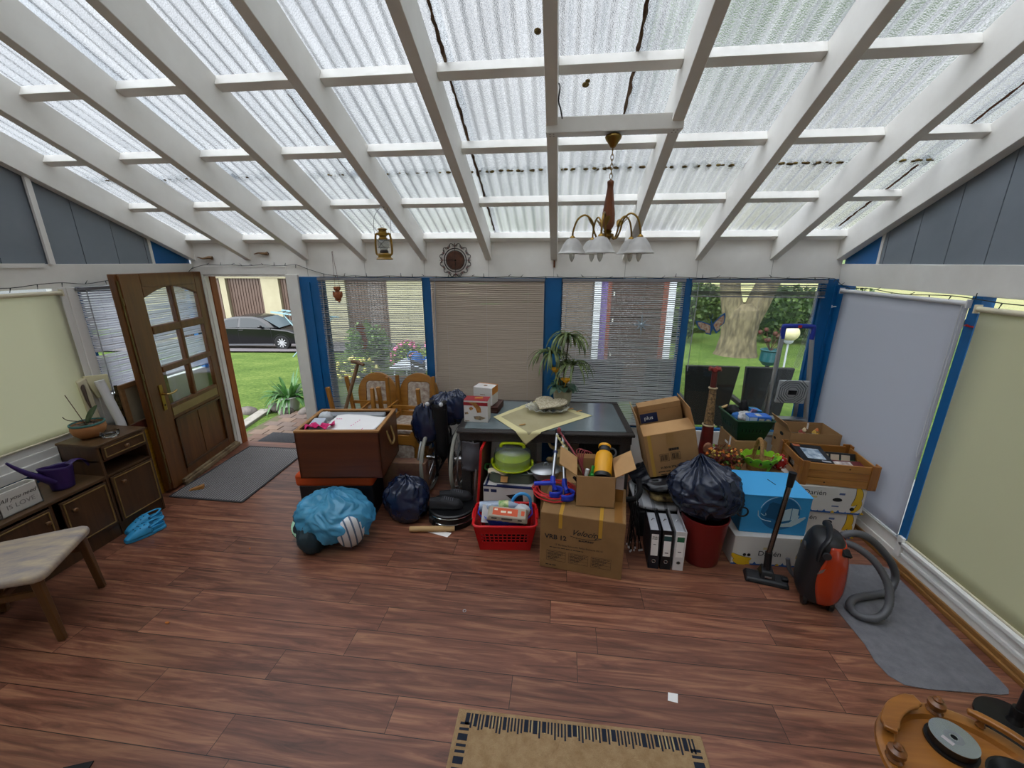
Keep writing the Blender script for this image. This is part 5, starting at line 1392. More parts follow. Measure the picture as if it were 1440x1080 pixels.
# ------------------------------------------------------------------ table
def rattan_mat():
    return mt('dark rattan', '232021', .5, var='38322e', vs=90, bump=.5, bs=160)
RT = rattan_mat()
TX, TY_, TA, TW, TD, TZ = -.125, 3.595, .054, 1.49, .845, .735
t = thing('garden_table', 'dark rattan garden table with a grey glass top against the windows', 'table', (TX, TY_, 0), TA)
b = MB(); w, d_ = TW/2, TD/2
for (x0,x1,y0,y1) in ((-w,w,-d_,-d_+.065),(-w,w,d_-.065,d_),(-w,-w+.065,-d_+.065,d_-.065),(w-.065,w,-d_+.065,d_-.065)): b.box(x0,x1,y0,y1,TZ-.025,TZ)
for (x0,x1,y0,y1) in ((-w+.02,w-.02,-d_+.02,-d_+.04),(-w+.02,w-.02,d_-.04,d_-.02),(-w+.02,-w+.04,-d_+.04,d_-.04),(w-.04,w-.02,-d_+.04,d_-.04)): b.box(x0,x1,y0,y1,TZ-.10,TZ-.02)
b.build('table_frame', RT, t, 0, .008)
b = MB(); b.box(-w+.06,w-.06,-d_+.06,d_-.06,TZ-.006,TZ+.004); b.build('glass_top', mt('grey glass top', '5c676a', .12, spec=.6, var='667275', vs=2), t, 0, .002)
for sx in (-1,1):
    for sy in (-1,1): b = MB(); b.box(sx*(w-.07)-.045, sx*(w-.07)+.045, sy*(d_-.07)-.045, sy*(d_-.07)+.045, 0, TZ-.03); b.build('leg', RT, t, 0, .01)
TT = TZ+.0045
def ton(x, y): # table top support height
    return TT
# bakeware boxes
def product_box(label, loc, rz, size, front, top, band=None):
    w, d_, h = size
    t = thing('carton', label, 'box', loc, rz)
    b = MB(); b.box(-w/2,w/2,-d_/2,d_/2,0,h); b.build('box', front, t, 0, .003)
    return t
t = product_box('white and red kitchen appliance carton at the front left of the table', (-.715, 3.40, TT), -.03, (.215,.13,.20), mt('white card', 'cfcac6', .5), None)
y = -.0657
b = MB(); b.box(-.1075,.1075,y,y+.0004,.155,.185); b.box(-.1075,.1075,-.065,.065,.1995,.2012); b.mi = 0
b.box(-.1082,-.1074,-.065,.065,.155,.185)
b.build('red_band', mt('red print', '8c1822', .5), t, 0)
b = MB(); b.prism([(-.07,.185),(-.03,.165),(-.0,.13),(.015,.09),(.05,.095),(.045,.14),(.0,.185)], 0, .0012, (pi/2,0,0), (0,y,0)); b.prism([(-.05,.11),(-.03,.115),(-.02,.13),(-.04,.145),(-.06,.13)], 0, .001, (pi/2,0,0), (0,y,0)); b.build('bread_print', mt('bread print', 'b57a38', .6, var='7c4a22', vs=40), t, 0)
b = MB(); b.prism([(-.02,.055),(.04,.06),(.09,.045),(.04,.02),(-.01,.03)], 0, .0011, (pi/2,0,0), (0,y,0)); b.prism([(-.10,.09),(-.07,.095),(-.065,.075),(-.098,.07)], 0, .001, (pi/2,0,0), (0,y,0)); b.box(-.10,-.06,y-.0008,y,.008,.013); b.build('slicer_print', mt('grey print', '5c5350', .6, var='a98a60', vs=40), t, 0)
b = MB(); b.cyl((-.02,.0,.20),(.05,.01,.205),.012,seg=10); b.build('bread_loaf_print', mt('bread top', 'b57a38', .6), t)
t = thing('tray_stack', 'dark brown wooden trays under the white and orange carton', 'tray', (-.68, 3.70, TT), -.1)
for k in range(3):
    b = MB(); b.M = Matrix.Translation((.0, 0, .001+.021*k)); b.tray(.27,.24,.019,.012); b.build('tray', wood('dark tray wood', '3a211a', '54302a', 0, .4, 14), t, 0, .002)
t = product_box('white carton with an orange top edge on the brown trays', (-.69, 3.69, TT+.065), -.22, (.19,.15,.17), mt('white card', 'cfcac6', .5), None)
b = MB(); b.box(-.095,.095,.06,.0755,.1695,.1712); b.box(-.09,.09,.0752,.0762,.02,.17); b.box(.0945,.0956,-.07,.075,.10,.17); b.build('orange_print', mt('orange print', 'c27a2c', .5), t, 0)
b = MB(); b.prism([(.02*cos(2*pi*k/8),.02*sin(2*pi*k/8)) for k in range(8)], .17, .1714); b.box(-.025,.025,-.0762,-.075,.10,.105); b.box(-.02,.03,-.075+.0,-.074,.08,.083); b.build('emblem_print', mt('brown print', '7c5a3a', .6), t, 0)
# tablecloth
b = MB()
CL = [(-.585,3.475),(-.255,3.05),(.315,3.615),(-.20,4.02)]
def clothpt(u, v):
    P = [Vector((*p,0)) for p in CL]
    p = (P[0]*(1-u)+P[1]*u)*(1-v)+(P[3]*(1-u)+P[2]*u)*v
    # hang over the front edge of the table
    ca, sa = cos(-TA), sin(-TA); lx = (p.x-TX)*ca-(p.y-TY_)*sa; ly = (p.x-TX)*sa+(p.y-TY_)*ca
    edge = -TD/2-.004
    z = TT+.0025+.004*(.5+.5*nz((lx*5, ly*5, 1), 1.2))+.006*max(0,nz((lx*9, ly*7, 3),1))
    if ly < edge:
        e = edge-ly; ly = edge-.003-.012*nz((lx*9, e*4, 0), 1)*min(1,e*10); z = TT-.004-e*.98
    x = TX+lx*cos(TA)-ly*sin(TA); y = TY_+lx*sin(TA)+ly*cos(TA)
    return (x, y, z)
b.grid(clothpt, 64, 64)
def inb(i, j): return i < 6 or j < 6 or i > 57 or j > 57
me = b.build('tablecloth', [mt('olive voile', 'a89e7c', .9, var='9e9470', vs=5), mt('yellow border', 'd2c896', .9)], None, 180)
for k, p in enumerate(me.data.polygons): p.material_index = 1 if inb(k % 64, k//64) else 0
me.modifiers.new('S','SOLIDIFY').thickness = .0015
tag(me, 'square olive tablecloth with pale yellow border hanging over the table edge', 'tablecloth')
b = MB()
for (x, y) in ((-.30,3.30),(.20,3.70),(.12,3.75)): b.cbox((x, y, TT+.013), (.06,.018,.001), (0,0,.6))
b.build('orange_motif', mt('orange motif', 'b08040', .9), me, 0)
# heart on glass dish
t = thing('glass_dish', 'clear faceted glass dish under the wicker heart', 'dish', (-.10, 3.66, TT+.013))
b = MB()
def dish(u, v):
    a = 2*pi*u; rr = .03+.15*v; z = .002+.045*v*v
    if v > .55: z += .012*sin(16*a)*(v-.55)/.45
    return (rr*1.15*cos(a), rr*.85*sin(a), z)
b.grid(dish, 64, 10, cu=True); b.lathe([(0,.002),(.03,.002)], 24, cap=False, sx=1.15, sy=.85)
o = b.build('bowl', clear('dish glass', 'eeeee8', .05, .72, .8), t, 60); o.modifiers.new('S','SOLIDIFY').thickness = .003
t = thing('wicker_heart', 'cream wicker heart lying on the glass dish', 'decoration', (-.085, 3.70, TT+.085), 0, rot=(.10,-.05,-.50))
H = []
for k in range(40):
    a = 2*pi*k/40; H.append((.0098*16*sin(a)**3, .0098*(13*cos(a)-5*cos(2*a)-2*cos(3*a)-cos(4*a))))
b = MB(); b.prism(list(reversed(H)), -.012, .010); b.build('heart', mt('cream wicker', 'd6ccb2', .9, var='8d7e60', vs=70, bump=.8, bs=90), t, 40, .006, 2)
b = MB(); b.tube([(x, y, .0) for x, y in H], .010, 8, closed=True); b.build('edge', mt('cream wicker', 'd6ccb2', .9, var='8d7e60', vs=70, bump=.8, bs=90), t)
# artificial plant in white vase
t = thing('artificial_plant', 'artificial plant with drooping striped leaves and two yellow flowers in a cream vase', 'plant', (.04, 3.885, TT+.008))
b = MB()
def vase(u, v):
    a = 2*pi*u; r_ = .058+.042*v+ .006*sin(v*6)
    z = .17*v
    if v > .8: z += .03*sin(2*a+.6)*(v-.8)/.2
    return (r_*cos(a)*1.1, r_*sin(a)*.85, z)
b.grid(vase, 40, 14, cu=True); b.lathe([(0,.0),(.058,.0)], 40, cap=False, sx=1.1, sy=.85); b.lathe([(0,.13),(.09,.13)], 30, cap=False, sx=1.1, sy=.85)
o = b.build('vase', mt('cream ceramic', 'bdb79c', .45), t, 180); o.modifiers.new('S','SOLIDIFY').thickness = .004
DR = translucent('dracaena leaf', '76864a', .15, .5, var='2c3c24', vs=14)
def archleaf(b, base, a, L, w, up, n=10):
    d = Vector((cos(a), sin(a), 0)); sd = Vector((-sin(a), cos(a), 0)); vs = []
    p = Vector(base); ang = up
    for i in range(n+1):
        t_ = i/n; ww = w*(.45+.55*sin(pi*min(1,.2+t_*.8)))*(1 if i < n else .1)
        vs += [tuple(p-sd*ww+Vector((0,0,ww*.5))), tuple(p), tuple(p+sd*ww+Vector((0,0,ww*.5)))]
        p = p+(d*cos(ang)+Vector((0,0,1))*sin(ang))*(L/n); ang = up-(up+1.52)*((i+1)/n)**.62
    fs = []
    for i in range(n): q = i*3; fs += [(q, q+1, q+4, q+3), (q+1, q+2, q+5, q+4)]
    b.add(vs, fs)
for k, (tip, nleaf, seed) in enumerate([((.035,-.02,.66), 40, 3), ((-.13,-.05,.50), 34, 5), ((.09,-.07,.40), 38, 7)]):
    b = MB(); b.tube(catmull([(.0,0,.12),(tip[0]*.3,tip[1],tip[2]*.55),(tip[0]*.9,tip[1],tip[2]*.85),tip], 5), .008, 6)
    st = b.build('stem', mt('plant stem', '4a4228', .8), t)
    r = random.Random(seed); b = MB()
    for _ in range(nleaf): archleaf(b, tip, r.uniform(0, 2*pi), r.uniform(.24,.36), r.uniform(.008,.012), r.uniform(.7,1.45))
    b.build('leaf_tuft', DR, st, 180)
b = MB(); r = random.Random(17)
for k in range(18):
    a = 2*pi*k/18+r.uniform(-.2,.2); leafblade(b, (.03*cos(a), .03*sin(a)-.02, .185), a, r.uniform(.14,.20), r.uniform(.034,.048), r.uniform(.25,.9), r.uniform(.45,.85), 7)
b.build('broad_leaves', translucent('ivy leaf', '2a4c3e', .1, .4, var='5a7a62', vs=20), t, 180)
for (x, y, z) in ((-.075,-.14,.36),(.025,-.17,.27)):
    b = MB()
    for k in range(5): a = 2*pi*k/5; leafblade(b, (x, y, z), a, .085, .036, .8, .3, 6)
    b.lathe([(.004,0),(.012,.02),(.016,.035)], 12, (x, y, z)); b.tube([(x*.3, y*.3, .15), (x, y, z)], .003, 6); b.build('flower', mt('yellow petal', 'e0a414', .6), t, 180)

# ------------------------------------------------------------------ under the table
t = thing('carton', 'long white carton with navy edges under the cake carrier', 'box', (-.385, 3.22, 0), -.03)
b = MB(); b.box(-.215,.215,-.19,.19,0,.30); b.build('box', mt('white card', 'cfcac6', .5), t, 0, .004)
b = MB(); b.box(-.215,.215,-.1912,-.19,.286,.301); b.box(-.10,.215,-.19,-.17,.3,.3012); b.box(-.21,-.165,-.1914,-.19,.235,.262); b.box(-.15,-.10,-.1914,-.19,.235,.262); b.box(-.20,-.18,-.19,.0,.3,.3012); b.box(-.215,.215,-.1912,-.19,0,.008); b.build('navy_print', mt('navy print', '1a2350', .6), t, 0)
b = MB(); b.prism([(-.02,.215),(.12,.245),(.13,.15),(.09,.13)], 0, .0015, (pi/2,0,0), (0,-.19,0)); b.build('black_tear', mt('black tear', '17161a', .9), t, 0)
t = thing('casserole', 'grey green oval roasting dish beneath the cake carrier', 'dish', (-.38, 3.20, .302))
b = MB(); GG = mt('grey green enamel', '566052', .45)
b.prism(rrect(-.19,.20,-.13,.13,.06,6), 0, .085); b.build('dish', GG, t, 40, .01, 3)
b = MB(); b.prism(rrect(-.195,.205,-.135,.135,.06,6), .086, .10); b.build('lid', mt('dark green lid', '3c4a3c', .45), t, 40, .006)
for s in (-1,1): b = MB(); b.tube(catmull([(.005+s*.19,-.05,.07),(.005+s*.235,-.04,.085),(.005+s*.235,.04,.085),(.005+s*.19,.05,.07)],4), .009, 8); b.build('handle', mt('green handle', '3f7a38', .5), t)
b = MB(); b.grid(lambda u, v: (-.17+.24*u, -.10-.035*v+.01*sin(u*9), .112-.02*v*v+.006*sin(u*14+v*3)), 24, 6); o = b.build('tea_towel', mt('cream cloth', 'd0c2a8', .9), None, 180, loc=(-.40, 3.20, .302)); o.modifiers.new('S','SOLIDIFY').thickness = .004
tag(o, 'cream crumpled cloth between the roasting dish and the cake carrier', 'cloth')
tag(MB().prism([(-.03,-.02),(.03,-.02),(.035,.03),(-.025,.035)], 0, .012, (1.2,0,0)).build('wood_tag', mt('tan wood tag', 'b8854c', .7), None, 0, .003, loc=(-.43, 3.055, .345)), 'tan wooden tag hanging in front of the roasting dish', 'tag')
t = thing('cake_carrier', 'lime green cake carrier with a clear domed lid', 'cake carrier', (-.375, 3.20, .403))
LIME = translucent('lime plastic', 'cfdf20', .2, .35)
b = MB(); b.lathe([(.0,.004),(.13,.004),(.16,.012),(.178,.022),(.180,.030),(.165,.028),(.15,.016),(0,.014)], 48); b.build('base_plate', LIME, t)
b = MB(); b.lathe([(.150,.02),(.152,.10),(.0,.10)], 48, cap=False); b.build('insert', LIME, t)
for s in (-1,1): b = MB(); b.cbox((s*.172,-.01,.045), (.02,.06,.04), (0,0,.1*s)); b.build('clip', LIME, t, 0, .006)
b = MB(); b.lathe([(.166,.028),(.163,.11),(.150,.155),(.12,.182),(.07,.192),(0,.194)], 48, cap=False); o = b.build('lid', clear('clear dome', 'eef2f4', .08, .955, .5), t); o.modifiers.new('S','SOLIDIFY').thickness = .002
b = MB(); b.tube(catmull([(-.10,-.01,.178),(-.085,-.01,.212),(0,-.012,.222),(.085,-.01,.212),(.10,-.01,.178)],5), .011, 8, flat=1.3); b.build('lid_handle', LIME, t)
# box + roaster
tag(MB().box(-.15,.15,-.17,.17,0,.36).build('carton', CARD, None, 0, .004, loc=(.03, 3.225, 0)), 'plain cardboard box below the aluminium roaster', 'box')
t = thing('roaster', 'oval aluminium roasting pan with lid behind the crutches', 'pan', (-.085, 3.125, .362), .3)
AL2 = mt('brushed pan', 'a4a6a8', .38, .9)
b = MB(); b.lathe([(.085,0),(.11,.06),(.112,.065),(.10,.065),(.09,.055)], 36, sx=1.15, sy=.9); b.build('pan', AL2, t)
b = MB(); b.lathe([(.116,.064),(.116,.07),(.10,.085),(.05,.10),(0,.104)], 36, sx=1.15, sy=.9); b.build('lid', AL2, t)
b = MB(); b.tube(catmull([(-.02,0,.10),(-.015,0,.125),(.015,0,.125),(.02,0,.10)],4), .005, 8); b.build('lid_handle', AL2, t)
for s in (-1,1): b = MB(); b.tube(catmull([(s*.12,-.04,.055),(s*.155,-.03,.058),(s*.155,.03,.058),(s*.12,.04,.055)],4), .005, 8); b.build('handle', AL2, t)
# red board
t = thing('red_board', 'tan board with a bright red edge standing beside the white carton', 'board', (-.665, 3.27, 0), 0, rot=(0,.075,-.03))
b = MB(); b.box(-.0,.012,-.21,.25,0,.61); b.build('panel', mt('tan panel', '6f4a33', .7), t, 0)
b = MB(); b.box(-.004,.016,-.222,-.208,0,.615); b.box(-.004,.016,-.21,.25,.61,.625); b.build('red_edge', mt('red edge', 'b81c1a', .45), t, 0, .002)
t = thing('grey_pole', 'grey metal pole leaning against the red edged board', 'pole', (-.70, 3.06, 0))
b = MB(); b.cyl((0,0,0),(.03,.02,.42),.011,seg=10); b.build('tube', ALU, t)
# grey fabric hanging
b = MB(); b.grid(lambda u, v: (-.075+.15*u+.03*v*(u-.3), .012*sin(u*6+v*2)+.006*sin(v*9), -.27*v+.01*nz((u*3,v*4,0),2)), 16, 18)
o = b.build('grey_bag', mt('grey nylon', '4c4b51', .6, bump=.2, bs=30), None, 180, loc=(-.73, 3.15, .632)); o.modifiers.new('S','SOLIDIFY').thickness = .006
tag(o, 'grey fabric bag hanging from the left front of the table', 'bag')
# plush
t = thing('plush_toy', 'beige plush toy with curved horns under the table', 'toy', (.02, 3.30, .362)); t.scale = (.66, .66, .66)
PL = mt('beige plush', 'a08a5e', .95, bump=.4, bs=120)
b = MB(); b.sph((0,0,.10), .10, 20, 14, (1,.8,1)); b.build('body', PL, t)
b = MB(); b.sph((0,-.03,.235), .075, 20, 14, (1,.9,.9)); b.sph((0,-.095,.215), .042, 14, 10); b.build('head', PL, t)
for s in (-1,1):
    b = MB(); P = catmull([(s*.05,-.01,.28),(s*.10,-.01,.30),(s*.13,-.01,.36),(s*.10,-.01,.40)],5); b.tube(P, [.03-.026*i/(len(P)-1) for i in range(len(P))], 10); b.build('horn', mt('pale horn', 'b5a070', .9), t)
    b = MB(); b.sph((s*.11,-.02,.12), .045, 12, 8, (1.2,.8,.8)); b.build('arm', PL, t)
    b = MB(); b.sph((s*.03,-.09,.255), .008, 8, 6); b.build('eye', BLACK, t)
tag(crumple(MB(), (0,0,0), (.11,.07,.12), 71, 30, 20, flat=-.10).build('red_cloth', mt('red cloth', '8c1a1a', .85), None, 180, loc=(-.13, 3.42, .105)), 'red cloth bundle behind the aluminium roaster', 'cloth')
tag(MB().box(-.14,.14,-.09,.09,0,.52).build('carton', mt('white red carton', 'b8b4b4', .6), None, 0, .004, loc=(-.33, 3.58, 0)), 'white carton at the back under the table', 'box')
tag(MB().box(-.19,.19,-.13,.13,0,.62).build('suitcase', BLACKM, None, 0, .02, loc=(.40, 3.48, 0), rot=(.06,0,.1)), 'black case standing under the right half of the table', 'case')

# ------------------------------------------------------------------ red basket
RB = mt('red plastic', 'c0161a', .35)
bx, by, ba = -.375, 2.73, .10
t = thing('laundry_basket', 'small red plastic basket with perforated sides on the floor', 'basket', (bx, by, 0), ba)
b = MB(); w0, d0, w1, d1, h = .19, .115, .232, .155, .235
c = [(-w0,-d0),(w0,-d0),(w0,d0),(-w0,d0)]; C = [(-w1,-d1),(w1,-d1),(w1,d1),(-w1,d1)]
for k in range(4):
    p, q = c[k], c[(k+1)%4]; P, Q = C[k], C[(k+1)%4]
    n = [(0,1,0),(-1,0,0),(0,-1,0),(1,0,0)][k]
    z0, z1 = .05, .19; f0, f1 = z0/h, z1/h
    L0 = lambda a, A, f: (a[0]+(A[0]-a[0])*f, a[1]+(A[1]-a[1])*f)
    pa, qa, Pa, Qa = L0(p,P,f0), L0(q,Q,f0), L0(p,P,f1), L0(q,Q,f1)
    b.lattice((*pa,z0),(*qa,z0),(*Qa,z1),(*Pa,z1), 13 if k % 2 == 0 else 8, 5, .020 if k % 2 == 0 else .036, .045, .004, n, .16)
    for (u, U, zz, ZZ) in ((p,Pa,0,z1) ,):
        pass
    b.hexa([(*p,0),(*q,0),(q[0]+n[0]*.004,q[1]+n[1]*.004,0),(p[0]+n[0]*.004,p[1]+n[1]*.004,0),(*pa,z0),(*qa,z0),(qa[0]+n[0]*.004,qa[1]+n[1]*.004,z0),(pa[0]+n[0]*.004,pa[1]+n[1]*.004,z0)])
    b.hexa([(*Pa,z1),(*Qa,z1),(Qa[0]+n[0]*.004,Qa[1]+n[1]*.004,z1),(Pa[0]+n[0]*.004,Pa[1]+n[1]*.004,z1),(*P,h),(*Q,h),(Q[0]+n[0]*.004,Q[1]+n[1]*.004,h),(P[0]+n[0]*.004,P[1]+n[1]*.004,h)])
b.box(-w0,w0,-d0,d0,0,.004); b.build('basket_body', RB, t, 0)
b = MB(); R_ = rrect(-w1-.004,w1+.004,-d1-.004,d1+.004,.045,5); b.tube([(x,y,h) for x,y in R_], .011, 8, closed=True, flat=.8); b.build('rim', RB, t)
for s in (-1,1): b = MB(); b.tube(catmull([(s*(w1+.004),-.06,h),(s*(w1+.014),-.05,h+.012),(s*(w1+.014),.05,h+.012),(s*(w1+.004),.06,h)],4), .008, 8); b.build('handle', RB, t)
def bl(x, y, z): return (bx+x*cos(ba)-y*sin(ba), by+x*sin(ba)+y*cos(ba), z)
tag(MB().box(-.165,.165,-.095,.095,0,.12).build('basket_filler', mt('dark towel', '14141a', .95), None, 0, .02, loc=bl(0,0,.006), rot=(0,0,ba)), 'dark filler block added under the basin to darken the red basket holes', 'basket_filler')  # dark block added to give the basket holes a shaded inside
t = thing('basin', 'round blue plastic basin with wire handles in the red basket', 'basin', bl(.0,.0,.13), ba)
BB = mt('royal blue plastic', '1c3fae', .35)
b = MB(); b.lathe([(0,0),(.10,0),(.135,.09),(.147,.115),(.143,.118),(.13,.09),(.095,.006),(0,.006)], 36, sx=1.2, sy=.82); b.build('bowl', BB, t)
for s in (-1,1): b = MB(); b.tube([(s*.168,-.05,.10),(s*.205,-.045,.14),(s*.205,.045,.14),(s*.168,.05,.10)], .005, 6); b.build('handle', BB, t)
t = thing('egg_carton', 'grey cardboard egg carton with an orange label on the basin', 'egg carton', bl(.02,-.085,.262), ba-.10, rot=(.42,.05,ba-.09))
EG = mt('grey pulp', 'a39a8a', .95, bump=.3, bs=60)
b = MB()
for i in range(6):
    for j in range(2): b.lathe([(.012,0),(.020,.012),(.024,.034)], 12, (-.125+.05*i, -.026+.052*j, 0))
b.box(-.15,.15,-.054,.054,.032,.037); tr = b.build('cups', EG, t, 40)
b = MB(); b.hexa([(-.152,-.056,.038),(.152,-.056,.038),(.152,.056,.038),(-.152,.056,.038),(-.135,-.042,.075),(.135,-.042,.075),(.135,.042,.075),(-.135,.042,.075)]); b.build('lid', EG, t, 0, .006)
b = MB(); b.box(-.11,.075,-.03,.03,.0752,.0758); b.box(.10,.125,-.02,.02,.0752,.0758); b.build('orange_label', mt('orange label', 'c2512e', .7), t, 0)
b = MB(); b.box(-.05,-.012,-.008,.008,.0758,.0762); b.box(.0,.03,-.008,.008,.0758,.0762); b.box(-.10,-.075,.008,.022,.0758,.0762); b.build('pale_print', mt('cream ink', 'd8c8b0', .8), t, 0)
b = MB(); 
for (x0,x1) in ((-.115,-.075),(-.04,.04),(.08,.11)): b.hexa([(x0,-.0525,.047),(x1,-.0525,.047),(x1,-.052,.047),(x0,-.052,.047),(x0,-.0465,.064),(x1,-.0465,.064),(x1,-.046,.064),(x0,-.046,.064)])
b.build('print', mt('grey ink', '4c4740', .9), t, 0)
t = thing('bottle', 'clear plastic bottle with a fruit label lying in the red basket', 'bottle', bl(-.05,.035,.285), ba, rot=(0,pi/2-.05,ba))
b = MB(); b.lathe([(.0,-.15),(.038,-.15),(.042,-.13),(.040,-.08),(.042,-.05),(.042,.06),(.038,.09),(.018,.13),(.014,.16),(0,.16)], 24); b.build('body', clear('bottle plastic', 'b9cbe0', .08, .45, .6), t)
b = MB(); b.lathe([(.0425,.0),(.0425,.075)], 24, cap=False); b.build('label', mt('fruit label', '4a8a3a', .5, var='d8d0a0', vs=22), t)
b = MB(); b.cyl((0,0,.15),(0,0,.175),.016,seg=14); b.build('cap', RB, t)
b = MB(); P = catmull([(.0,0,0),(-.02,0,.07),(.02,0,.125),(.075,0,.13),(.115,0,.09),(.12,.0,.0)],6); b.tube(P, .012, 10)
tag(b.build('hose', mt('light blue hose', '3f9ad8', .4), None, loc=bl(.075,.07,.24), rot=(0,0,ba)), 'light blue bent hose sticking out of the red basket', 'hose')
tag(MB().box(-.05,.05,-.001,.001,0,.13).build('leaflet', PAPER, None, 0, loc=bl(-.14,-.06,.2), rot=(-.5,.4,ba+.5)), 'white leaflet at the left inside the red basket', 'leaflet')
o = tag(crumple(MB(), (0,0,0), (.06,.05,.045), 77, 24, 16).build('plastic_wrap', mt('crumpled clear wrap', 'b9bcbf', .25), None, 180, loc=bl(.13,-.0,.27)), 'crumpled clear wrap at the right side of the red basket', 'wrap')

# ------------------------------------------------------------------ VRB 12 carton
va = -.137; vx, vy = .218, 2.66
t = thing('carton', 'large brown carton printed VRB 12 on the floor', 'box', (vx, vy, 0), va)
VW, VD, VH = .572, .45, .45
b = MB(); b.box(-VW/2,VW/2,-VD/2,VD/2,0,VH); b.build('box', mt('brown carton', '8c6a42', .8, var='7f5f3a', vs=4), t, 0, .006)
TP = mt('yellow packing tape', 'bb8e34', .35); TP2 = mt('brown parcel tape', '8a6030', .3)
for x in (-.145, .125):
    b = MB(); b.box(x-.012,x+.012,-VD/2-.0012,-VD/2,.34 if x < 0 else .31,VH+.0012); b.box(x-.012,x+.012,-VD/2-.001,VD/2,VH,VH+.0012); b.build('strap_tape', TP, t, 0)
b = MB(); b.box(.21,.265,-VD/2,VD/2,VH,VH+.001); b.box(-VW/2,VW/2,-.02,.02,VH,VH+.0008); b.build('parcel_tape', TP2, t, 0)
yf = -VD/2-.0006
text('VRB 12', .050, INK, t, (-.175,yf,.262), (pi/2,0,0), bold=.0012)
text('Velocity', .058, INK, t, (.025,yf,.322), (pi/2,.0,0), .45, bold=.0006)
b = MB(); b.tube(catmull([(-.10,0,-.012),(-.02,0,-.022),(.06,0,-.016),(.11,0,.004)],4), .0016, 5); b.build('swash', INK, t, loc=(.025,yf,.303))
text('by', .010, INK, t, (-.03,yf,.280)); text('BLAUPUNKT', .018, INK, t, (.035,yf,.264), bold=.0008)
text('12" Bandpass Subwoofer Reflex Enclosure 200 W', .0165, INK, t, (-.015,yf,.205)); printed(t, INK, yf, [(-.215,.02,.177,.008)], 3)
for k in range(3):
    x0 = -.235+.155*k; b = MB()
    for (a0,a1,c0,c1) in ((x0,x0+.135,.068,.0695),(x0,x0+.135,.15,.1515),(x0,x0+.0015,.068,.151),(x0+.1335,x0+.135,.068,.151),(x0,x0+.135,.122,.123),(x0,x0+.135,.095,.096)): b.box(a0,a1,yf,yf+.0008,c0,c1)
    b.build('printed_table', INK, t, 0)
    printed(t, INK, yf, [(x0+.008,x0+.127-.012*q,.139-.012*q,.006) for q in range(6)], 5+k)
printed(t, INK, yf, [(-.24,-.165,.028,.009)], 4)
b = MB(); b.box(-.10,-.02,.05,.08,VH,VH+.0012); b.build('shipping_label', PAPER, t, 0)
# small open carton on top
def open_carton(label, loc, rot, w, d_, h, flaps, mat=CARD, matin=CARDIN, t=.004, tape=None):
    o = thing('open_carton', label, 'box', loc, rot=rot)
    b = MB(); b.tray(w, d_, h, t); b.build('box', mat, o, 0, .001)
    for (side, L_, ang) in flaps:
        b = MB()
        if side == 'l': K = Matrix.Translation((-w/2+t/2,0,h)) @ Matrix.Rotation(-ang,4,'Y'); b.M = K; b.box(-t/2,t/2,-d_/2,d_/2,0,L_)
        if side == 'r': K = Matrix.Translation((w/2-t/2,0,h)) @ Matrix.Rotation(ang,4,'Y'); b.M = K; b.box(-t/2,t/2,-d_/2,d_/2,0,L_)
        if side == 'f': K = Matrix.Translation((0,-d_/2+t/2,h)) @ Matrix.Rotation(ang,4,'X'); b.M = K; b.box(-w/2,w/2,-t/2,t/2,0,L_)
        if side == 'b': K = Matrix.Translation((0,d_/2-t/2,h)) @ Matrix.Rotation(-ang,4,'X'); b.M = K; b.box(-w/2,w/2,-t/2,t/2,0,L_)
        b.build('flap', matin, o, 0)
    return o
sx_, sy_ = .285, 2.71
o = open_carton('small open carton holding the yellow thermos on the VRB 12 carton', (sx_, sy_, VH+.006), (0,-.02,-.03), .265, .285, .235, [('l',.15,.95),('r',.15,1.05),('b',.03,.2)])
t = thing('thermos', 'yellow lidded vacuum flask with black base leaning in the small carton', 'flask', (.325, 2.63, VH+.195), 0, rot=(-1.02,.05,-.10))
b = MB(); b.lathe([(0,0),(.058,0),(.060,.008),(.060,.03)], 32); b.build('base', BLACK, t)
b = MB(); b.lathe([(.061,.03),(.062,.034),(.062,.175),(.056,.20),(.045,.212)], 32); b.build('body', mt('yellow lacquer', 'd99a10', .35), t)
b = MB(); b.lathe([(.045,.212),(.040,.22),(.040,.25),(.043,.255)], 28); b.build('neck', BLACK, t)
b = MB(); b.lathe([(.043,.255),(.046,.26),(.045,.275),(.03,.282),(0,.283)], 28); b.build('lid', mt('yellow lacquer', 'd99a10', .35), t)
b = MB(); b.tube([(.055+.030*cos(a), .0, .225+.035*sin(a)) for a in [2*pi*k/20 for k in range(20)]], .008, 8, closed=True); b.build('carry_ring', BLACK, t)
HT = (.205, 2.66, VH+.10)
t = thing('hand_tool', 'black gripped hand tool poking over the left front edge of the small carton', 'tool', HT)
b = MB(); b.bar((0,0,0),(-.075,-.055,.105),.03,.02); b.build('grip', BLACKM, t, 0, .005)
b = MB(); b.bar((0,0,0),(.05,.03,-.06),.014,.008); b.build('shank', ALU, t, 0)
GGM = mt('green grip', '2c8a34', .5)
tag(MB().tube([(.03,.03,.05),(.055,.02,.12),(.06,.03,.16)], .012, 8).build('hand_tool', GGM, None, loc=HT), 'longer green tool handle standing in the small carton by the thermos', 'tool')
tag(MB().tube([(.05,-.03,.05),(.055,-.02,.10),(.05,-.02,.12)], .012, 8).build('hand_tool', GGM, None, loc=HT), 'shorter green tool handle in the small carton, nearest its front edge', 'tool')
t = thing('bottle', 'white capped small bottle standing in the small carton', 'bottle', HT)
b = MB(); b.cyl((-.005,.03,-.03),(.012,.03,.08),.016,seg=12); b.build('bottle_body', BLACK, t)
b = MB(); b.cyl((.012,.03,.08),(.02,.03,.13),.014,seg=12); b.build('cap', mt('white cap', 'd0d0d0', .4), t)
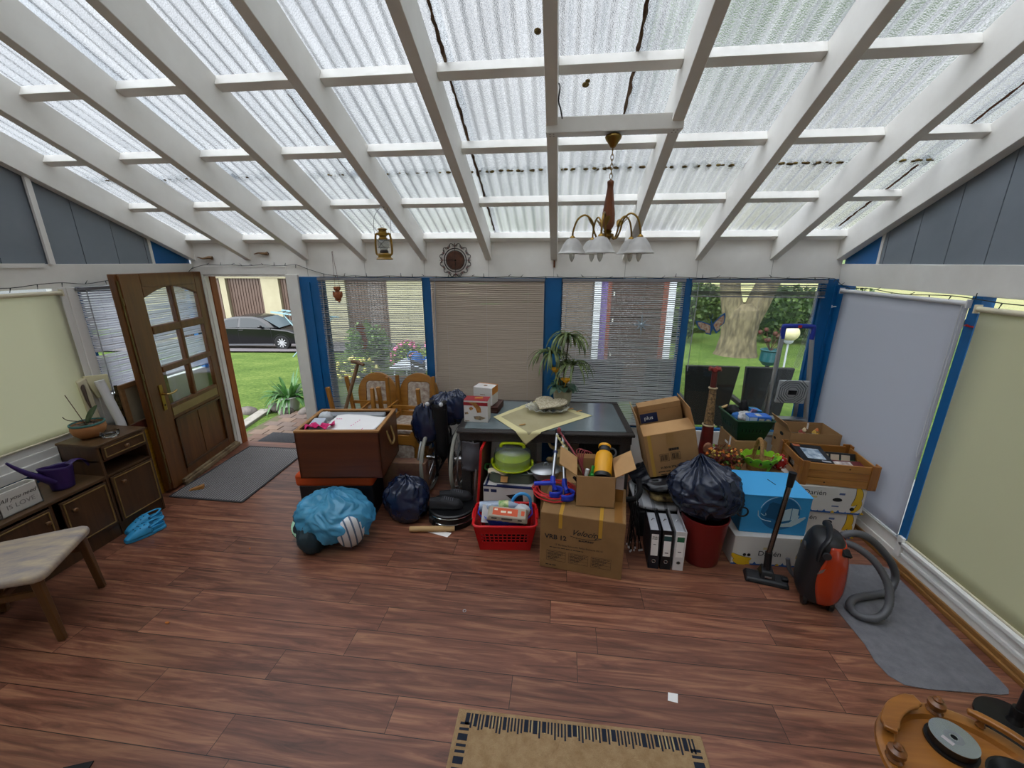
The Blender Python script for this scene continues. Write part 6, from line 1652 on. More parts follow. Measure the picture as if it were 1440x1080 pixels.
tag(MB().box(-.05,.07,-.05,.06,-.09,.02).build('pouch', BLACKM, None, 0, .01, loc=HT), 'black pouch at the bottom left of the small carton', 'pouch')
t = thing('carton', 'slim white carton standing right of the small open carton', 'box', (.466, 2.755, VH+.002), -.137)
b = MB(); b.box(-.028,.028,-.10,.10,0,.19); b.build('box', mt('lilac white card', 'c4c0c8', .5), t, 0, .002)
b = MB(); b.box(-.02,.022,-.06,.05,.19,.1908); b.build('orange_print', mt('orange print', 'c27a2c', .5), t, 0)
b = MB(); b.box(-.029,.029,-.1008,-.10,0,.10); b.box(.028,.0288,-.10,-.03,0,.10); b.build('brown_tape', mt('brown parcel tape', '8a6030', .3), t, 0)
t = thing('net_bundle', 'dark red wire tool and twisted cord leaning in the small carton', 'tool', (.21, 2.80, VH+.05))
RW = mt('dark red coating', '8c3a40', .5)
b = MB(); b.tube(catmull([(.02,-.02,0),(-.04,.05,.16),(-.16,.16,.30),(-.19,.19,.335)],5), .007, 8); b.sph((-.195,.195,.34), .017, 10, 8, (1,1,1.6)); b.build('handle', RW, t)
b = MB()
for k in range(4): b.tube(catmull([(.03,-.02,.02),(-.01,.02,.13),(-.06+.02*k,.06,.235),(-.02+.025*k,.07,.25-.01*k),(.02+.02*k,.06,.20-.012*k)],5), .0035, 6)
b.build('wire_loops', RW, t)
b = MB()
for q in (0, pi):
    P = []
    for k in range(40): s = k/39; P.append((-.21+.23*s+.006*cos(s*40+q), .17-.17*s+.0*s, .31-.26*s+.006*sin(s*40+q)))
    b.tube(P, .005, 6)
b.build('twisted_cord', mt('lime cord', 'b8c890', .8, var='c8a070', vs=40), t)
# red cable
t = thing('cable_coil', 'coil of red cable lying on the VRB 12 carton', 'cable', (-.005, 2.72, VH+.012), va)
b = MB(); r = random.Random(8); P = []
for k in range(150):
    a = 2*pi*k/30; rr = .148+.016*sin(a*.37)+.008*sin(a*1.7)+.004*r.uniform(-1,1); P.append((rr*cos(a), .82*rr*sin(a), .002+.035*(k/150)+.004*sin(a*2.3)))
b.tube(P, .0055, 6); b.build('loops', mt('red rubber', 'b81f22', .5), t)
# crutches
CB_ = mt('crutch blue', '1c35b4', .4)
def crutch(label, x, y, dx, rz):
    t = thing('crutch', label, 'crutch', (x, y, VH+.045), 0, None)
    b = MB(); b.cyl((0,0,.075),(dx*.6,.17,.20),.013,seg=12); b.cyl((dx*.6,.17,.20),(dx,.31,.30),.010,seg=12); b.build('tube', ALU, t)
    b = MB(); b.cyl((dx*.58,.165,.196),(dx*.62,.18,.207),.016,seg=12); b.build('collar', mt('navy collar', '22305c', .5), t)
    b = MB(); b.cyl((dx,.31,.30),(dx*1.06,.335,.318),.018,seg=12); b.build('rubber_foot', BLACKM, t)
    b = MB(); b.tube([(0,.01,.085),(0,-.015,.06),(.005,-.03,.045)], [.018,.02,.018], 10); b.tube([(.02,-.02,.05),(-.06,-.035,.05),(-.135,-.045,.048)] if rz == 0 else [(.0,-.02,.05),(.02,-.05,.03)], [.016,.017,.016] if rz == 0 else [.017,.016], 10); b.build('grip', CB_, t)
    b = MB(); cx, cy, cz = (.02, -.085, .012) 
    b.grid(lambda u, v: (cx+.056*cos(-2.4+4.4*u), cy+.052*sin(-2.4+4.4*u), cz-.03+.05*v+.01*sin(u*3)), 20, 3)
    o = b.build('arm_cuff', CB_, t, 180); o.modifiers.new('S','SOLIDIFY').thickness = .006
    b = MB(); b.bar((0,-.025,.05),(.02,-.06,.012),.02,.02); b.build('cuff_arm', CB_, t, 0)
crutch('grey crutch with blue grip and cuff, left of the pair', -.02, 2.73, .02, 0)
crutch('grey crutch with blue cuff, right of the pair beside the small carton', .065, 2.70, -.02, 1)
# ================================================================== RIGHT SIDE
# ------------------------------------------------------------------ dark pile under the tilted carton
tag(MB().box(-.20,.20,-.25,.25,0,.225).build('storage_box', BLACKM, None, 0, .01, loc=(.86, 3.15, 0)), 'low black box at the bottom of the cloth pile behind the binders', 'box')
def pile_cloth(b, w, d_, h, seed, amp=.012):
    def f(u, v):
        # rounded slab cross section wrapped around x axis
        a = 2*pi*u; x = (v-.5)*w
        e = 1-abs(2*v-1)**6*.25
        y = d_/2*(abs(cos(a))**.5)*(1 if cos(a) > 0 else -1)*e; z = h/2+h/2*(abs(sin(a))**.6)*(1 if sin(a) > 0 else -1)*e
        q = amp*nz((x*7, y*7, z*9), 1.3, seed)
        return (x+q, y+q, z+q*.8*(1 if z > h*.3 else .1))
    b.grid(f, 44, 30, cu=True)
    n = 44; o = len(b.v)-n*31
    b.f.append(list(range(o, o+n))[::-1]); b.m.append(0); b.f.append(list(range(o+n*30, o+n*31))); b.m.append(0)
    return b
def plaid_mat():
    m, nt, b = nodes('grey plaid'); N = nt.nodes; L = nt.links
    tc = N.new('ShaderNodeTexCoord'); sp = N.new('ShaderNodeSeparateXYZ'); L.new(tc.outputs['Object'], sp.inputs[0])
    outs = []
    for ax, s in ((0, 11), (1, 11), (2, 16)):
        k = N.new('ShaderNodeMath'); k.operation = 'MULTIPLY'; k.inputs[1].default_value = s; L.new(sp.outputs[ax], k.inputs[0])
        f = N.new('ShaderNodeMath'); f.operation = 'FRACT'; L.new(k.outputs[0], f.inputs[0])
        g = N.new('ShaderNodeMath'); g.operation = 'LESS_THAN'; g.inputs[1].default_value = .28; L.new(f.outputs[0], g.inputs[0]); outs.append(g.outputs[0])
    a = N.new('ShaderNodeMath'); a.operation = 'ADD'; L.new(outs[0], a.inputs[0]); L.new(outs[2], a.inputs[1])
    r = N.new('ShaderNodeMapRange'); r.inputs['From Max'].default_value = 2; L.new(a.outputs[0], r.inputs['Value'])
    mx = N.new('ShaderNodeMix'); mx.data_type = 'RGBA'; mx.inputs[6].default_value = hexc('b4b5b8'); mx.inputs[7].default_value = hexc('2f3136'); L.new(r.outputs[0], mx.inputs[0]); L.new(mx.outputs[2], b.inputs['Base Color'])
    b.inputs['Roughness'].default_value = .9
    return m
tag(pile_cloth(MB(), .42, .46, .06, 3, .006).build('folded_cloth', plaid_mat(), None, 180, loc=(.845, 3.13, .228)), 'grey plaid folded cloth in the pile under the tilted carton', 'cloth')
tag(pile_cloth(MB(), .36, .40, .075, 6, .02).build('folded_cloth', mt('brown patterned knit', '2a1a12', .95, var='a08a58', vs=16), None, 180, loc=(.90, 3.12, .295), rot=(0,.06,.15)), 'dark brown and gold patterned cloth on top of the plaid cloth', 'cloth')
tag(pile_cloth(MB(), .30, .40, .07, 9, .02).build('folded_cloth', mt('black wool', '121214', .9), None, 180, loc=(.80, 3.20, .29)), 'black cloth at the back of the pile under the tilted carton', 'cloth') if False else None
tag(crumple(MB(), (0,0,0), (.25,.23,.075), 91, 60, 36, flat=-.06, folds=13, pleat=.04).build('plastic_bag', BLKBAG, None, 180, loc=(.88, 3.17, .425), rot=(0,-.2,0)), 'black bin bag squashed under the tilted open carton', 'bag')
# tilted open carton
th_ = -.235
o = open_carton('big open brown carton tilted on the dark pile right of the table', (.925, 3.185, .515), (.0, th_, .0), .385, .36, .355,
   [('l',.17,.14),('r',.17,-.10),('b',.12,-.05),('f',.15,-1.38)])
b = MB(); b.box(-.165,-.140,-.1812,-.18,.0,.354); b.box(-.165,-.14,-.18,.18,.3535,.3548); b.build('yellow_tape', mt('yellow carton tape', 'b08a3c', .4), o, 0)
b = MB(); b.box(-.03,.03,-.182,-.18,.25,.353); b.build('clear_tape', mt('brown clear tape', '9a7648', .3), o, 0)
b = MB()
for (x, z) in ((-.06,.13),(.025,.135)):
    for k in range(9): b.box(x-.026+.006*k, x-.026+.006*k+random.Random(k).uniform(.001,.004), -.1814,-.18,z,z+.045)
    for (a0,a1,c0,c1) in ((x-.034,x+.034,z-.008,z-.0065),(x-.034,x+.034,z+.0525,z+.054),(x-.034,x-.0325,z-.008,z+.054),(x+.0325,x+.034,z-.008,z+.054)): b.box(a0,a1,-.1812,-.18,c0,c1)
for k in range(14): b.box(-.02+.0055*k,-.0165+.0055*k+.001*(k%3),-.1814,-.18,.205,.225)
b.build('barcode_print', INK, o, 0)
text('H 5010 376-21 8', .024, INK, o, (-.015,-.1805,.068), bold=.0008)
printed(o, INK, -.1805, [(-.12,-.03,.032,.012),(-.105,-.02,.006,.014)], 6)
b = MB()
for k in range(4):
    x = .0+.045*k
    b.prism([(x,.008),(x+.012,.03),(x+.024,.008)], 0, .0012, (pi/2,0,0), (0,-.18,0)); b.box(x,x+.026,-.1812,-.18,.04,.044)
b.build('symbol_print', INK, o, 0)
b = MB(); b.add([(-.194,.02,.02),(-.194,.155,.02),(-.194,.155,.30),(-.194,.02,.30)], [(0,1,2,3)]); b.f.clear(); b.v.clear(); b.m.clear()
pass
t2 = thing('carton', 'taller carton with a navy print standing inside the tilted open carton', 'box', (.922, 3.285, .526), 0, rot=(0,th_,0))
b = MB(); b.box(-.17,.16,-.055,.055,0,.50); b.build('box', CARD, t2, 0, .003)
b = MB(); b.box(-.165,-.03,-.0562,-.055,.355,.435); b.build('navy_print', mt('navy carton print', '1a2448', .5), t2, 0)
b = MB(); b.box(-.168,.158,-.0560,-.055,.452,.4535); b.build('fold_line', mt('card crease', '6f5232', .9), t2, 0)
text('plus', .045, PAPER, t2, (-.10,-.0568,.395), (pi/2,0,0))
# bundle of black rods with silver tips
RODM, TIPM = mt('black rods', '151517', .35, .5), mt('tip steel', 'd0d0d4', .35, .4)
r = random.Random(4)
for k in range(17):
    p = Vector((r.uniform(-.045,.06), r.uniform(-.13,.02), r.uniform(.02,.07))); q = Vector((r.uniform(-.05,.05), p.y+r.uniform(.10,.22), r.uniform(.30,.44)))
    b = MB(); b.cyl(p, q, .0035, seg=6); o = b.build('metal_rod', RODM, None, loc=(.60, 2.80, 0))
    tag(o, 'thin black rod with silver tip in the bundle between carton and binders', 'rod', 'bundle of black rods')
    b = MB(); b.cyl(p, p+(p-q).normalized()*.014, .0055, seg=8); b.build('tip', TIPM, o)
tag(MB().tube(catmull([(-.05,.13,.31),(.02,.10,.34),(.06,.15,.38),(.05,.2,.46)],5), .022, 8).build('cloth_sleeve', BLACKM, None, loc=(.60, 2.80, 0)), 'black cloth strap lying over the bundle of black rods', 'strap')
# binders
def binder(label, x, rz, col, paper, stripe, tilt=0):
    t = thing('ring_binder', label, 'binder', (x, 2.545, 0), rz, 'ring binders on the floor', rot=(0, tilt, rz))
    m = mt('binder '+col, col, .45); w = .072
    b = MB(); b.box(-w/2,w/2,0,.003,0,.318); b.box(-w/2,-w/2+.003,.003,.285,0,.318); b.box(w/2-.003,w/2,.003,.285,0,.318); b.build('cover', m, t, 0, .001)
    b = MB(); b.box(-w/2+.004,w/2-.010,.01,.24,.004,.30); b.build('sheets', mt('binder sheets', 'a9abb0', .8), t, 0)
    b = MB(); b.box(-.024,.024,-.0008,0,.11,.285); b.build('spine_label', PAPER, t, 0)
    b = MB(); b.box(-.024,.024,-.0012,-.0008,.235 if stripe != 'none' else .27,.275); b.build('label_stripe', mt('stripe '+stripe, {'green':'1f5a3c','none':'d8d4d2','teal':'23484a'}[stripe], .6), t, 0)
    if stripe == 'none':
        printed(t, INK, -.001, [(-.019,.019,.262-.009*k,.006) for k in range(3)]+[(-.010,.010,.20,.006)], 7)
    else: printed(t, INK, -.0012, [(-.012,.012,.135 if stripe == 'teal' else .15,.010)], 8)
    b = MB(); b.tube([(.012*cos(a),-.001,.065+.012*sin(a)) for a in [2*pi*k/18 for k in range(18)]], .0025, 6, closed=True); b.build('finger_ring', CHROME, t)
    b = MB(); b.cyl((0,-.0008,.065),(0,.0005,.065),.010,seg=14); b.build('finger_hole', BLACKM, t)
    b = MB(); b.tube([(-.01,.14,.302),(.0,.15,.312),(.012,.16,.302)], .003, 6); b.build('ring_lever', CHROME, t)
binder('black ring binder with white label, left of the three on the floor', .712, -.06, '121620', None, 'none', -.03)
binder('black ring binder with dark teal label stripe, middle of the three', .795, -.05, '0f1013', None, 'teal', -.02)
binder('white ring binder with a green label stripe beside the red bin', .880, -.04, 'c9c6c6', None, 'green', -.01)
# red bin and navy bag
t = thing('waste_bin', 'dark red round bin under the navy bin bag', 'bin', (1.078, 2.715, 0))
RBN = mt('dark red plastic', '6f1512', .4)
b = MB(); b.lathe([(.0,0),(.122,0),(.128,.01),(.158,.36),(.163,.362),(.163,.372),(.155,.372),(.124,.015),(0,.012)], 48); b.build('bin_body', RBN, t)
t = thing('plastic_bag', 'full navy bin bag with radiating pleats stuffed into the red bin', 'bag', (1.065, 2.76, .535))
b = MB(); crumple(b, (0,0,0), (.235,.215,.195), 14, 130, 84, folds=13, pleat=.055, amp=.09, flat=None, neck=(-.03,.08,.02)); b.build('film', mt('navy bin bag bright', '1a2236', .25, bump=.3, bs=18, spec=.6), t, 180)
b = MB(); b.tube([(.235+.035*cos(a), -.10, -.10+.035*sin(a)) for a in [2*pi*k/20 for k in range(20)]], .006, 8, closed=True); b.build('plastic_clip', BLACK, t)
# ------------------------------------------------------------------ wooden figure
t = thing('wooden_figure', 'tall slender red wooden figure with a speckled neck leaning at the window', 'figure', (1.262, 3.385, 0), 0)
RW2 = mt('red stained wood', '5f1712', .35, var='42100d', vs=9)
ax = [Vector((0,0,.0)), Vector((.03,.08,.50)), Vector((.05,.15,1.0)), Vector((.052,.18,1.24))]
def axp(z):
    for i in range(3):
        if z <= ax[i+1].z: k = (z-ax[i].z)/(ax[i+1].z-ax[i].z); return ax[i].lerp(ax[i+1], k)
    return ax[-1]
def seg(z0, z1, r0, r1, mat, nm):
    n = 10; P = [axp(z0+(z1-z0)*k/n) for k in range(n+1)]; b = MB(); b.tube(P, [r0+(r1-r0)*k/n for k in range(n+1)], 18); return b.build(nm, mat, t)
seg(0, .30, .075, .070, RW2, 'base'); seg(.30, .74, .070, .045, RW2, 'lower_body')
seg(.755, 1.06, .040, .028, mt('speckled wood', '3c2a1c', .6, var='9a7a50', vs=60), 'speckled_neck')
seg(1.075, 1.21, .026, .022, RW2, 'upper_neck')
IV = mt('ivory ring', 'b8a482', .5)
for z, r_ in ((.748,.046),(1.068,.031)):
    b = MB(); c0 = axp(z); b.tube([(c0.x+r_*cos(a), c0.y+r_*sin(a), c0.z) for a in [2*pi*k/24 for k in range(24)]], .007, 8, closed=True); b.build('ring', IV, t)
b = MB(); c0 = axp(1.22); b.sph(c0, .03, 14, 10, (1,1,.8)); 
for a in (-.6, .2, .9, 2.2, 3.4, 4.4): b.cyl(c0, c0+Vector((.05*cos(a), .05*sin(a), .012)), .012, .016, seg=8)
b.build('crown_knobs', mt('red stain bright', '7a241c', .4), t)
b = MB(); c0 = axp(.56); b.sph(c0+Vector((0,-.055,0)), .045, 20, 12, (.9,.25,1.2)); b.build('carved_disc', mt('carved disc', '8c5a44', .6, var='b08060', vs=40, bump=.5, bs=80), t)
# ------------------------------------------------------------------ autumn garland, wicker basket etc.
tag(MB().box(-.30,.30,-.10,.10,0,.50).build('carton', CARD, None, 0, .004, loc=(1.50, 3.19, 0)), 'long brown carton hidden behind the blue box carrying the garland', 'box')
t = thing('garland', 'autumn garland of dark red and orange leaves behind the navy bag', 'garland', (1.33, 3.16, .502))
b = MB(); r = random.Random(6)
for _ in range(420):
    a = r.uniform(0, 2*pi); p = Vector((.115*r.uniform(-1,1), .085*r.uniform(-1,1), .0)); p.z = .02+.17*sqrt(max(0,1-(p.x/.13)**2))*r.random()
    d1 = Vector((r.uniform(-1,1),r.uniform(-1,1),r.uniform(-.4,1))).normalized(); s1 = d1.orthogonal().normalized(); l = r.uniform(.016,.03)
    b.add([tuple(p-d1*l), tuple(p+s1*l*.5), tuple(p+d1*l), tuple(p-s1*l*.5)], [(0,1,2,3)], r.choice((0,0,0,1,1,2,3)))
b.build('leaves', [mt('autumn dark red', '5c1a12', .8), mt('autumn brown', '5f3a18', .8), mt('autumn orange', 'c06a24', .8), mt('autumn green', '6a8a34', .8)], t, 0)
b = MB()
for _ in range(34):
    p = (.11*r.uniform(-1,1), .08*r.uniform(-1,1), r.uniform(.08,.19)); b.sph(p, r.uniform(.007,.012), 8, 6, mi=r.choice((0,1)))
b.build('berries', [mt('orange berry', 'cf7a2c', .5), mt('yellow berry', 'd0b04a', .5)], t)
tag(MB().sph((0,0,0), .028, 14, 10, (1,1,.9)).build('white_ball', mt('white foam ball', 'd0d0d0', .7), None, loc=(1.245, 3.235, .70)) , 'small white ball at the left of the autumn garland', 'ball') if False else None
t = thing('wicker_basket', 'small wicker basket with lime green felt lining behind the blue box', 'basket', (1.615, 3.19, .502), .05)
WK = mt('wicker', 'a47c48', .8, var='7c5830', vs=60, bump=.6, bs=90)
b = MB(); b.lathe([(0,.0),(.08,0),(.10,.09),(.105,.092),(.098,.08),(.078,.008),(0,.008)], 30, sx=1.1, sy=.75); b.build('basket_body', WK, t)
b = MB(); P = [(-.02+.035*cos(a)*.3, .078*cos(a), .07+.19*sin(a)) for a in [pi*k/24 for k in range(25)]]; b.tube(P, .013, 8)
for q in (0, 2.1, 4.2): b.tube([(p[0]+.006*cos(k*1.3+q), p[1], p[2]+.006*sin(k*1.3+q)) for k, p in enumerate(P)], .010, 6)
b.build('handle', WK, t)
LF = mt('lime felt', '7fb41c', .9, var='8cc22a', vs=8)
b = MB()
def felt(u, v):
    a = 2*pi*u; rr = .085+.055*v; z = .03+.085*v
    if v > .8: z += .018*abs(sin(7*a)); rr += .01
    return (rr*1.02*cos(a), rr*.72*sin(a), z)
b.grid(felt, 84, 10, cu=True); b.lathe([(0,.03),(.085,.03)], 28, cap=False, sx=1.02, sy=.72); o = b.build('felt_lining', LF, t, 180); o.modifiers.new('S','SOLIDIFY').thickness = .003
b = MB()
for k in range(11):
    a = -2.9+.52*k; rr = .132; b.cyl((rr*1.02*cos(a), rr*.72*sin(a), .095), ((rr+.012)*1.02*cos(a), (rr+.012)*.72*sin(a), .093), .007, seg=8)
b.build('felt_holes', mt('felt hole', '23380c', .9), t)
b = MB(); b.bar((.02,-.095,.03),(.10,-.03,.125),.018,.006); b.build('green_ribbon', mt('dark green ribbon', '4d7a16', .8), t, 0)
t = thing('red_garland', 'small ball of red and white trim right of the wicker basket', 'decoration', (1.775, 3.22, .502))
b = MB(); r = random.Random(9)
b.sph((0,0,.06), .055, 14, 10)
for _ in range(120):
    d1 = Vector((r.uniform(-1,1),r.uniform(-1,1),r.uniform(-1,1))).normalized(); p = Vector((0,0,.065))+d1*.058; s1 = d1.orthogonal().normalized(); q = d1.cross(s1)
    b.add([tuple(p-s1*.012), tuple(p+q*.007+d1*.008), tuple(p+s1*.012), tuple(p-q*.007+d1*.008)], [(0,1,2,3)], r.choice((0,0,0,1)))
b.build('trim', [mt('red trim', 'b01c1c', .7), mt('white trim', 'd8c8c8', .7)], t, 0)
# ------------------------------------------------------------------ green shopping basket on carton
t = thing('carton', 'brown carton with a white strap under the green shopping basket', 'box', (1.585, 3.475, 0), .02)
b = MB(); b.box(-.125,.125,-.165,.165,0,.685); b.build('box', CARD, t, 0, .004)
b = MB(); b.box(-.1262,-.125,-.08,-.05,.3,.685); b.box(-.1262,-.125,-.03,.03,.60,.62); b.build('white_strap', PAPER, t, 0)
b = MB(); b.box(.06,.10,-.1662,-.165,.60,.65); b.build('hand_hole', BLACKM, t, 0)
GB = mt('dark green plastic', '0f3a20', .4)
gx, gy, ga = 1.575, 3.46, .06
t = thing('shopping_basket', 'dark green plastic shopping basket full of small goods on a carton', 'basket', (gx, gy, .688), ga)
b = MB(); w0, d0, w1, d1, h = .105, .13, .145, .175, .185
c = [(-w0,-d0),(w0,-d0),(w0,d0),(-w0,d0)]; C = [(-w1,-d1),(w1,-d1),(w1,d1),(-w1,d1)]
for k in range(4):
    p, q = c[k], c[(k+1)%4]; P, Q = C[k], C[(k+1)%4]; n = [(0,1,0),(-1,0,0),(0,-1,0),(1,0,0)][k]
    b.lattice((*p,0),(*q,0),(*Q,h),(*P,h), 9, 3, .07, .14, .004, n, .30)
b.box(-w0,w0,-d0,d0,0,.004); b.build('basket_body', GB, t, 0)
b = MB(); b.tube([(x,y,h) for x,y in rrect(-w1-.004,w1+.004,-d1-.004,d1+.004,.02,4)], .009, 8, closed=True, flat=.7); b.build('rim', GB, t)
def gl(x, y, z): return (gx+x*cos(ga)-y*sin(ga), gy+x*sin(ga)+y*cos(ga), .688+z)
t = thing('carton', 'small blue lamp carton lying in the green shopping basket', 'box', gl(.045,-.10,.14), ga-.05)
b = MB(); b.box(-.085,.085,-.05,.05,0,.075); b.build('box', mt('bright blue card', '1c5cb4', .45), t, 0, .002)
b = MB(); b.box(-.083,-.025,-.0508,-.05,.006,.069); b.box(-.0858,-.085,-.045,.045,.01,.065); b.build('pale_panel', mt('pale blue print', 'a9bcd0', .5), t, 0)
b = MB(); b.box(-.012,.03,-.051,-.05,.010,.06); b.cyl((.058,-.0512,.036),(.058,-.05,.036),.022,seg=20); b.box(-.02,.02,-.03,.03,.075,.0756); b.build('picture_print', mt('cream print', 'c9c2a8', .5, var='8a8a90', vs=40), t, 0)
b = MB(); b.lathe([(.012,0),(.010,.012),(0,.014)], 12, (.008,-.0514,.03), (pi/2,0,0)); b.build('lamp_print', INK, t)
tag(MB().box(-.045,.045,-.035,.035,0,.11).build('carton', mt('mid blue card', '2a7cb8', .5), None, 0, .002, loc=gl(.085,.07,.10), rot=(.1,.15,.3)), 'upright blue carton at the back right of the green basket', 'box')
tag(MB().box(-.03,.03,-.006,.006,0,.10).build('picture_card', mt('colour card', 'c88a9a', .5, var='5c78b0', vs=30), None, 0, loc=gl(.04,.02,.13), rot=(.2,.3,.5)), 'colourful small card standing in the green basket', 'card')
tag(crumple(MB(), (0,0,0), (.07,.06,.045), 61, 28, 18).build('white_cap', mt('white and black cloth', 'c9c9c9', .7, var='1c1c1e', vs=14), None, 180, loc=gl(-.02,-.03,.17)), 'white and black cloth cap in the middle of the green basket', 'cap')
tag(crumple(MB(), (0,0,0), (.05,.06,.05), 62, 24, 16).build('black_pouch', BLACKM, None, 180, loc=gl(-.07,.08,.18)), 'black pouch at the back left of the green basket', 'pouch')
tag(crumple(MB(), (0,0,0), (.035,.035,.07), 63, 24, 16).build('black_pouch', BLACKM, None, 180, loc=gl(.02,.09,.205)), 'pointed black pouch standing highest in the green basket', 'pouch')
tag(crumple(MB(), (0,0,0), (.04,.05,.045), 64, 24, 16).build('blue_cloth', mt('blue cloth', '2a5f9c', .8), None, 180, loc=gl(-.07,.0,.155)), 'blue cloth tucked into the left of the green basket', 'cloth')
tag(MB().cyl((-.03,0,0),(.02,.01,.02),.012,seg=12).build('cork', mt('cork tan', 'b89a6c', .8), None, loc=gl(-.115,.13,.19)), 'tan cork like stick at the far left of the green basket', 'stick')
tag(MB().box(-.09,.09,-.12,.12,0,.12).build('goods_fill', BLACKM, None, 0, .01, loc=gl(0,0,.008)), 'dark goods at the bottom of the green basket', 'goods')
# ------------------------------------------------------------------ step ladder
t = thing('step_ladder', 'aluminium step ladder with blue top bar standing against blue wall', 'ladder', (2.127, 3.92, 0), -.03)
def rl(x0, y0, z0, x1, y1, z1, b): b.bar((x0,y0,z0),(x1,y1,z1),.045,.022,(0,1,0))
for s in (-1,1):
    b = MB(); b.tube([(s*.215,-.10,0),(s*.125,.05,1.46),(s*.122,.052,1.52)], .015, 10, flat=1.4); b.build('front_rail', ALU, t)
    b = MB(); b.bar((s*.195,.145,0),(s*.125,.09,1.0),.02,.03,(1,0,0)); b.build('rear_rail', ALU, t, 0, .003)
b = MB(); b.tube(catmull([(-.123,.05,1.43),(-.122,.052,1.525),(-.10,.053,1.545),(.10,.053,1.545),(.122,.052,1.525),(.123,.05,1.43)],5), .021, 10); b.build('hand_bar', mt('blue foam bar', '1a2f8c', .5), t)
b = MB(); b.box(-.015,.015,.030,.034,1.536,1.558); b.build('red_badge', mt('red badge', 'b8282a', .5), t, 0)
PLT = mt('grey platform', 'a4a8a9', .5)
b = MB(); b.M = Matrix.Translation((-.0,-.03,.845)) @ Matrix.Rotation(.10,4,'X'); b.box(-.125,.125,-.012,.012,0,.225); b.build('platform', PLT, t, 0, .008)
b = MB(); b.M = Matrix.Translation((-.0,-.0535,.957)) @ Matrix.Rotation(.10,4,'X')
for rr in (.115,.095,.075,.055):
    P = [(rr*cos(pi/8+2*pi*k/8)*1.0, -.0, rr*sin(pi/8+2*pi*k/8)) for k in range(8)]; b.tube(P, .004, 4, closed=True)
for sx in (-1,1):
    for sz in (-1,1):
        for q in (.0,.022): b.tube([(sx*(.118-q),0,sz*.06),(sx*.06,0,sz*(.118-q))], .0035, 4)
b.build('platform_ribs', mt('dark grey ribs', '565b5e', .55), t)
b = MB(); b.M = Matrix.Translation((-.0,-.056,.955)) @ Matrix.Rotation(.10,4,'X'); b.box(-.035,.035,-.006,.002,-.02,.02); b.build('platform_label', BLACK, t, 0)
for z, w in ((.69,.168),(.53,.18),(.26,.197)):
    b = MB(); yy = -.10+.15*z/1.5; b.box(-w,w,yy-.05,yy+.04,z-.012,z+.012); b.build('step', ALU, t, 0, .004)
# ------------------------------------------------------------------ banana cartons
BAN = mt('banana yellow', 'd2a81e', .5); BANK = mt('carton ink', '23232a', .6); BOXW = mt('banana carton white', 'c8c5c0', .55); CBL = mt('carton blue', '1c4f92', .55)
def banana(b0, b1, cx, cz, R, a0, a1, w, y, flip=1):
    def shape(k, ww): 
        P = []
        n = 14
        for i in range(n+1):
            a = radians(a0+(a1-a0)*i/n); q = ww*sin(pi*i/n)**.5
            P.append((cx+(R+q)*cos(a), cz+(R+q)*sin(a)))
        for i in range(n, -1, -1):
            a = radians(a0+(a1-a0)*i/n); q = ww*sin(pi*i/n)**.5
            P.append((cx+(R-q)*cos(a), cz+(R-q)*sin(a)))
        return P
    # remove coincident ends
    def clean(P):
        o = []
        for p in P:
            if not o or hypot(p[0]-o[-1][0], p[1]-o[-1][1]) > 1e-5: o.append(p)
        if hypot(o[0][0]-o[-1][0], o[0][1]-o[-1][1]) < 1e-5: o.pop()
        return o
    P = clean(shape(0, w*1.16))
    b1.prism(P if flip > 0 else P[::-1], 0, .0008, (pi/2,0,0), (0,y,0))
    P = clean(shape(0, w))
    b0.prism(P, 0, .0014, (pi/2,0,0), (0,y,0))
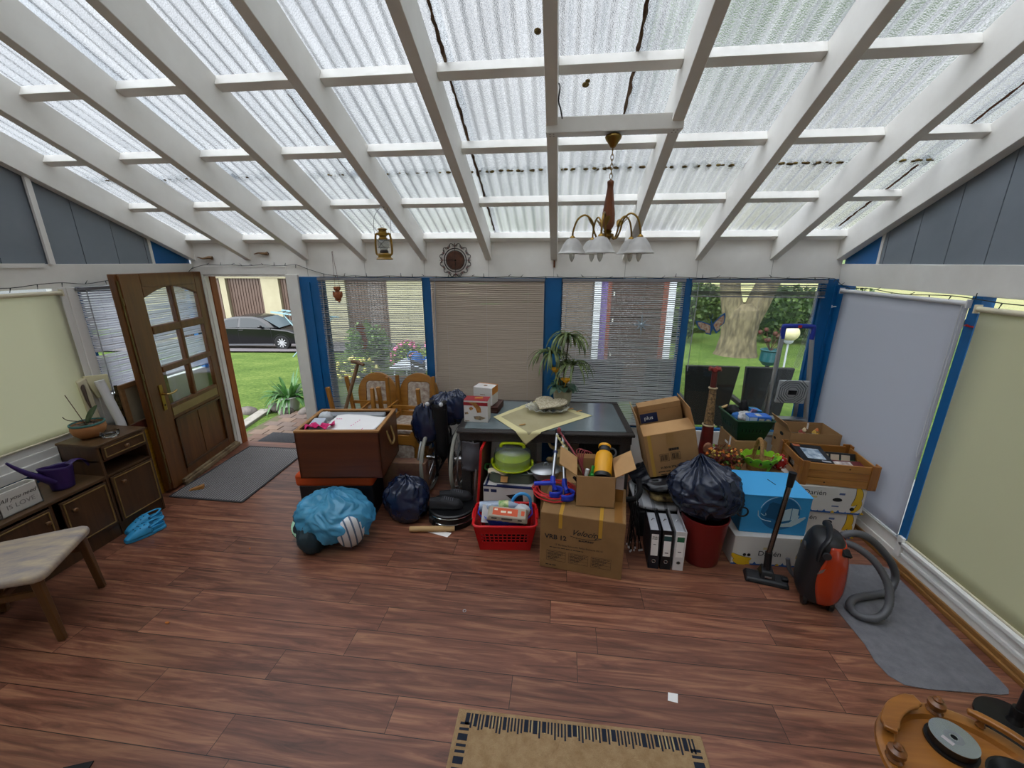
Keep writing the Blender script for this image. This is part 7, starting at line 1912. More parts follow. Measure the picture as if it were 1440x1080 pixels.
def banana_carton(label, loc, rz, w, d_, h, title, tx, hole=None, left=True, right=True, sc=1):
    t = thing('fruit_carton', label, 'box', loc, rz, 'banana cartons')
    b = MB(); b.box(-w/2,w/2,-d_/2,d_/2,0,h); b.box(-w/2-.003,w/2+.003,-d_/2-.003,d_/2+.003,.055,h+.002) if False else None; b.build('box', BOXW, t, 0, .004)
    y = -d_/2
    y_, k_ = MB(), MB()
    if left:
        banana(y_, k_, -w/2+.09, .16, .115, 215, 295, .022, y); banana(y_, k_, -w/2+.08, .115, .10, 225, 300, .018, y-.0003); 
    if right:
        banana(y_, k_, w/2-.16, .16, .115, -50, 42, .024, y); banana(y_, k_, w/2-.13, .10, .10, -60, 20, .016, y-.0003)
    y_.build('banana_print', BAN, t, 0); k_.build('banana_outline', BANK, t, 0)
    b = MB(); n = 11
    for k in range(n):
        x = -w/2+.02+(w-.04)*k/(n-1)
        b.prism([(x-.018,.002),(x+.018,.002),(x,.03)] if k % 2 else [(x-.012,.002),(x+.012,.002),(x+.004,.02)], 0, .0006, (pi/2,0,0), (0,y,0))
    b.box(-w/2,w/2,y-.0004,y,0,.012)
    b.build('blue_border', CBL, t, 0)
    b = MB()
    for k in range(5):
        x = -w/2+.06+(w-.12)*k/4
        if k % 2: continue
        b.prism([(x+.045,.004),(x+.075,.004),(x+.06,.024)], 0, .0012, (pi/2,0,0), (0,y,0))
    b.build('yellow_border', BAN, t, 0)
    text(title, .058*sc, BANK, t, (tx, y-.0006, h-.055*sc if hole else h*.42), shear=.0)
    b = MB(); b.box(tx-.05,tx+.02,y-.0008,y,(h-.098*sc) if hole else h*.42+.035,(h-.083*sc) if hole else h*.42+.052); b.build('cream_label', mt('cream label', 'c2b084', .6), t, 0)
    if hole:
        hx, hz = hole; b = MB(); b.prism([(hx+.034*cos(2*pi*k/20), hz+.018*sin(2*pi*k/20)*(1.1 if sin(2*pi*k/20) > 0 else .75)) for k in range(20)], 0, .0012, (pi/2,0,0), (0,y,0)); b.build('hand_hole', BLACKM, t, 0)
        b = MB(); b.box(hx+.005,hx+.045,y-.0006,y,h-.062,h-.045)
        for q in range(3): b.box(-w/2+.06,-w/2+.13-.01*q,y-.0006,y,h*.5-.012*q,h*.5-.009*q)
        b.box(hx-.03,hx+.02,y-.0006,y,.055,.065); b.build('small_print', mt('grey blue ink', '51628a', .7), t, 0)
        b = MB()
        for (cx, cz) in ((-w/2+.10,.075),(w/2-.075,.045)): b.cyl((cx,y-.0022,cz),(cx,y-.001,cz),.016,seg=16)
        b.build('vent_hole', BLACKM, t, 0)
    else:
        b = MB(); b.cyl((-w/2+.085,y-.0022,.085),(-w/2+.085,y-.001,.085),.012,seg=14); b.cyl((-w/2+.115,y-.0022,.085),(-w/2+.115,y-.001,.085),.012,seg=14); b.build('vent_hole', BLACKM, t, 0)
    return t
banana_carton('white banana carton on the floor below the blue box', (1.535, 2.86, 0), .03, .52, .38, .238, 'Darién', -.005, None)
banana_carton('white banana carton on the floor, lower of the stack by the right wall', (2.085, 3.275, 0), -.03, .52, .40, .222, 'Darién', -.10, (.06, .135))
banana_carton('white banana carton stacked second, just below the wooden crate', (2.095, 3.265, .224), -.03, .53, .40, .222, 'Darién', -.09, (.075, .115))
# blue box
t = thing('gift_box', 'light blue cardboard box printed with white hands on the banana carton', 'box', (1.545, 2.885, .240), -.015)
LB = mt('light blue card', '2f8cc4', .55); LB2 = mt('light blue lid', '45a0d8', .5)
b = MB(); w, d_, h = .44, .345, .30
b.box(-w/2,w/2,-d_/2,d_/2,0,h); b.build('box', LB, t, 0, .004)
b = MB(); b.hexa([(-w/2-.004,-d_/2-.004,h-.002),(w/2+.004,-d_/2-.004,h-.002),(w/2+.004,d_/2+.004,h-.002),(-w/2-.004,d_/2+.004,h-.002),(-w/2-.004,-d_/2-.004,h+.004),(w/2+.004,-d_/2-.004,h+.004),(w/2+.004,d_/2+.004,h+.010),(-w/2-.004,d_/2+.004,h+.010)]); b.build('lid', LB2, t, 0, .002)
b = MB(); b.bar((.02,.05,h+.011),(.045,-.02,h+.008),.004,.003); b.build('lid_slot', INK, t, 0)
y = -d_/2
b = MB(); b.lathe([(.128,-.0006),(.128,.0006)], 56, (.03,y,.165), (pi/2,0,0), cap=True, a0=0); b.build('dark_disc', mt('deep blue print', '1a6090', .6), t, 0)
b = MB()
P = [(.03+.136*cos(radians(a)), .165+.136*sin(radians(a))) for a in range(20, 170, 6)]; b.tube([(x,y-.0005,z) for x, z in P], .0022, 5); b.build('ring_print', mt('pale blue print', '6aa8cc', .6), t, 0)
PB = mt('cream blue print', 'a9c2cc', .6)
b = MB(); b.prism([(.035,.10),(.10,.12),(.10,.215),(.045,.195)][::1], 0, .0016, (pi/2,0,0), (0,y,0)); b.prism([(.105,.12),(.145,.125),(.145,.21),(.105,.215)], 0, .0016, (pi/2,0,0), (0,y,0)); b.build('cube_print', PB, t, 0)
b = MB(); b.prism([(-.075,.155),(-.055,.20),(-.05,.24),(-.03,.255),(.03,.24),(.04,.20),(.035,.10),(-.01,.12),(-.06,.13)], 0, .0013, (pi/2,0,0), (0,y,0)); b.build('cube_shade_print', mt('dark blue print', '0f4a70', .6), t, 0)
b = MB(); b.prism([(.02,.065),(.06,.062),(.12,.07),(.165,.105),(.20,.145),(.195,.155),(.165,.14),(.15,.135),(.155,.16),(.145,.165),(.125,.13),(.10,.10),(.06,.088),(.02,.085)], 0, .002, (pi/2,0,0), (0,y,0)); b.build('hand_print', PB, t, 0)
b = MB(); b.tube([(x,y-.0008,z) for x, z in [(-.115,.18),(-.11,.14),(-.085,.115),(-.055,.105),(-.02,.10)]], .003, 5); b.tube([(x,y-.0008,z) for x, z in [(-.095,.16),(-.075,.145),(-.06,.15),(-.065,.165)]], .0022, 5); b.build('hand_outline', PB, t, 0)
# carton with hand holes behind the crate, and support
tag(MB().box(-.20,.20,-.165,.155,0,.452).build('carton', CARD, None, 0, .004, loc=(2.20, 3.635, 0)), 'brown carton on the floor under the carton with hand holes', 'box')
o = open_carton('open brown carton with hand holes behind the wooden crate', (2.20, 3.665, .454), (0,0,-.03), .40, .29, .24, [('l',.09,.55)])
b = MB(); b.prism([(.03*cos(2*pi*k/16), .016*sin(2*pi*k/16)) for k in range(16)], 0, .002, (pi/2,0,-pi/2), (-.2,.0,.175)); b.prism([(.02*cos(2*pi*k/16), .012*sin(2*pi*k/16)) for k in range(16)], 0, .002, (pi/2,0,-pi/2), (-.2,.10,.09)); b.build('hand_hole', BLACKM, o, 0)
b = MB(); b.box(-.002,.002,-.06,.06,.0,.25) if False else b.box(.07,.075,.12,.17,.18,.235); b.build('white_tape', PAPER, o, 0)
FC = [mt('fig orange', 'b0602a', .5), mt('fig red', '8c2a22', .5), mt('fig cream', 'c9b490', .5), mt('fig yellow', 'c9a040', .5)]
for k, (x, y, rz, l) in enumerate([(-.075,-.03,.4,'orange figurine, leftmost in the carton with hand holes'),(-.02,.02,1.5,'cream figurine second from left in carton with hand holes'),(.035,-.03,2.6,'red capped figurine in the middle right of carton with hand holes'),(.085,.02,.9,'yellow figurine, rightmost in the carton with hand holes')]):
    t = thing('figurine', l, 'figurine', (2.20+x, 3.65+y, .606), rz, 'figurines in the carton')
    b = MB(); b.sph((0,0,.022), .020, 12, 8, (1.1,.9,1.1)); b.build('body', FC[k], t)
    b = MB(); b.sph((0,0,.056), .016, 12, 8); b.build('head', FC[2], t)
    b = MB(); b.lathe([(.018,.062),(.014,.072),(.004,.085),(0,.086)], 12); b.build('cap', FC[(k+1) % 4], t)
    for q in (-1,1): b = MB(); b.tube([(q*.015,0,.034),(q*.032,-.008,.024),(q*.034,-.016,.034)], .006, 6); b.build('arm', FC[k], t)
tag(MB().box(-.16,.16,-.125,.125,0,.135).build('carton', mt('packed goods', '4a3a2c', .8), None, 0, .004, loc=(2.205, 3.665, .462), rot=(0,0,-.03)), 'flat carton filling the box with hand holes below the figurines', 'box')
# wooden crate
PINE = wood('honey pine', '8a5522', 'b07a3a', 0, .4, 13, .1); PINEY = wood('honey pine y', '8a5522', 'b07a3a', 1, .4, 13, .1); PINEZ = wood('honey pine z', '7e4c1e', 'a46c30', 2, .4, 13, .1)
t = thing('crate', 'honey coloured wooden crate of board games on the banana cartons', 'crate', (2.147, 3.262, .448), -.095)
CW_, CD_, CHH = .50, .39, .185
b = MB()
for k in range(3):
    z0 = .004+.0615*k; b.box(-CW_/2+.03,CW_/2-.03,-CD_/2,-CD_/2+.012,z0,z0+.058)
fr = b.build('front_board', PINE, t, 0, .002)
b = MB()
for k in range(3):
    z0 = .004+.0615*k; b.box(-CW_/2+.03,CW_/2-.03,CD_/2-.012,CD_/2,z0,z0+.058)
b.build('back_board', PINE, t, 0, .002)
for s in (-1,1):
    b = MB(); x0, x1 = (s*CW_/2, s*(CW_/2-.012)) if s > 0 else (-CW_/2, -CW_/2+.012); x0, x1 = min(x0,x1), max(x0,x1)
    b.box(x0,x1,-CD_/2+.03,CD_/2-.03,.004,.058); b.box(x0,x1,-CD_/2+.03,CD_/2-.03,.125,.183)
    b.box(x0,x1,-CD_/2+.03,-.06,.0615,.122); b.box(x0,x1,.06,CD_/2-.03,.0615,.122); b.build('side_board', PINEY, t, 0, .002)
    for q in (-1,1):
        b = MB(); b.box(min(s*CW_/2,s*(CW_/2-.045)),max(s*CW_/2,s*(CW_/2-.045)),min(q*CD_/2,q*(CD_/2+.012)),max(q*CD_/2,q*(CD_/2+.012)),0,.20)
        b.box(min(s*CW_/2,s*(CW_/2+.012)),max(s*CW_/2,s*(CW_/2+.012)),min(q*CD_/2+q*.012,q*(CD_/2-.045)),max(q*CD_/2+q*.012,q*(CD_/2-.045)),0,.20); b.build('corner_post', PINEZ, t, 0, .003)
b = MB(); b.box(-CW_/2+.012,CW_/2-.012,-CD_/2+.012,CD_/2-.012,0,.008); b.build('bottom_board', PINE, t, 0)
b = MB(); b.cyl((.07,-CD_/2-.0008,.155),(.07,-CD_/2,.155),.006,seg=10); b.cyl((-.08,-CD_/2-.0008,.03),(-.08,-CD_/2,.03),.006,seg=10); b.build('knot', mt('dark knot', '3c2210', .6), t, 0)
def cl(x, y, z): return (2.147+x*cos(-.095)-y*sin(-.095), 3.262+x*sin(-.095)+y*cos(-.095), .448+z)
def game(label, loc, rot, size, col, prints):
    t = thing('board_game', label, 'board game', loc, 0, 'board games in the crate', rot=rot)
    w, d_, h = size; b = MB(); b.box(-w/2,w/2,-d_/2,d_/2,0,h); b.build('box', mt('game '+col, col, .4), t, 0, .003)
    for (x0,x1,y0,y1,c, v) in prints: b = MB(); b.box(x0,x1,y0,y1,h,h+.0008); b.build('cover_print', mt('gp '+c+v, c, .45, var=v, vs=18), t, 0)
    return t
game('black board game box with a blue white cover lying left in the crate', cl(-.115,.0,.135), (.10,.03,-.12), (.22,.27,.05), '121216', [(-.06,.07,-.09,.07,'5a7088','c9d4dc'),(-.10,-.05,.09,.125,'8c3a24','c07a4a'),(.03,.09,-.125,-.105,'c0c0c4','8a8a90')])
g = game('green and black board game box standing tilted at the right in the crate', cl(.10,.10,.07), (1.20,0,-.12), (.26,.17,.07), '16181a', [(-.125,.125,-.08,.035,'1d4a30','23583a')])
b = MB()
for k in range(3): b.box(-.12+.075*k,-.06+.075*k,.02,.07,.0712,.072)
b.build('card_print', mt('cream card print', 'b8a892', .5), g, 0)
b = MB(); b.sph((-.0,-.015,.072), .05, 16, 6, (1,.35,.03)); b.build('red_print', mt('red print bright', 'b02a24', .5), g, 0)
game('dark red board game box with white lettering at the front of the crate', cl(.09,-.09,.095), (.15,0,-.06), (.26,.13,.05), '5a1a1c', [(-.11,.05,-.02,.045,'d0ccc4','5a1a1c'),(.06,.12,-.05,.0,'b8964a','8c6a3a')])
tag(MB().box(-.20,.20,-.15,.15,0,.06).build('board_game', mt('game base', '3a2e28', .6), None, 0, .003, loc=cl(0,0,.010), rot=(0,0,-.095)), 'flat dark game box at the bottom of the wooden crate', 'board game')
tag(MB().box(-.003,.003,-.05,.05,0,.055).build('text_card', mt('printed card', 'b8b4ac', .6, var='34363c', vs=70), None, 0, loc=cl(-.225,.0,.068), rot=(0,0,-.095)), 'printed white card seen through the crate side handle', 'card')

# ------------------------------------------------------------------ vacuum cleaner
t = thing('vacuum_cleaner', 'black and orange red vacuum cleaner standing on end with ribbed grey hose', 'vacuum cleaner', (1.695, 2.40, 0), -.30)
VB = mt('vacuum black', '1b1b1e', .42); VR = mt('vacuum red', 'a8320f', .25, coat=.5)
def vac(u, v, s=1.0):
    # v bottom to top, u around
    a = 2*pi*u; z = .02+.475*v
    e = (1-abs(2*v-1)**3.2)**.5 if 0 < v < 1 else 0
    w = .125*(.55+.45*e)*(1-.22*v*v); d_ = .155*(.45+.55*e)*(1-.10*v)
    if v in (0, 1): w *= .55; d_ *= .55
    cx, sy = cos(a), sin(a)
    p = 2.6
    r_ = (abs(cx)**p+abs(sy)**p)**(-1/p)
    return (w*s*cx*r_, d_*s*sy*r_, z)
b = MB(); b.grid(lambda u, v: vac(u, v), 48, 30, cu=True)
n = 48; b.f.append(list(range(n))[::-1]); b.m.append(0); b.f.append(list(range(n*30, n*31))); b.m.append(0)
b.build('body', VB, t, 60)
b = MB()
def shell(u, v):
    vv = .03+.90*v; lo = -.26-.055*sin(pi*v); hi = .20
    a = lo+(hi-lo)*u
    x, y, z = vac(a if a >= 0 else a+1, vv, 1.045+.03*sin(pi*u)*sin(pi*v))
    return (x, y, z)
b.grid(shell, 20, 30); o = b.build('red_shell', VR, t, 60); o.modifiers.new('S','SOLIDIFY').thickness = .006
b = MB(); b.tube(catmull([(-.06,-.125,.36),(-.055,-.13,.45),(-.02,-.09,.505),(.0,.02,.525),(.0,.10,.50)],6), .020, 10, flat=.6); b.build('carry_handle', VB, t)
b = MB(); b.cyl((-.118,-.05,.40),(-.128,-.05,.40),.026,seg=18); b.cyl((-.03,-.150,.42),(-.03,-.162,.42),.022,seg=18); b.build('dial', mt('dark grey dial', '2b2b2f', .5), t)
b = MB(); b.prism([(-.015,.0),(.01,.02),(.02,.05),(-.005,.03)], 0, .002, (pi/2,0,0), (-.04,-.151,.28)); b.build('silver_mark', ALU, t, 0)
b = MB(); b.cbox((.07,-.105,.44),(.05,.05,.018),(.5,.3,.4)); b.build('vent_slot', BLACKM, t, 0)
for s in (-1,1): b = MB(); b.cyl((s*.07-.012,-.08,.04),(s*.07+.012,-.08,.04),.04,seg=20); b.build('wheel', BLACK, t)
def vl(x, y, z): # world to local of vacuum
    dx, dy = x-1.695, y-2.40; ca, sa = cos(.30), sin(.30)
    return (dx*ca-dy*sa, dx*sa+dy*ca, z)
hose = [(1.80,2.47,.40),(1.86,2.46,.455),(1.95,2.46,.445),(2.06,2.47,.36),(2.17,2.49,.24),(2.22,2.49,.13),(2.17,2.45,.055),(2.05,2.42,.032),(1.93,2.38,.032),(1.86,2.31,.030),(1.87,2.24,.030),(1.95,2.215,.05),(2.02,2.25,.11),(2.03,2.31,.22),(1.97,2.37,.33),(1.88,2.42,.39),(1.80,2.45,.40)]
P = catmull([vl(*p) for p in hose], 14)
b = MB(); b.tube(P, [.023 if k % 2 else .0205 for k in range(len(P))], 12); b.build('hose', mt('grey ribbed hose', '55565a', .45), t, 180)
b = MB(); b.cyl(vl(1.78,2.47,.385), vl(1.825,2.47,.43), .032, seg=16); b.build('hose_connector', BLACK, t)
t = thing('floor_nozzle', 'black vacuum floor nozzle with upright steel tube before the banana carton', 'vacuum nozzle', (1.462, 2.525, 0), -.22)
b = MB(); b.hexa([(-.138,-.065,.0),(.13,-.065,.0),(.13,.055,.0),(-.138,.055,.0),(-.13,-.055,.03),(.122,-.055,.03),(.12,.03,.045),(-.128,.03,.045)]); b.build('foot', VB, t, 0, .01, 3)
b = MB(); b.hexa([(-.05,-.04,.03),(.05,-.04,.03),(.05,.06,.03),(-.05,.06,.03),(-.035,-.02,.075),(.035,-.02,.075),(.035,.05,.09),(-.035,.05,.09)]); b.box(.085,.125,-.03,.01,.03,.055); b.build('joint', BLACK, t, 0, .008)
b = MB(); b.box(-.02,.02,-.041,-.036,.045,.056); b.build('badge', ALU, t, 0)
b = MB(); b.tube([(0,.02,.07),(-.005,.03,.20)], [.024,.022], 14); b.build('swivel', BLACK, t)
b = MB(); b.cyl((-.005,.03,.18),(.045,.075,.71),.0165,seg=16); b.build('steel_tube', mt('steel tube', '77706a', .25, 1), t)
b = MB(); b.tube([(.044,.073,.69),(.047,.077,.73),(.051,.08,.79)], [.019,.021,.024], 14); b.build('tube_socket', BLACK, t)
b = MB(); b.tube(catmull([(.12,.06,.16),(.135,.05,.10),(.16,.04,.06),(.19,.03,.04)],5), .014, 8) ; b.build('cable_hook', mt('grey hook', '4a4a4e', .5), t)

# ------------------------------------------------------------------ grey mat, rug, tag
MATP = [(1.785,2.27),(1.79,2.06),(1.772,1.95),(1.785,1.87),(1.83,1.825),(1.93,1.815),(2.27,1.826),(2.315,1.835),(2.338,1.86),(2.345,1.92),(2.372,2.42),(2.386,2.73),(2.36,2.76),(2.205,2.757),(1.9,2.75),(1.80,2.74)]
tag(MB().prism(MATP, 0, .004).build('floor_mat', mt('grey felt mat', '67676c', .95, var='75757a', vs=16, bump=.35, bs=160), None, 0, loc=(0,0,0)), 'grey felt floor mat with rounded corners beside the right wall', 'mat')
RUG = mt('tan jute', 'a68a66', .98, var='927450', vs=26, bump=.6, bs=260)
t = thing('rug', 'tan doormat with navy dashes along its border at the bottom edge', 'rug', (.137, 1.44, 0), .008)
b = MB(); b.box(-.567,.567,-.78,0,0,.012); b.build('rug_body', RUG, t, 0, .004)
b = MB(); r = random.Random(10); x = -.525
k = 0
while x < .52:
    wide = (k % 9 in (0,1,2) and k % 2 == 0) or k % 11 == 5
    w = r.uniform(.016,.022) if wide else .008
    l = r.uniform(.048,.058) if wide else r.uniform(.05,.075)
    b.box(x,x+w,-.018-l,-.018,.0122,.0128); x += w+(.006 if wide else .0075); k += 1
for s in (-1,1):
    y = -.06; k = 0
    while y > -.76:
        l = .028 if k % 3 == 2 else .011; x0 = s*.545; x1 = s*(.545-.045); b.box(min(x0,x1),max(x0,x1),y-l,y,.0122,.0128); y -= l+.014; k += 1
b.build('navy_dashes', mt('navy dye', '1c2230', .98), t, 0)
b = MB(); x = -.517
while x < .52: b.box(x,x+.005,-.07,-.022,.0121,.0125); x += .0305
b.build('cream_dashes', mt('cream dye', 'b8a578', .98), t, 0)
tag(MB().prism([(.605,1.643),(.652,1.640),(.640,1.594),(.594,1.601)], 0, .001).build('paper_tag', PAPER, None, 0), 'small white paper square on the floor above the rug', 'paper')
tag(MB().lathe([(.008,0),(.011,.001),(.011,.003),(.008,.003)], 14, cap=False).build('washer', ALU, None, loc=(-.54, 2.02, 0)), 'small pale ring lying on the floor below the red basket', 'ring')
# ------------------------------------------------------------------ round tray table bottom right
TCX, TCY, TTZ = 1.305, .995, .60
HW = wood('honey table wood', '7a4a1c', 'a3692c', 0, .3, 10, .25); HWD = wood('turned spindle', '5c3414', '7d4c20', 2, .3, 14, .2)
t = thing('tray_table', 'round honey wood serving table with gallery rails at the bottom right', 'table', (TCX, TCY, 0), 0)
b = MB(); b.lathe([(.0,.565),(.20,.565),(.245,.572),(.252,.585),(.250,.598),(.240,.603),(.205,.603),(.198,.588),(0,.588)], 64); b.build('table_top', HW, t, 30)
def garc(a0, a1, rr, z, w, h, nm):
    b = MB(); n = 18; vs = []
    for i in range(n+1):
        a = radians(a0+(a1-a0)*i/n); q = w*(1 if 1 < i < n-1 else .75)
        for (dr, dz) in ((-q/2,0),(q/2,0),(q/2,h),(-q/2,h)): vs.append(((rr+dr)*cos(a), (rr+dr)*sin(a), z+dz))
    fs = [(0,1,2,3),(n*4+3,n*4+2,n*4+1,n*4)]
    for i in range(n):
        for k in range(4): fs.append((i*4+k, (i+1)*4+k, (i+1)*4+(k+1)%4, i*4+(k+1)%4))
    b.add(vs, fs); b.build('gallery_rail', HW, t, 40, .004)
    for a in (a0+(a1-a0)*.18, a1-(a1-a0)*.18):
        a = radians(a); b = MB(); b.lathe([(.008,.600),(.013,.610),(.008,.620),(.010,.632)], 12, (rr*cos(a), rr*sin(a), 0)); b.build('spindle', HWD, t)
garc(98, 152, .222, .632, .048, .016, 'a'); garc(10, 62, .228, .632, .024, .018, 'b'); garc(190, 240, .222, .632, .04, .016, 'c'); garc(280, 330, .222, .632, .04, .016, 'd')
for a in (82, 168, 262, 350):
    a = radians(a); b = MB(); b.lathe([(.020,.600),(.024,.606),(.018,.614),(.025,.628),(.024,.640),(.012,.648),(.014,.656),(.007,.664),(0,.665)], 18, (.222*cos(a), .222*sin(a), 0)); b.build('knob', HWD, t)
    b = MB(); b.lathe([(.014,0),(.02,.05),(.014,.12),(.022,.25),(.016,.4),(.024,.5),(.022,.57)], 16, (.19*cos(a), .19*sin(a), 0)); b.build('leg', HWD, t)
b = MB(); b.lathe([(0,.16),(.17,.16),(.175,.17),(.17,.18),(0,.18)], 40); b.build('lower_shelf', HW, t)
def cdm():
    m, nt, b = nodes('disc foil'); b.inputs['Metallic'].default_value = .9; b.inputs['Roughness'].default_value = .22; b.inputs['Base Color'].default_value = hexc('bcc6cc'); b.inputs['Anisotropic'].default_value = .6
    return m
t = thing('disc_spindle', 'stack of silver discs on the round wooden table', 'disc stack', (1.308, 1.112, .589), 0)
b = MB(); b.lathe([(0,0),(.066,0),(.066,.008),(.0,.008)], 40); b.lathe([(.0,.008),(.058,.008),(.058,.034),(0,.034)], 40); b.build('base', BLACK, t)
b = MB(); b.lathe([(.0085,.036),(.060,.036),(.060,.0375),(.0085,.0375)], 48, cap=False); b.build('disc', cdm(), t)
b = MB(); b.lathe([(.012,.0377),(.024,.0377)], 30, cap=False); b.build('hub_ring', mt('hub grey', '8d9296', .3, .5), t)
b = MB(); b.cbox((-.028,-.012,.0379),(.014,.03,.0004),(0,0,.5)); b.build('pale_sticker', mt('pale sticker', 'a9a2a4', .6), t, 0)
t = thing('bowl', 'black round bowl at the bottom right of the wooden table', 'bowl', (1.39, .972, .589), 0)
b = MB(); b.lathe([(0,0),(.05,0),(.085,.035),(.09,.05),(.084,.05),(.05,.006),(0,.006)], 40); b.build('bowl_body', BLACK, t)
t = thing('pole_stand', 'black pole with a round foot beside the wooden table', 'stand', (2.18, 1.67, 0), 0)
b = MB(); b.lathe([(0,0),(.13,0),(.13,.015),(.03,.03),(.02,.06)], 36); b.build('foot', BLACK, t)
b = MB(); b.cyl((0,0,.04),(.0,.0,1.25),.016,seg=14); b.build('pole', BLACK, t)
b = MB(); b.cyl((0,0,.06),(0,0,.11),.026,seg=14); b.build('clamp', BLACK, t)
# ================================================================== UP HIGH
# chandelier board + chandelier
b = MB(); b.box(-.118, .615, 2.575, 2.665, 2.782, 2.86)
struct('trim_14', b, WHITE, 'white cross board carrying the chandelier', smooth=0, bevel=.004)
b = MB()
for x in (-.095, -.075, .57, .59):
    for q in (0, 1): b.cyl((x, 2.60+.04*q, 2.7815), (x, 2.60+.04*q, 2.783), .005, seg=8)
tag(b.build('screw_heads', mt('rust screw', '5a4030', .6), None), None, None, None, 'structure')
LX, LY = .255, 2.62
t = thing('chandelier', 'brass chandelier with five white glass shades and a turned wooden column', 'chandelier', (LX, LY, 2.185))
BR = mt('polished brass', '8c6f38', .28, 1); H0 = 2.782-2.185
b = MB(); b.lathe([(.0,H0-.075),(.014,H0-.07),(.03,H0-.045),(.042,H0-.03),(.046,H0-.018),(.040,H0-.008),(.02,H0)], 24); b.build('canopy', BR, t)
b = MB()
for k in range(6):
    z = H0-.095-.024*k; ax_ = k % 2
    b.tube([((.008*cos(a) if ax_ else 0), (0 if ax_ else .008*cos(a)), z+.017*sin(a)) for a in [2*pi*i/14 for i in range(14)]], .0022, 6, closed=True)
b.cyl((0,0,H0-.075),(0,0,H0-.085),.004,seg=8); b.build('chain', BR, t)
WDC = wood('chandelier wood', '5a2c12', '7e4420', 2, .35, 20)
b = MB(); ztop = H0-.235
def colm(u, v):
    a = 2*pi*u; z = ztop-(.27)*v
    prof_ = [(0,.010),(.03,.020),(.08,.018),(.15,.017),(.35,.024),(.65,.036),(.85,.038),(.93,.030),(1,.018)]
    for i in range(len(prof_)-1):
        if prof_[i][0] <= v <= prof_[i+1][0]: k = (v-prof_[i][0])/(prof_[i+1][0]-prof_[i][0]); r_ = prof_[i][1]*(1-k)+prof_[i+1][1]*k; break
    if .12 < v < .9: r_ *= 1-.07*abs(sin(6*a))
    return (r_*cos(a), r_*sin(a), z)
b.grid(colm, 48, 40, cu=True); b.build('column', WDC, t, 180)
zb = ztop-.27
b = MB(); b.lathe([(.018,zb+.004),(.026,zb-.002),(.020,zb-.012),(.036,zb-.02),(.038,zb-.032),(.022,zb-.042),(.014,zb-.055)], 24); b.build('arm_hub', BR, t)
b = MB(); b.lathe([(.014,zb-.05),(.02,zb-.062),(.010,zb-.078),(.013,zb-.088),(.006,zb-.1),(.004,zb-.112),(0,zb-.114)], 16); b.build('finial', WDC, t)
SHG = translucent('white glass shade', 'dcdad6', .35, .3, var='c9c7c4', vs=12)
for k in range(5):
    a = radians(-105+72*k); ca, sa = cos(a), sin(a)
    b = MB(); P = catmull([(.03,-.03),(.055,-.055),(.075,.0),(.095,.075),(.145,.11),(.19,.075),(.205,.02),(.205,.0)], 6)if False else None
    prof_ = [(.025,zb-.025),(.055,zb-.045),(.078,zb-.005),(.095,zb+.055),(.135,zb+.085),(.178,zb+.06),(.200,zb+.0),(.203,zb-.035)]
    P = catmull([(r_*ca, r_*sa, z) for r_, z in prof_], 6); b.tube(P, .0055, 8); arm = b.build('arm', BR, t)
    b = MB(); leafblade(b, (.085*ca, .085*sa, zb+.02), a+.6, .085, .016, 1.0, .25, 6); o = b.build('leaf_ornament', BR, arm, 180); o.modifiers.new('S','SOLIDIFY').thickness = .0015
    c_ = (.203*ca, .203*sa, zb-.04)
    b = MB(); b.lathe([(.008,.012),(.016,.004),(.018,-.006),(.012,-.010)], 16, c_); b.build('shade_cap', BR, t)
    b = MB()
    def sh(u, v, c_=c_):
        aa = 2*pi*u; pr = [(0,.016,-.004),(.12,.034,-.012),(.45,.054,-.042),(.8,.068,-.074),(1,.082,-.090)]
        for i in range(4):
            if pr[i][0] <= v <= pr[i+1][0]: q = (v-pr[i][0])/(pr[i+1][0]-pr[i][0]); r_ = pr[i][1]*(1-q)+pr[i+1][1]*q; z = pr[i][2]*(1-q)+pr[i+1][2]*q; break
        r_ *= 1+.02*cos(12*aa)*v
        return (c_[0]+r_*cos(aa), c_[1]+r_*sin(aa), c_[2]+z)
    b.grid(sh, 48, 16, cu=True); o = b.build('lamp_shade', SHG, t, 180); o.modifiers.new('S','SOLIDIFY').thickness = .002
    b = MB(); b.lathe([(.010,-.02),(.012,-.05),(.013,-.085),(.017,-.095),(.015,-.112),(.006,-.132),(0,-.137)], 14, c_); b.build('bulb', clear('bulb glass', 'e8e8e4', .05, .6, .6), t)
# cable on the rafter
t = thing('cable', 'dark cable hanging from the rafter above the chandelier board', 'cable', (-.05, 2.45, 2.87))
b = MB(); b.tube(catmull([(.0,.0,.10),(.006,-.03,.07),(.0,.02,.03),(.012,.05,.0),(.02,.12,-.02)],5), .004, 6); b.build('cord', BLACK, t)
# rusty bracket on central rafter end
tag(MB().box(-.008,.008,-.01,.01,-.035,.03).build('rusty_hinge', mt('rust brown', '6a3c20', .8), None, 0, .002, loc=(-.08, 4.09, 2.085)), 'small rusty hinge at the end of the middle rafter', 'hinge')
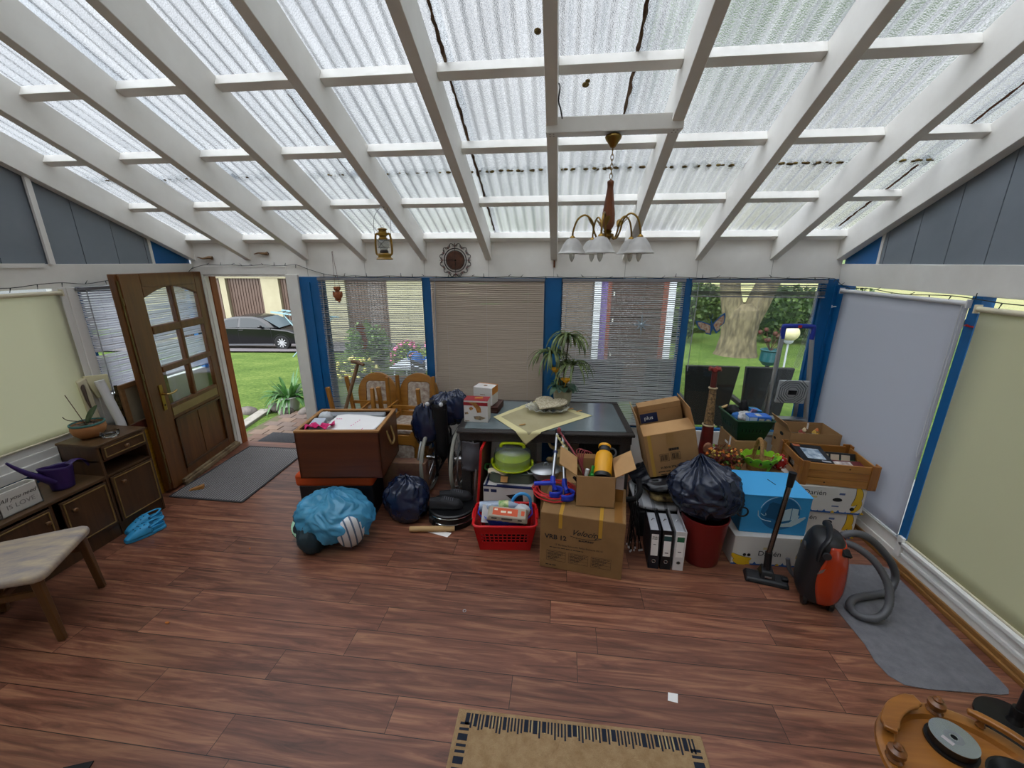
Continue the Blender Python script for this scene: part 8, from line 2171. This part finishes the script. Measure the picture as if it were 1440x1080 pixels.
# lantern
t = thing('lantern', 'mustard yellow storm lantern hanging from a rafter hook', 'lantern', (-1.405, 3.27, 2.118))
YL = mt('mustard enamel', '8c6a12', .4, var='76580e', vs=14)
b = MB(); b.lathe([(0,0),(.062,0),(.064,.006),(.055,.014),(.050,.018),(.050,.042),(.044,.048),(.02,.052)], 28); b.build('tank', YL, t)
b = MB(); b.lathe([(.03,.050),(.034,.055),(.03,.07),(.02,.075)], 18); b.build('burner', mt('dark burner', '2e2118', .6), t)
b = MB(); b.lathe([(.026,.073),(.042,.10),(.044,.115),(.040,.14),(.030,.155)], 28, cap=False); b.build('glass', clear('lantern glass', 'e6eaea', .03, .82, .6), t)
b = MB(); b.lathe([(.034,.150),(.036,.158),(.028,.165),(.028,.178),(.036,.182),(.036,.200),(.030,.205),(.030,.222),(.038,.225),(.038,.229),(.02,.236),(0,.237)], 24); b.build('chimney', YL, t)
for s in (-1,1):
    b = MB(); b.tube(catmull([(s*.045,0,.035),(s*.062,0,.045),(s*.066,0,.08),(s*.064,0,.14),(s*.056,0,.19),(s*.036,0,.192)],5), .0085, 8); b.build('side_tube', YL, t)
b = MB()
for s in (-1,1): b.tube([(s*.03,-.036,.085),(0,-.046,.115),(s*-.03,-.036,.145)], .0016, 5)
for z in (.09,.145): b.tube([(.046*cos(a), .046*sin(a), z) for a in [2*pi*k/24 for k in range(24)]], .0016, 5, closed=True)
b.build('wire_guard', mt('dark wire', '3a3a3a', .4, .8), t)
b = MB(); b.tube(catmull([(-.066,0,.185),(-.068,0,.26),(-.05,0,.33),(-.0,0,.385),(.035,0,.402),(.06,0,.36),(.072,0,.27),(.066,0,.185)],6), .0018, 6); b.build('bail', mt('wire', '6a6a6c', .3, .9), t)
b = MB(); b.tube([(.015*cos(a)*.7, 0, .247+.012*sin(a)) for a in [2*pi*k/16 for k in range(16)]], .0014, 5, closed=True); b.build('ring', mt('wire', '6a6a6c', .3, .9), t)
t = tag(MB().tube(catmull([(.035,0,.42),(.035,0,.395),(.03,-.008,.385),(.02,-.01,.392)],4), .004, 6).build('hook', BLACK, None, loc=(-1.405, 3.27, 2.118)), 'black hook in the rafter holding the lantern', 'hook')
# clock
t = thing('wall_clock', 'round wrought iron wall clock with a brown wooden dial', 'clock', (-1.042, 4.098, 2.117))
b = MB(); b.cyl((0,-.012,0),(0,0,0),.086,seg=48); b.build('dial', mt('brown dial', '3a2014', .6, var='583420', vs=24, bump=.3, bs=60), t)
IR = mt('wrought iron', '1b1614', .6, .4)
b = MB()
for rr in (.090, .108): b.tube([(rr*cos(a), -.010, rr*sin(a)) for a in [2*pi*k/60 for k in range(60)]], .003, 6, closed=True)
b.tube([(.113*cos(a), -.008, .113*sin(a)) for a in [2*pi*k/60 for k in range(60)]], .0015, 5, closed=True)
for k in range(4): a = pi/2*k; b.bar((.086*cos(a),-.01,.086*sin(a)),(.158*cos(a),-.01,.158*sin(a)),.004,.003,(0,1,0))
b.build('iron_ring', IR, t)
b = MB(); red = MB()
for k in range(12):
    a0 = 2*pi*k/12; a1 = a0+2*pi/12
    P = []
    for i in range(15):
        q = i/14; a = a0+.04+(a1-a0-.08)*q; rr = .128+.030*sin(pi*q)
        P.append((rr*cos(a), -.008, rr*sin(a)))
    b.tube(P, .0028, 5)
    for s, ab in ((1, a0+.11), (-1, a1-.11)):
        c_ = (.138*cos(ab), .138*sin(ab)); b.tube([(c_[0]+.011*(1-.6*i/12)*cos(ab+s*i*.55), -.008, c_[1]+.011*(1-.6*i/12)*sin(ab+s*i*.55)) for i in range(13)], .0022, 5)
    for dr in (-.008, .008, 0): red.sph(((.134+dr)*cos(a0), -.009, (.134+dr)*sin(a0)), .0045, 8, 5)
b.build('scroll_border', IR, t); red.build('red_beads', mt('red beads', '7c2c20', .5), t)
b = MB(); b.bar((0,-.015,.01),(0.003,-.015,-.06),.005,.002,(0,1,0)); b.build('minute_hand', IR, t, 0)
b = MB(); b.bar((.01,-.015,.0),(-.068,-.015,.003),.004,.002,(0,1,0)); b.sph((0,-.015,0),.007,10,6); b.build('hour_hand', IR, t, 0)
b = MB()
for k in range(12): a = 2*pi*k/12; b.bar((.066*cos(a),-.0125,.066*sin(a)),(.078*cos(a),-.0125,.078*sin(a)),.005,.002,(0,1,0))
b.build('hour_marks', mt('dial marks', '2a170c', .6), t, 0)
# owl
t = thing('clay_owl', 'terracotta owl hanging on a cord before the left blind', 'ornament', (-2.262, 4.03, 1.72))
CL_ = mt('terracotta owl', '9a5c38', .8, var='84492a', vs=20, bump=.3, bs=60)
b = MB(); b.sph((0,0,.055), .04, 20, 14, (1,.7,1.25)); b.build('body', CL_, t)
b = MB(); b.sph((0,-.002,.118), .032, 18, 12, (1.05,.8,.72)); b.cyl((0,0,.12),(0,0,.142),.034,.032,seg=18); b.build('head', CL_, t)
for s in (-1,1):
    b = MB(); b.sph((s*.040,0,.062), .018, 12, 10, (.55,.8,1.9), (0,s*.12,0)); b.build('wing', CL_, t)
    b = MB(); b.sph((s*.012,-.026,.122), .007, 10, 6); b.build('eye', mt('dark clay', '3a2012', .8), t)
b = MB(); b.sph((0,-.028,.112), .005, 8, 6, (1,1,1.6)); b.tube([(.03,0,.012),(0,-.01,.004),(-.03,0,.012)], .008, 8); b.sph((.012,-.01,-.004), .012, 10, 7); b.build('perch', CL_, t)
b = MB(); b.tube([(-.02,0,.14),(-.042,.055,.475)], .0016, 5); b.tube([(.03,0,.135),(-.04,.055,.475)], .0016, 5); b.build('cord', mt('brown cord', '6a3c30', .9), t)
tag(MB().cyl((0,0,0),(0,-.015,.002),.003,seg=8).build('nail', mt('rust nail', '5a3a2a', .6), None, loc=(-2.303, 4.1, 2.198)), 'nail in the fascia holding the owl cord', 'nail')
# horn shaped hooks
for k, (x, z, l) in enumerate([(-3.70, 2.135, 'curved wooden peg on the fascia above the open door'), (-3.06, 2.178, 'curved wooden peg on the fascia above the door post')]):
    s = -1
    b = MB(); P = catmull([(.07,-.02,.006),(.04,-.022,.010),(.0,-.022,.004),(-.04,-.022,.0),(-.085,-.02,.012),(-.10,-.02,.014)],5)
    if k: P = [(-p[0]*.9+.0, p[1], p[2]) for p in P]; P = [(-p[0], p[1], -p[2]*.6+.01) for p in P]
    b.tube(P, [.019-.016*(i/(len(P)-1))**.8 for i in range(len(P))], 10)
    b.cyl((.055,0,.006),(.055,-.02,.008),.008,seg=8)
    tag(b.build('wooden_peg', wood('peg wood', '5a4028', '8a6a48', 0, .5, 20), None, loc=(x, 4.1, z)), l, 'peg')
# string lights
t = thing('string_lights', 'string of dark fairy lights looped along the beams above the windows', 'string lights', (0, 0, 0))
pts = []
for k in range(24): pts.append((XL+.03, .3+.16*k, 1.935+.012*sin(k*1.7)+(.0 if k < 18 else .02)))
pts += [(-3.86, 4.04, 2.03), (-3.7, 4.07, 2.075)]
for k in range(8): pts.append((-3.55+.12*k, 4.085, 2.068+.006*sin(k*2)))
pts += [(-2.58, 4.085, 2.03), (-2.42, 4.085, 1.985), (-2.3, 4.085, 1.968)]
for k in range(39): pts.append((-2.2+.12*k, 4.082, 1.962+.005*sin(k*1.9)))
pts += [(2.40, 4.06, 1.955), (2.42, 4.0, 1.91)]
for k in range(24): pts.append((XR-.02, 3.9-.16*k, 1.888+.009*sin(k*1.3)))
P = catmull(pts, 3)
b = MB(); b.tube(P, .0028, 6); b.build('cord', mt('dark green cord', '1c2420', .6), t)
bm = MB(); bm.cyl((0,0,0),(0,0,.016),.0032,seg=6); bm.cyl((0,0,.016),(0,0,.034),.0022,seg=6)
proto = None; r = random.Random(2)
for i in range(6, len(P)-6, 3):
    p = P[i]
    if p[1] < .5: continue
    rot = (r.uniform(-.5,.5), r.choice((r.uniform(-1.2,1.2), pi+r.uniform(-.6,.6))), 0)
    if p[0] < -3.7 or p[0] > 2.42: rot = (rot[1], rot[0], 0)
    if proto is None: proto = bm.build('light_bulb', mt('fairy bulb', '26302c', .4), t, loc=p, rot=rot)
    else:
        o = proto.copy(); COL.objects.link(o); o.location = p; o.rotation_euler = rot
# text curves become plain meshes
bpy.context.view_layer.update()
_dg = bpy.context.evaluated_depsgraph_get()
for _o in [o for o in S.objects if o.type == 'FONT']:
    _me = bpy.data.meshes.new_from_object(_o.evaluated_get(_dg)); _n = bpy.data.objects.new(_o.name, _me); COL.objects.link(_n)
    _n.parent = _o.parent; _n.location = _o.location; _n.rotation_euler = _o.rotation_euler; _n.scale = _o.scale
    if not _me.materials: _me.materials.append(_o.data.materials[0])
    _nm = _o.name; bpy.data.objects.remove(_o); _n.name = _nm
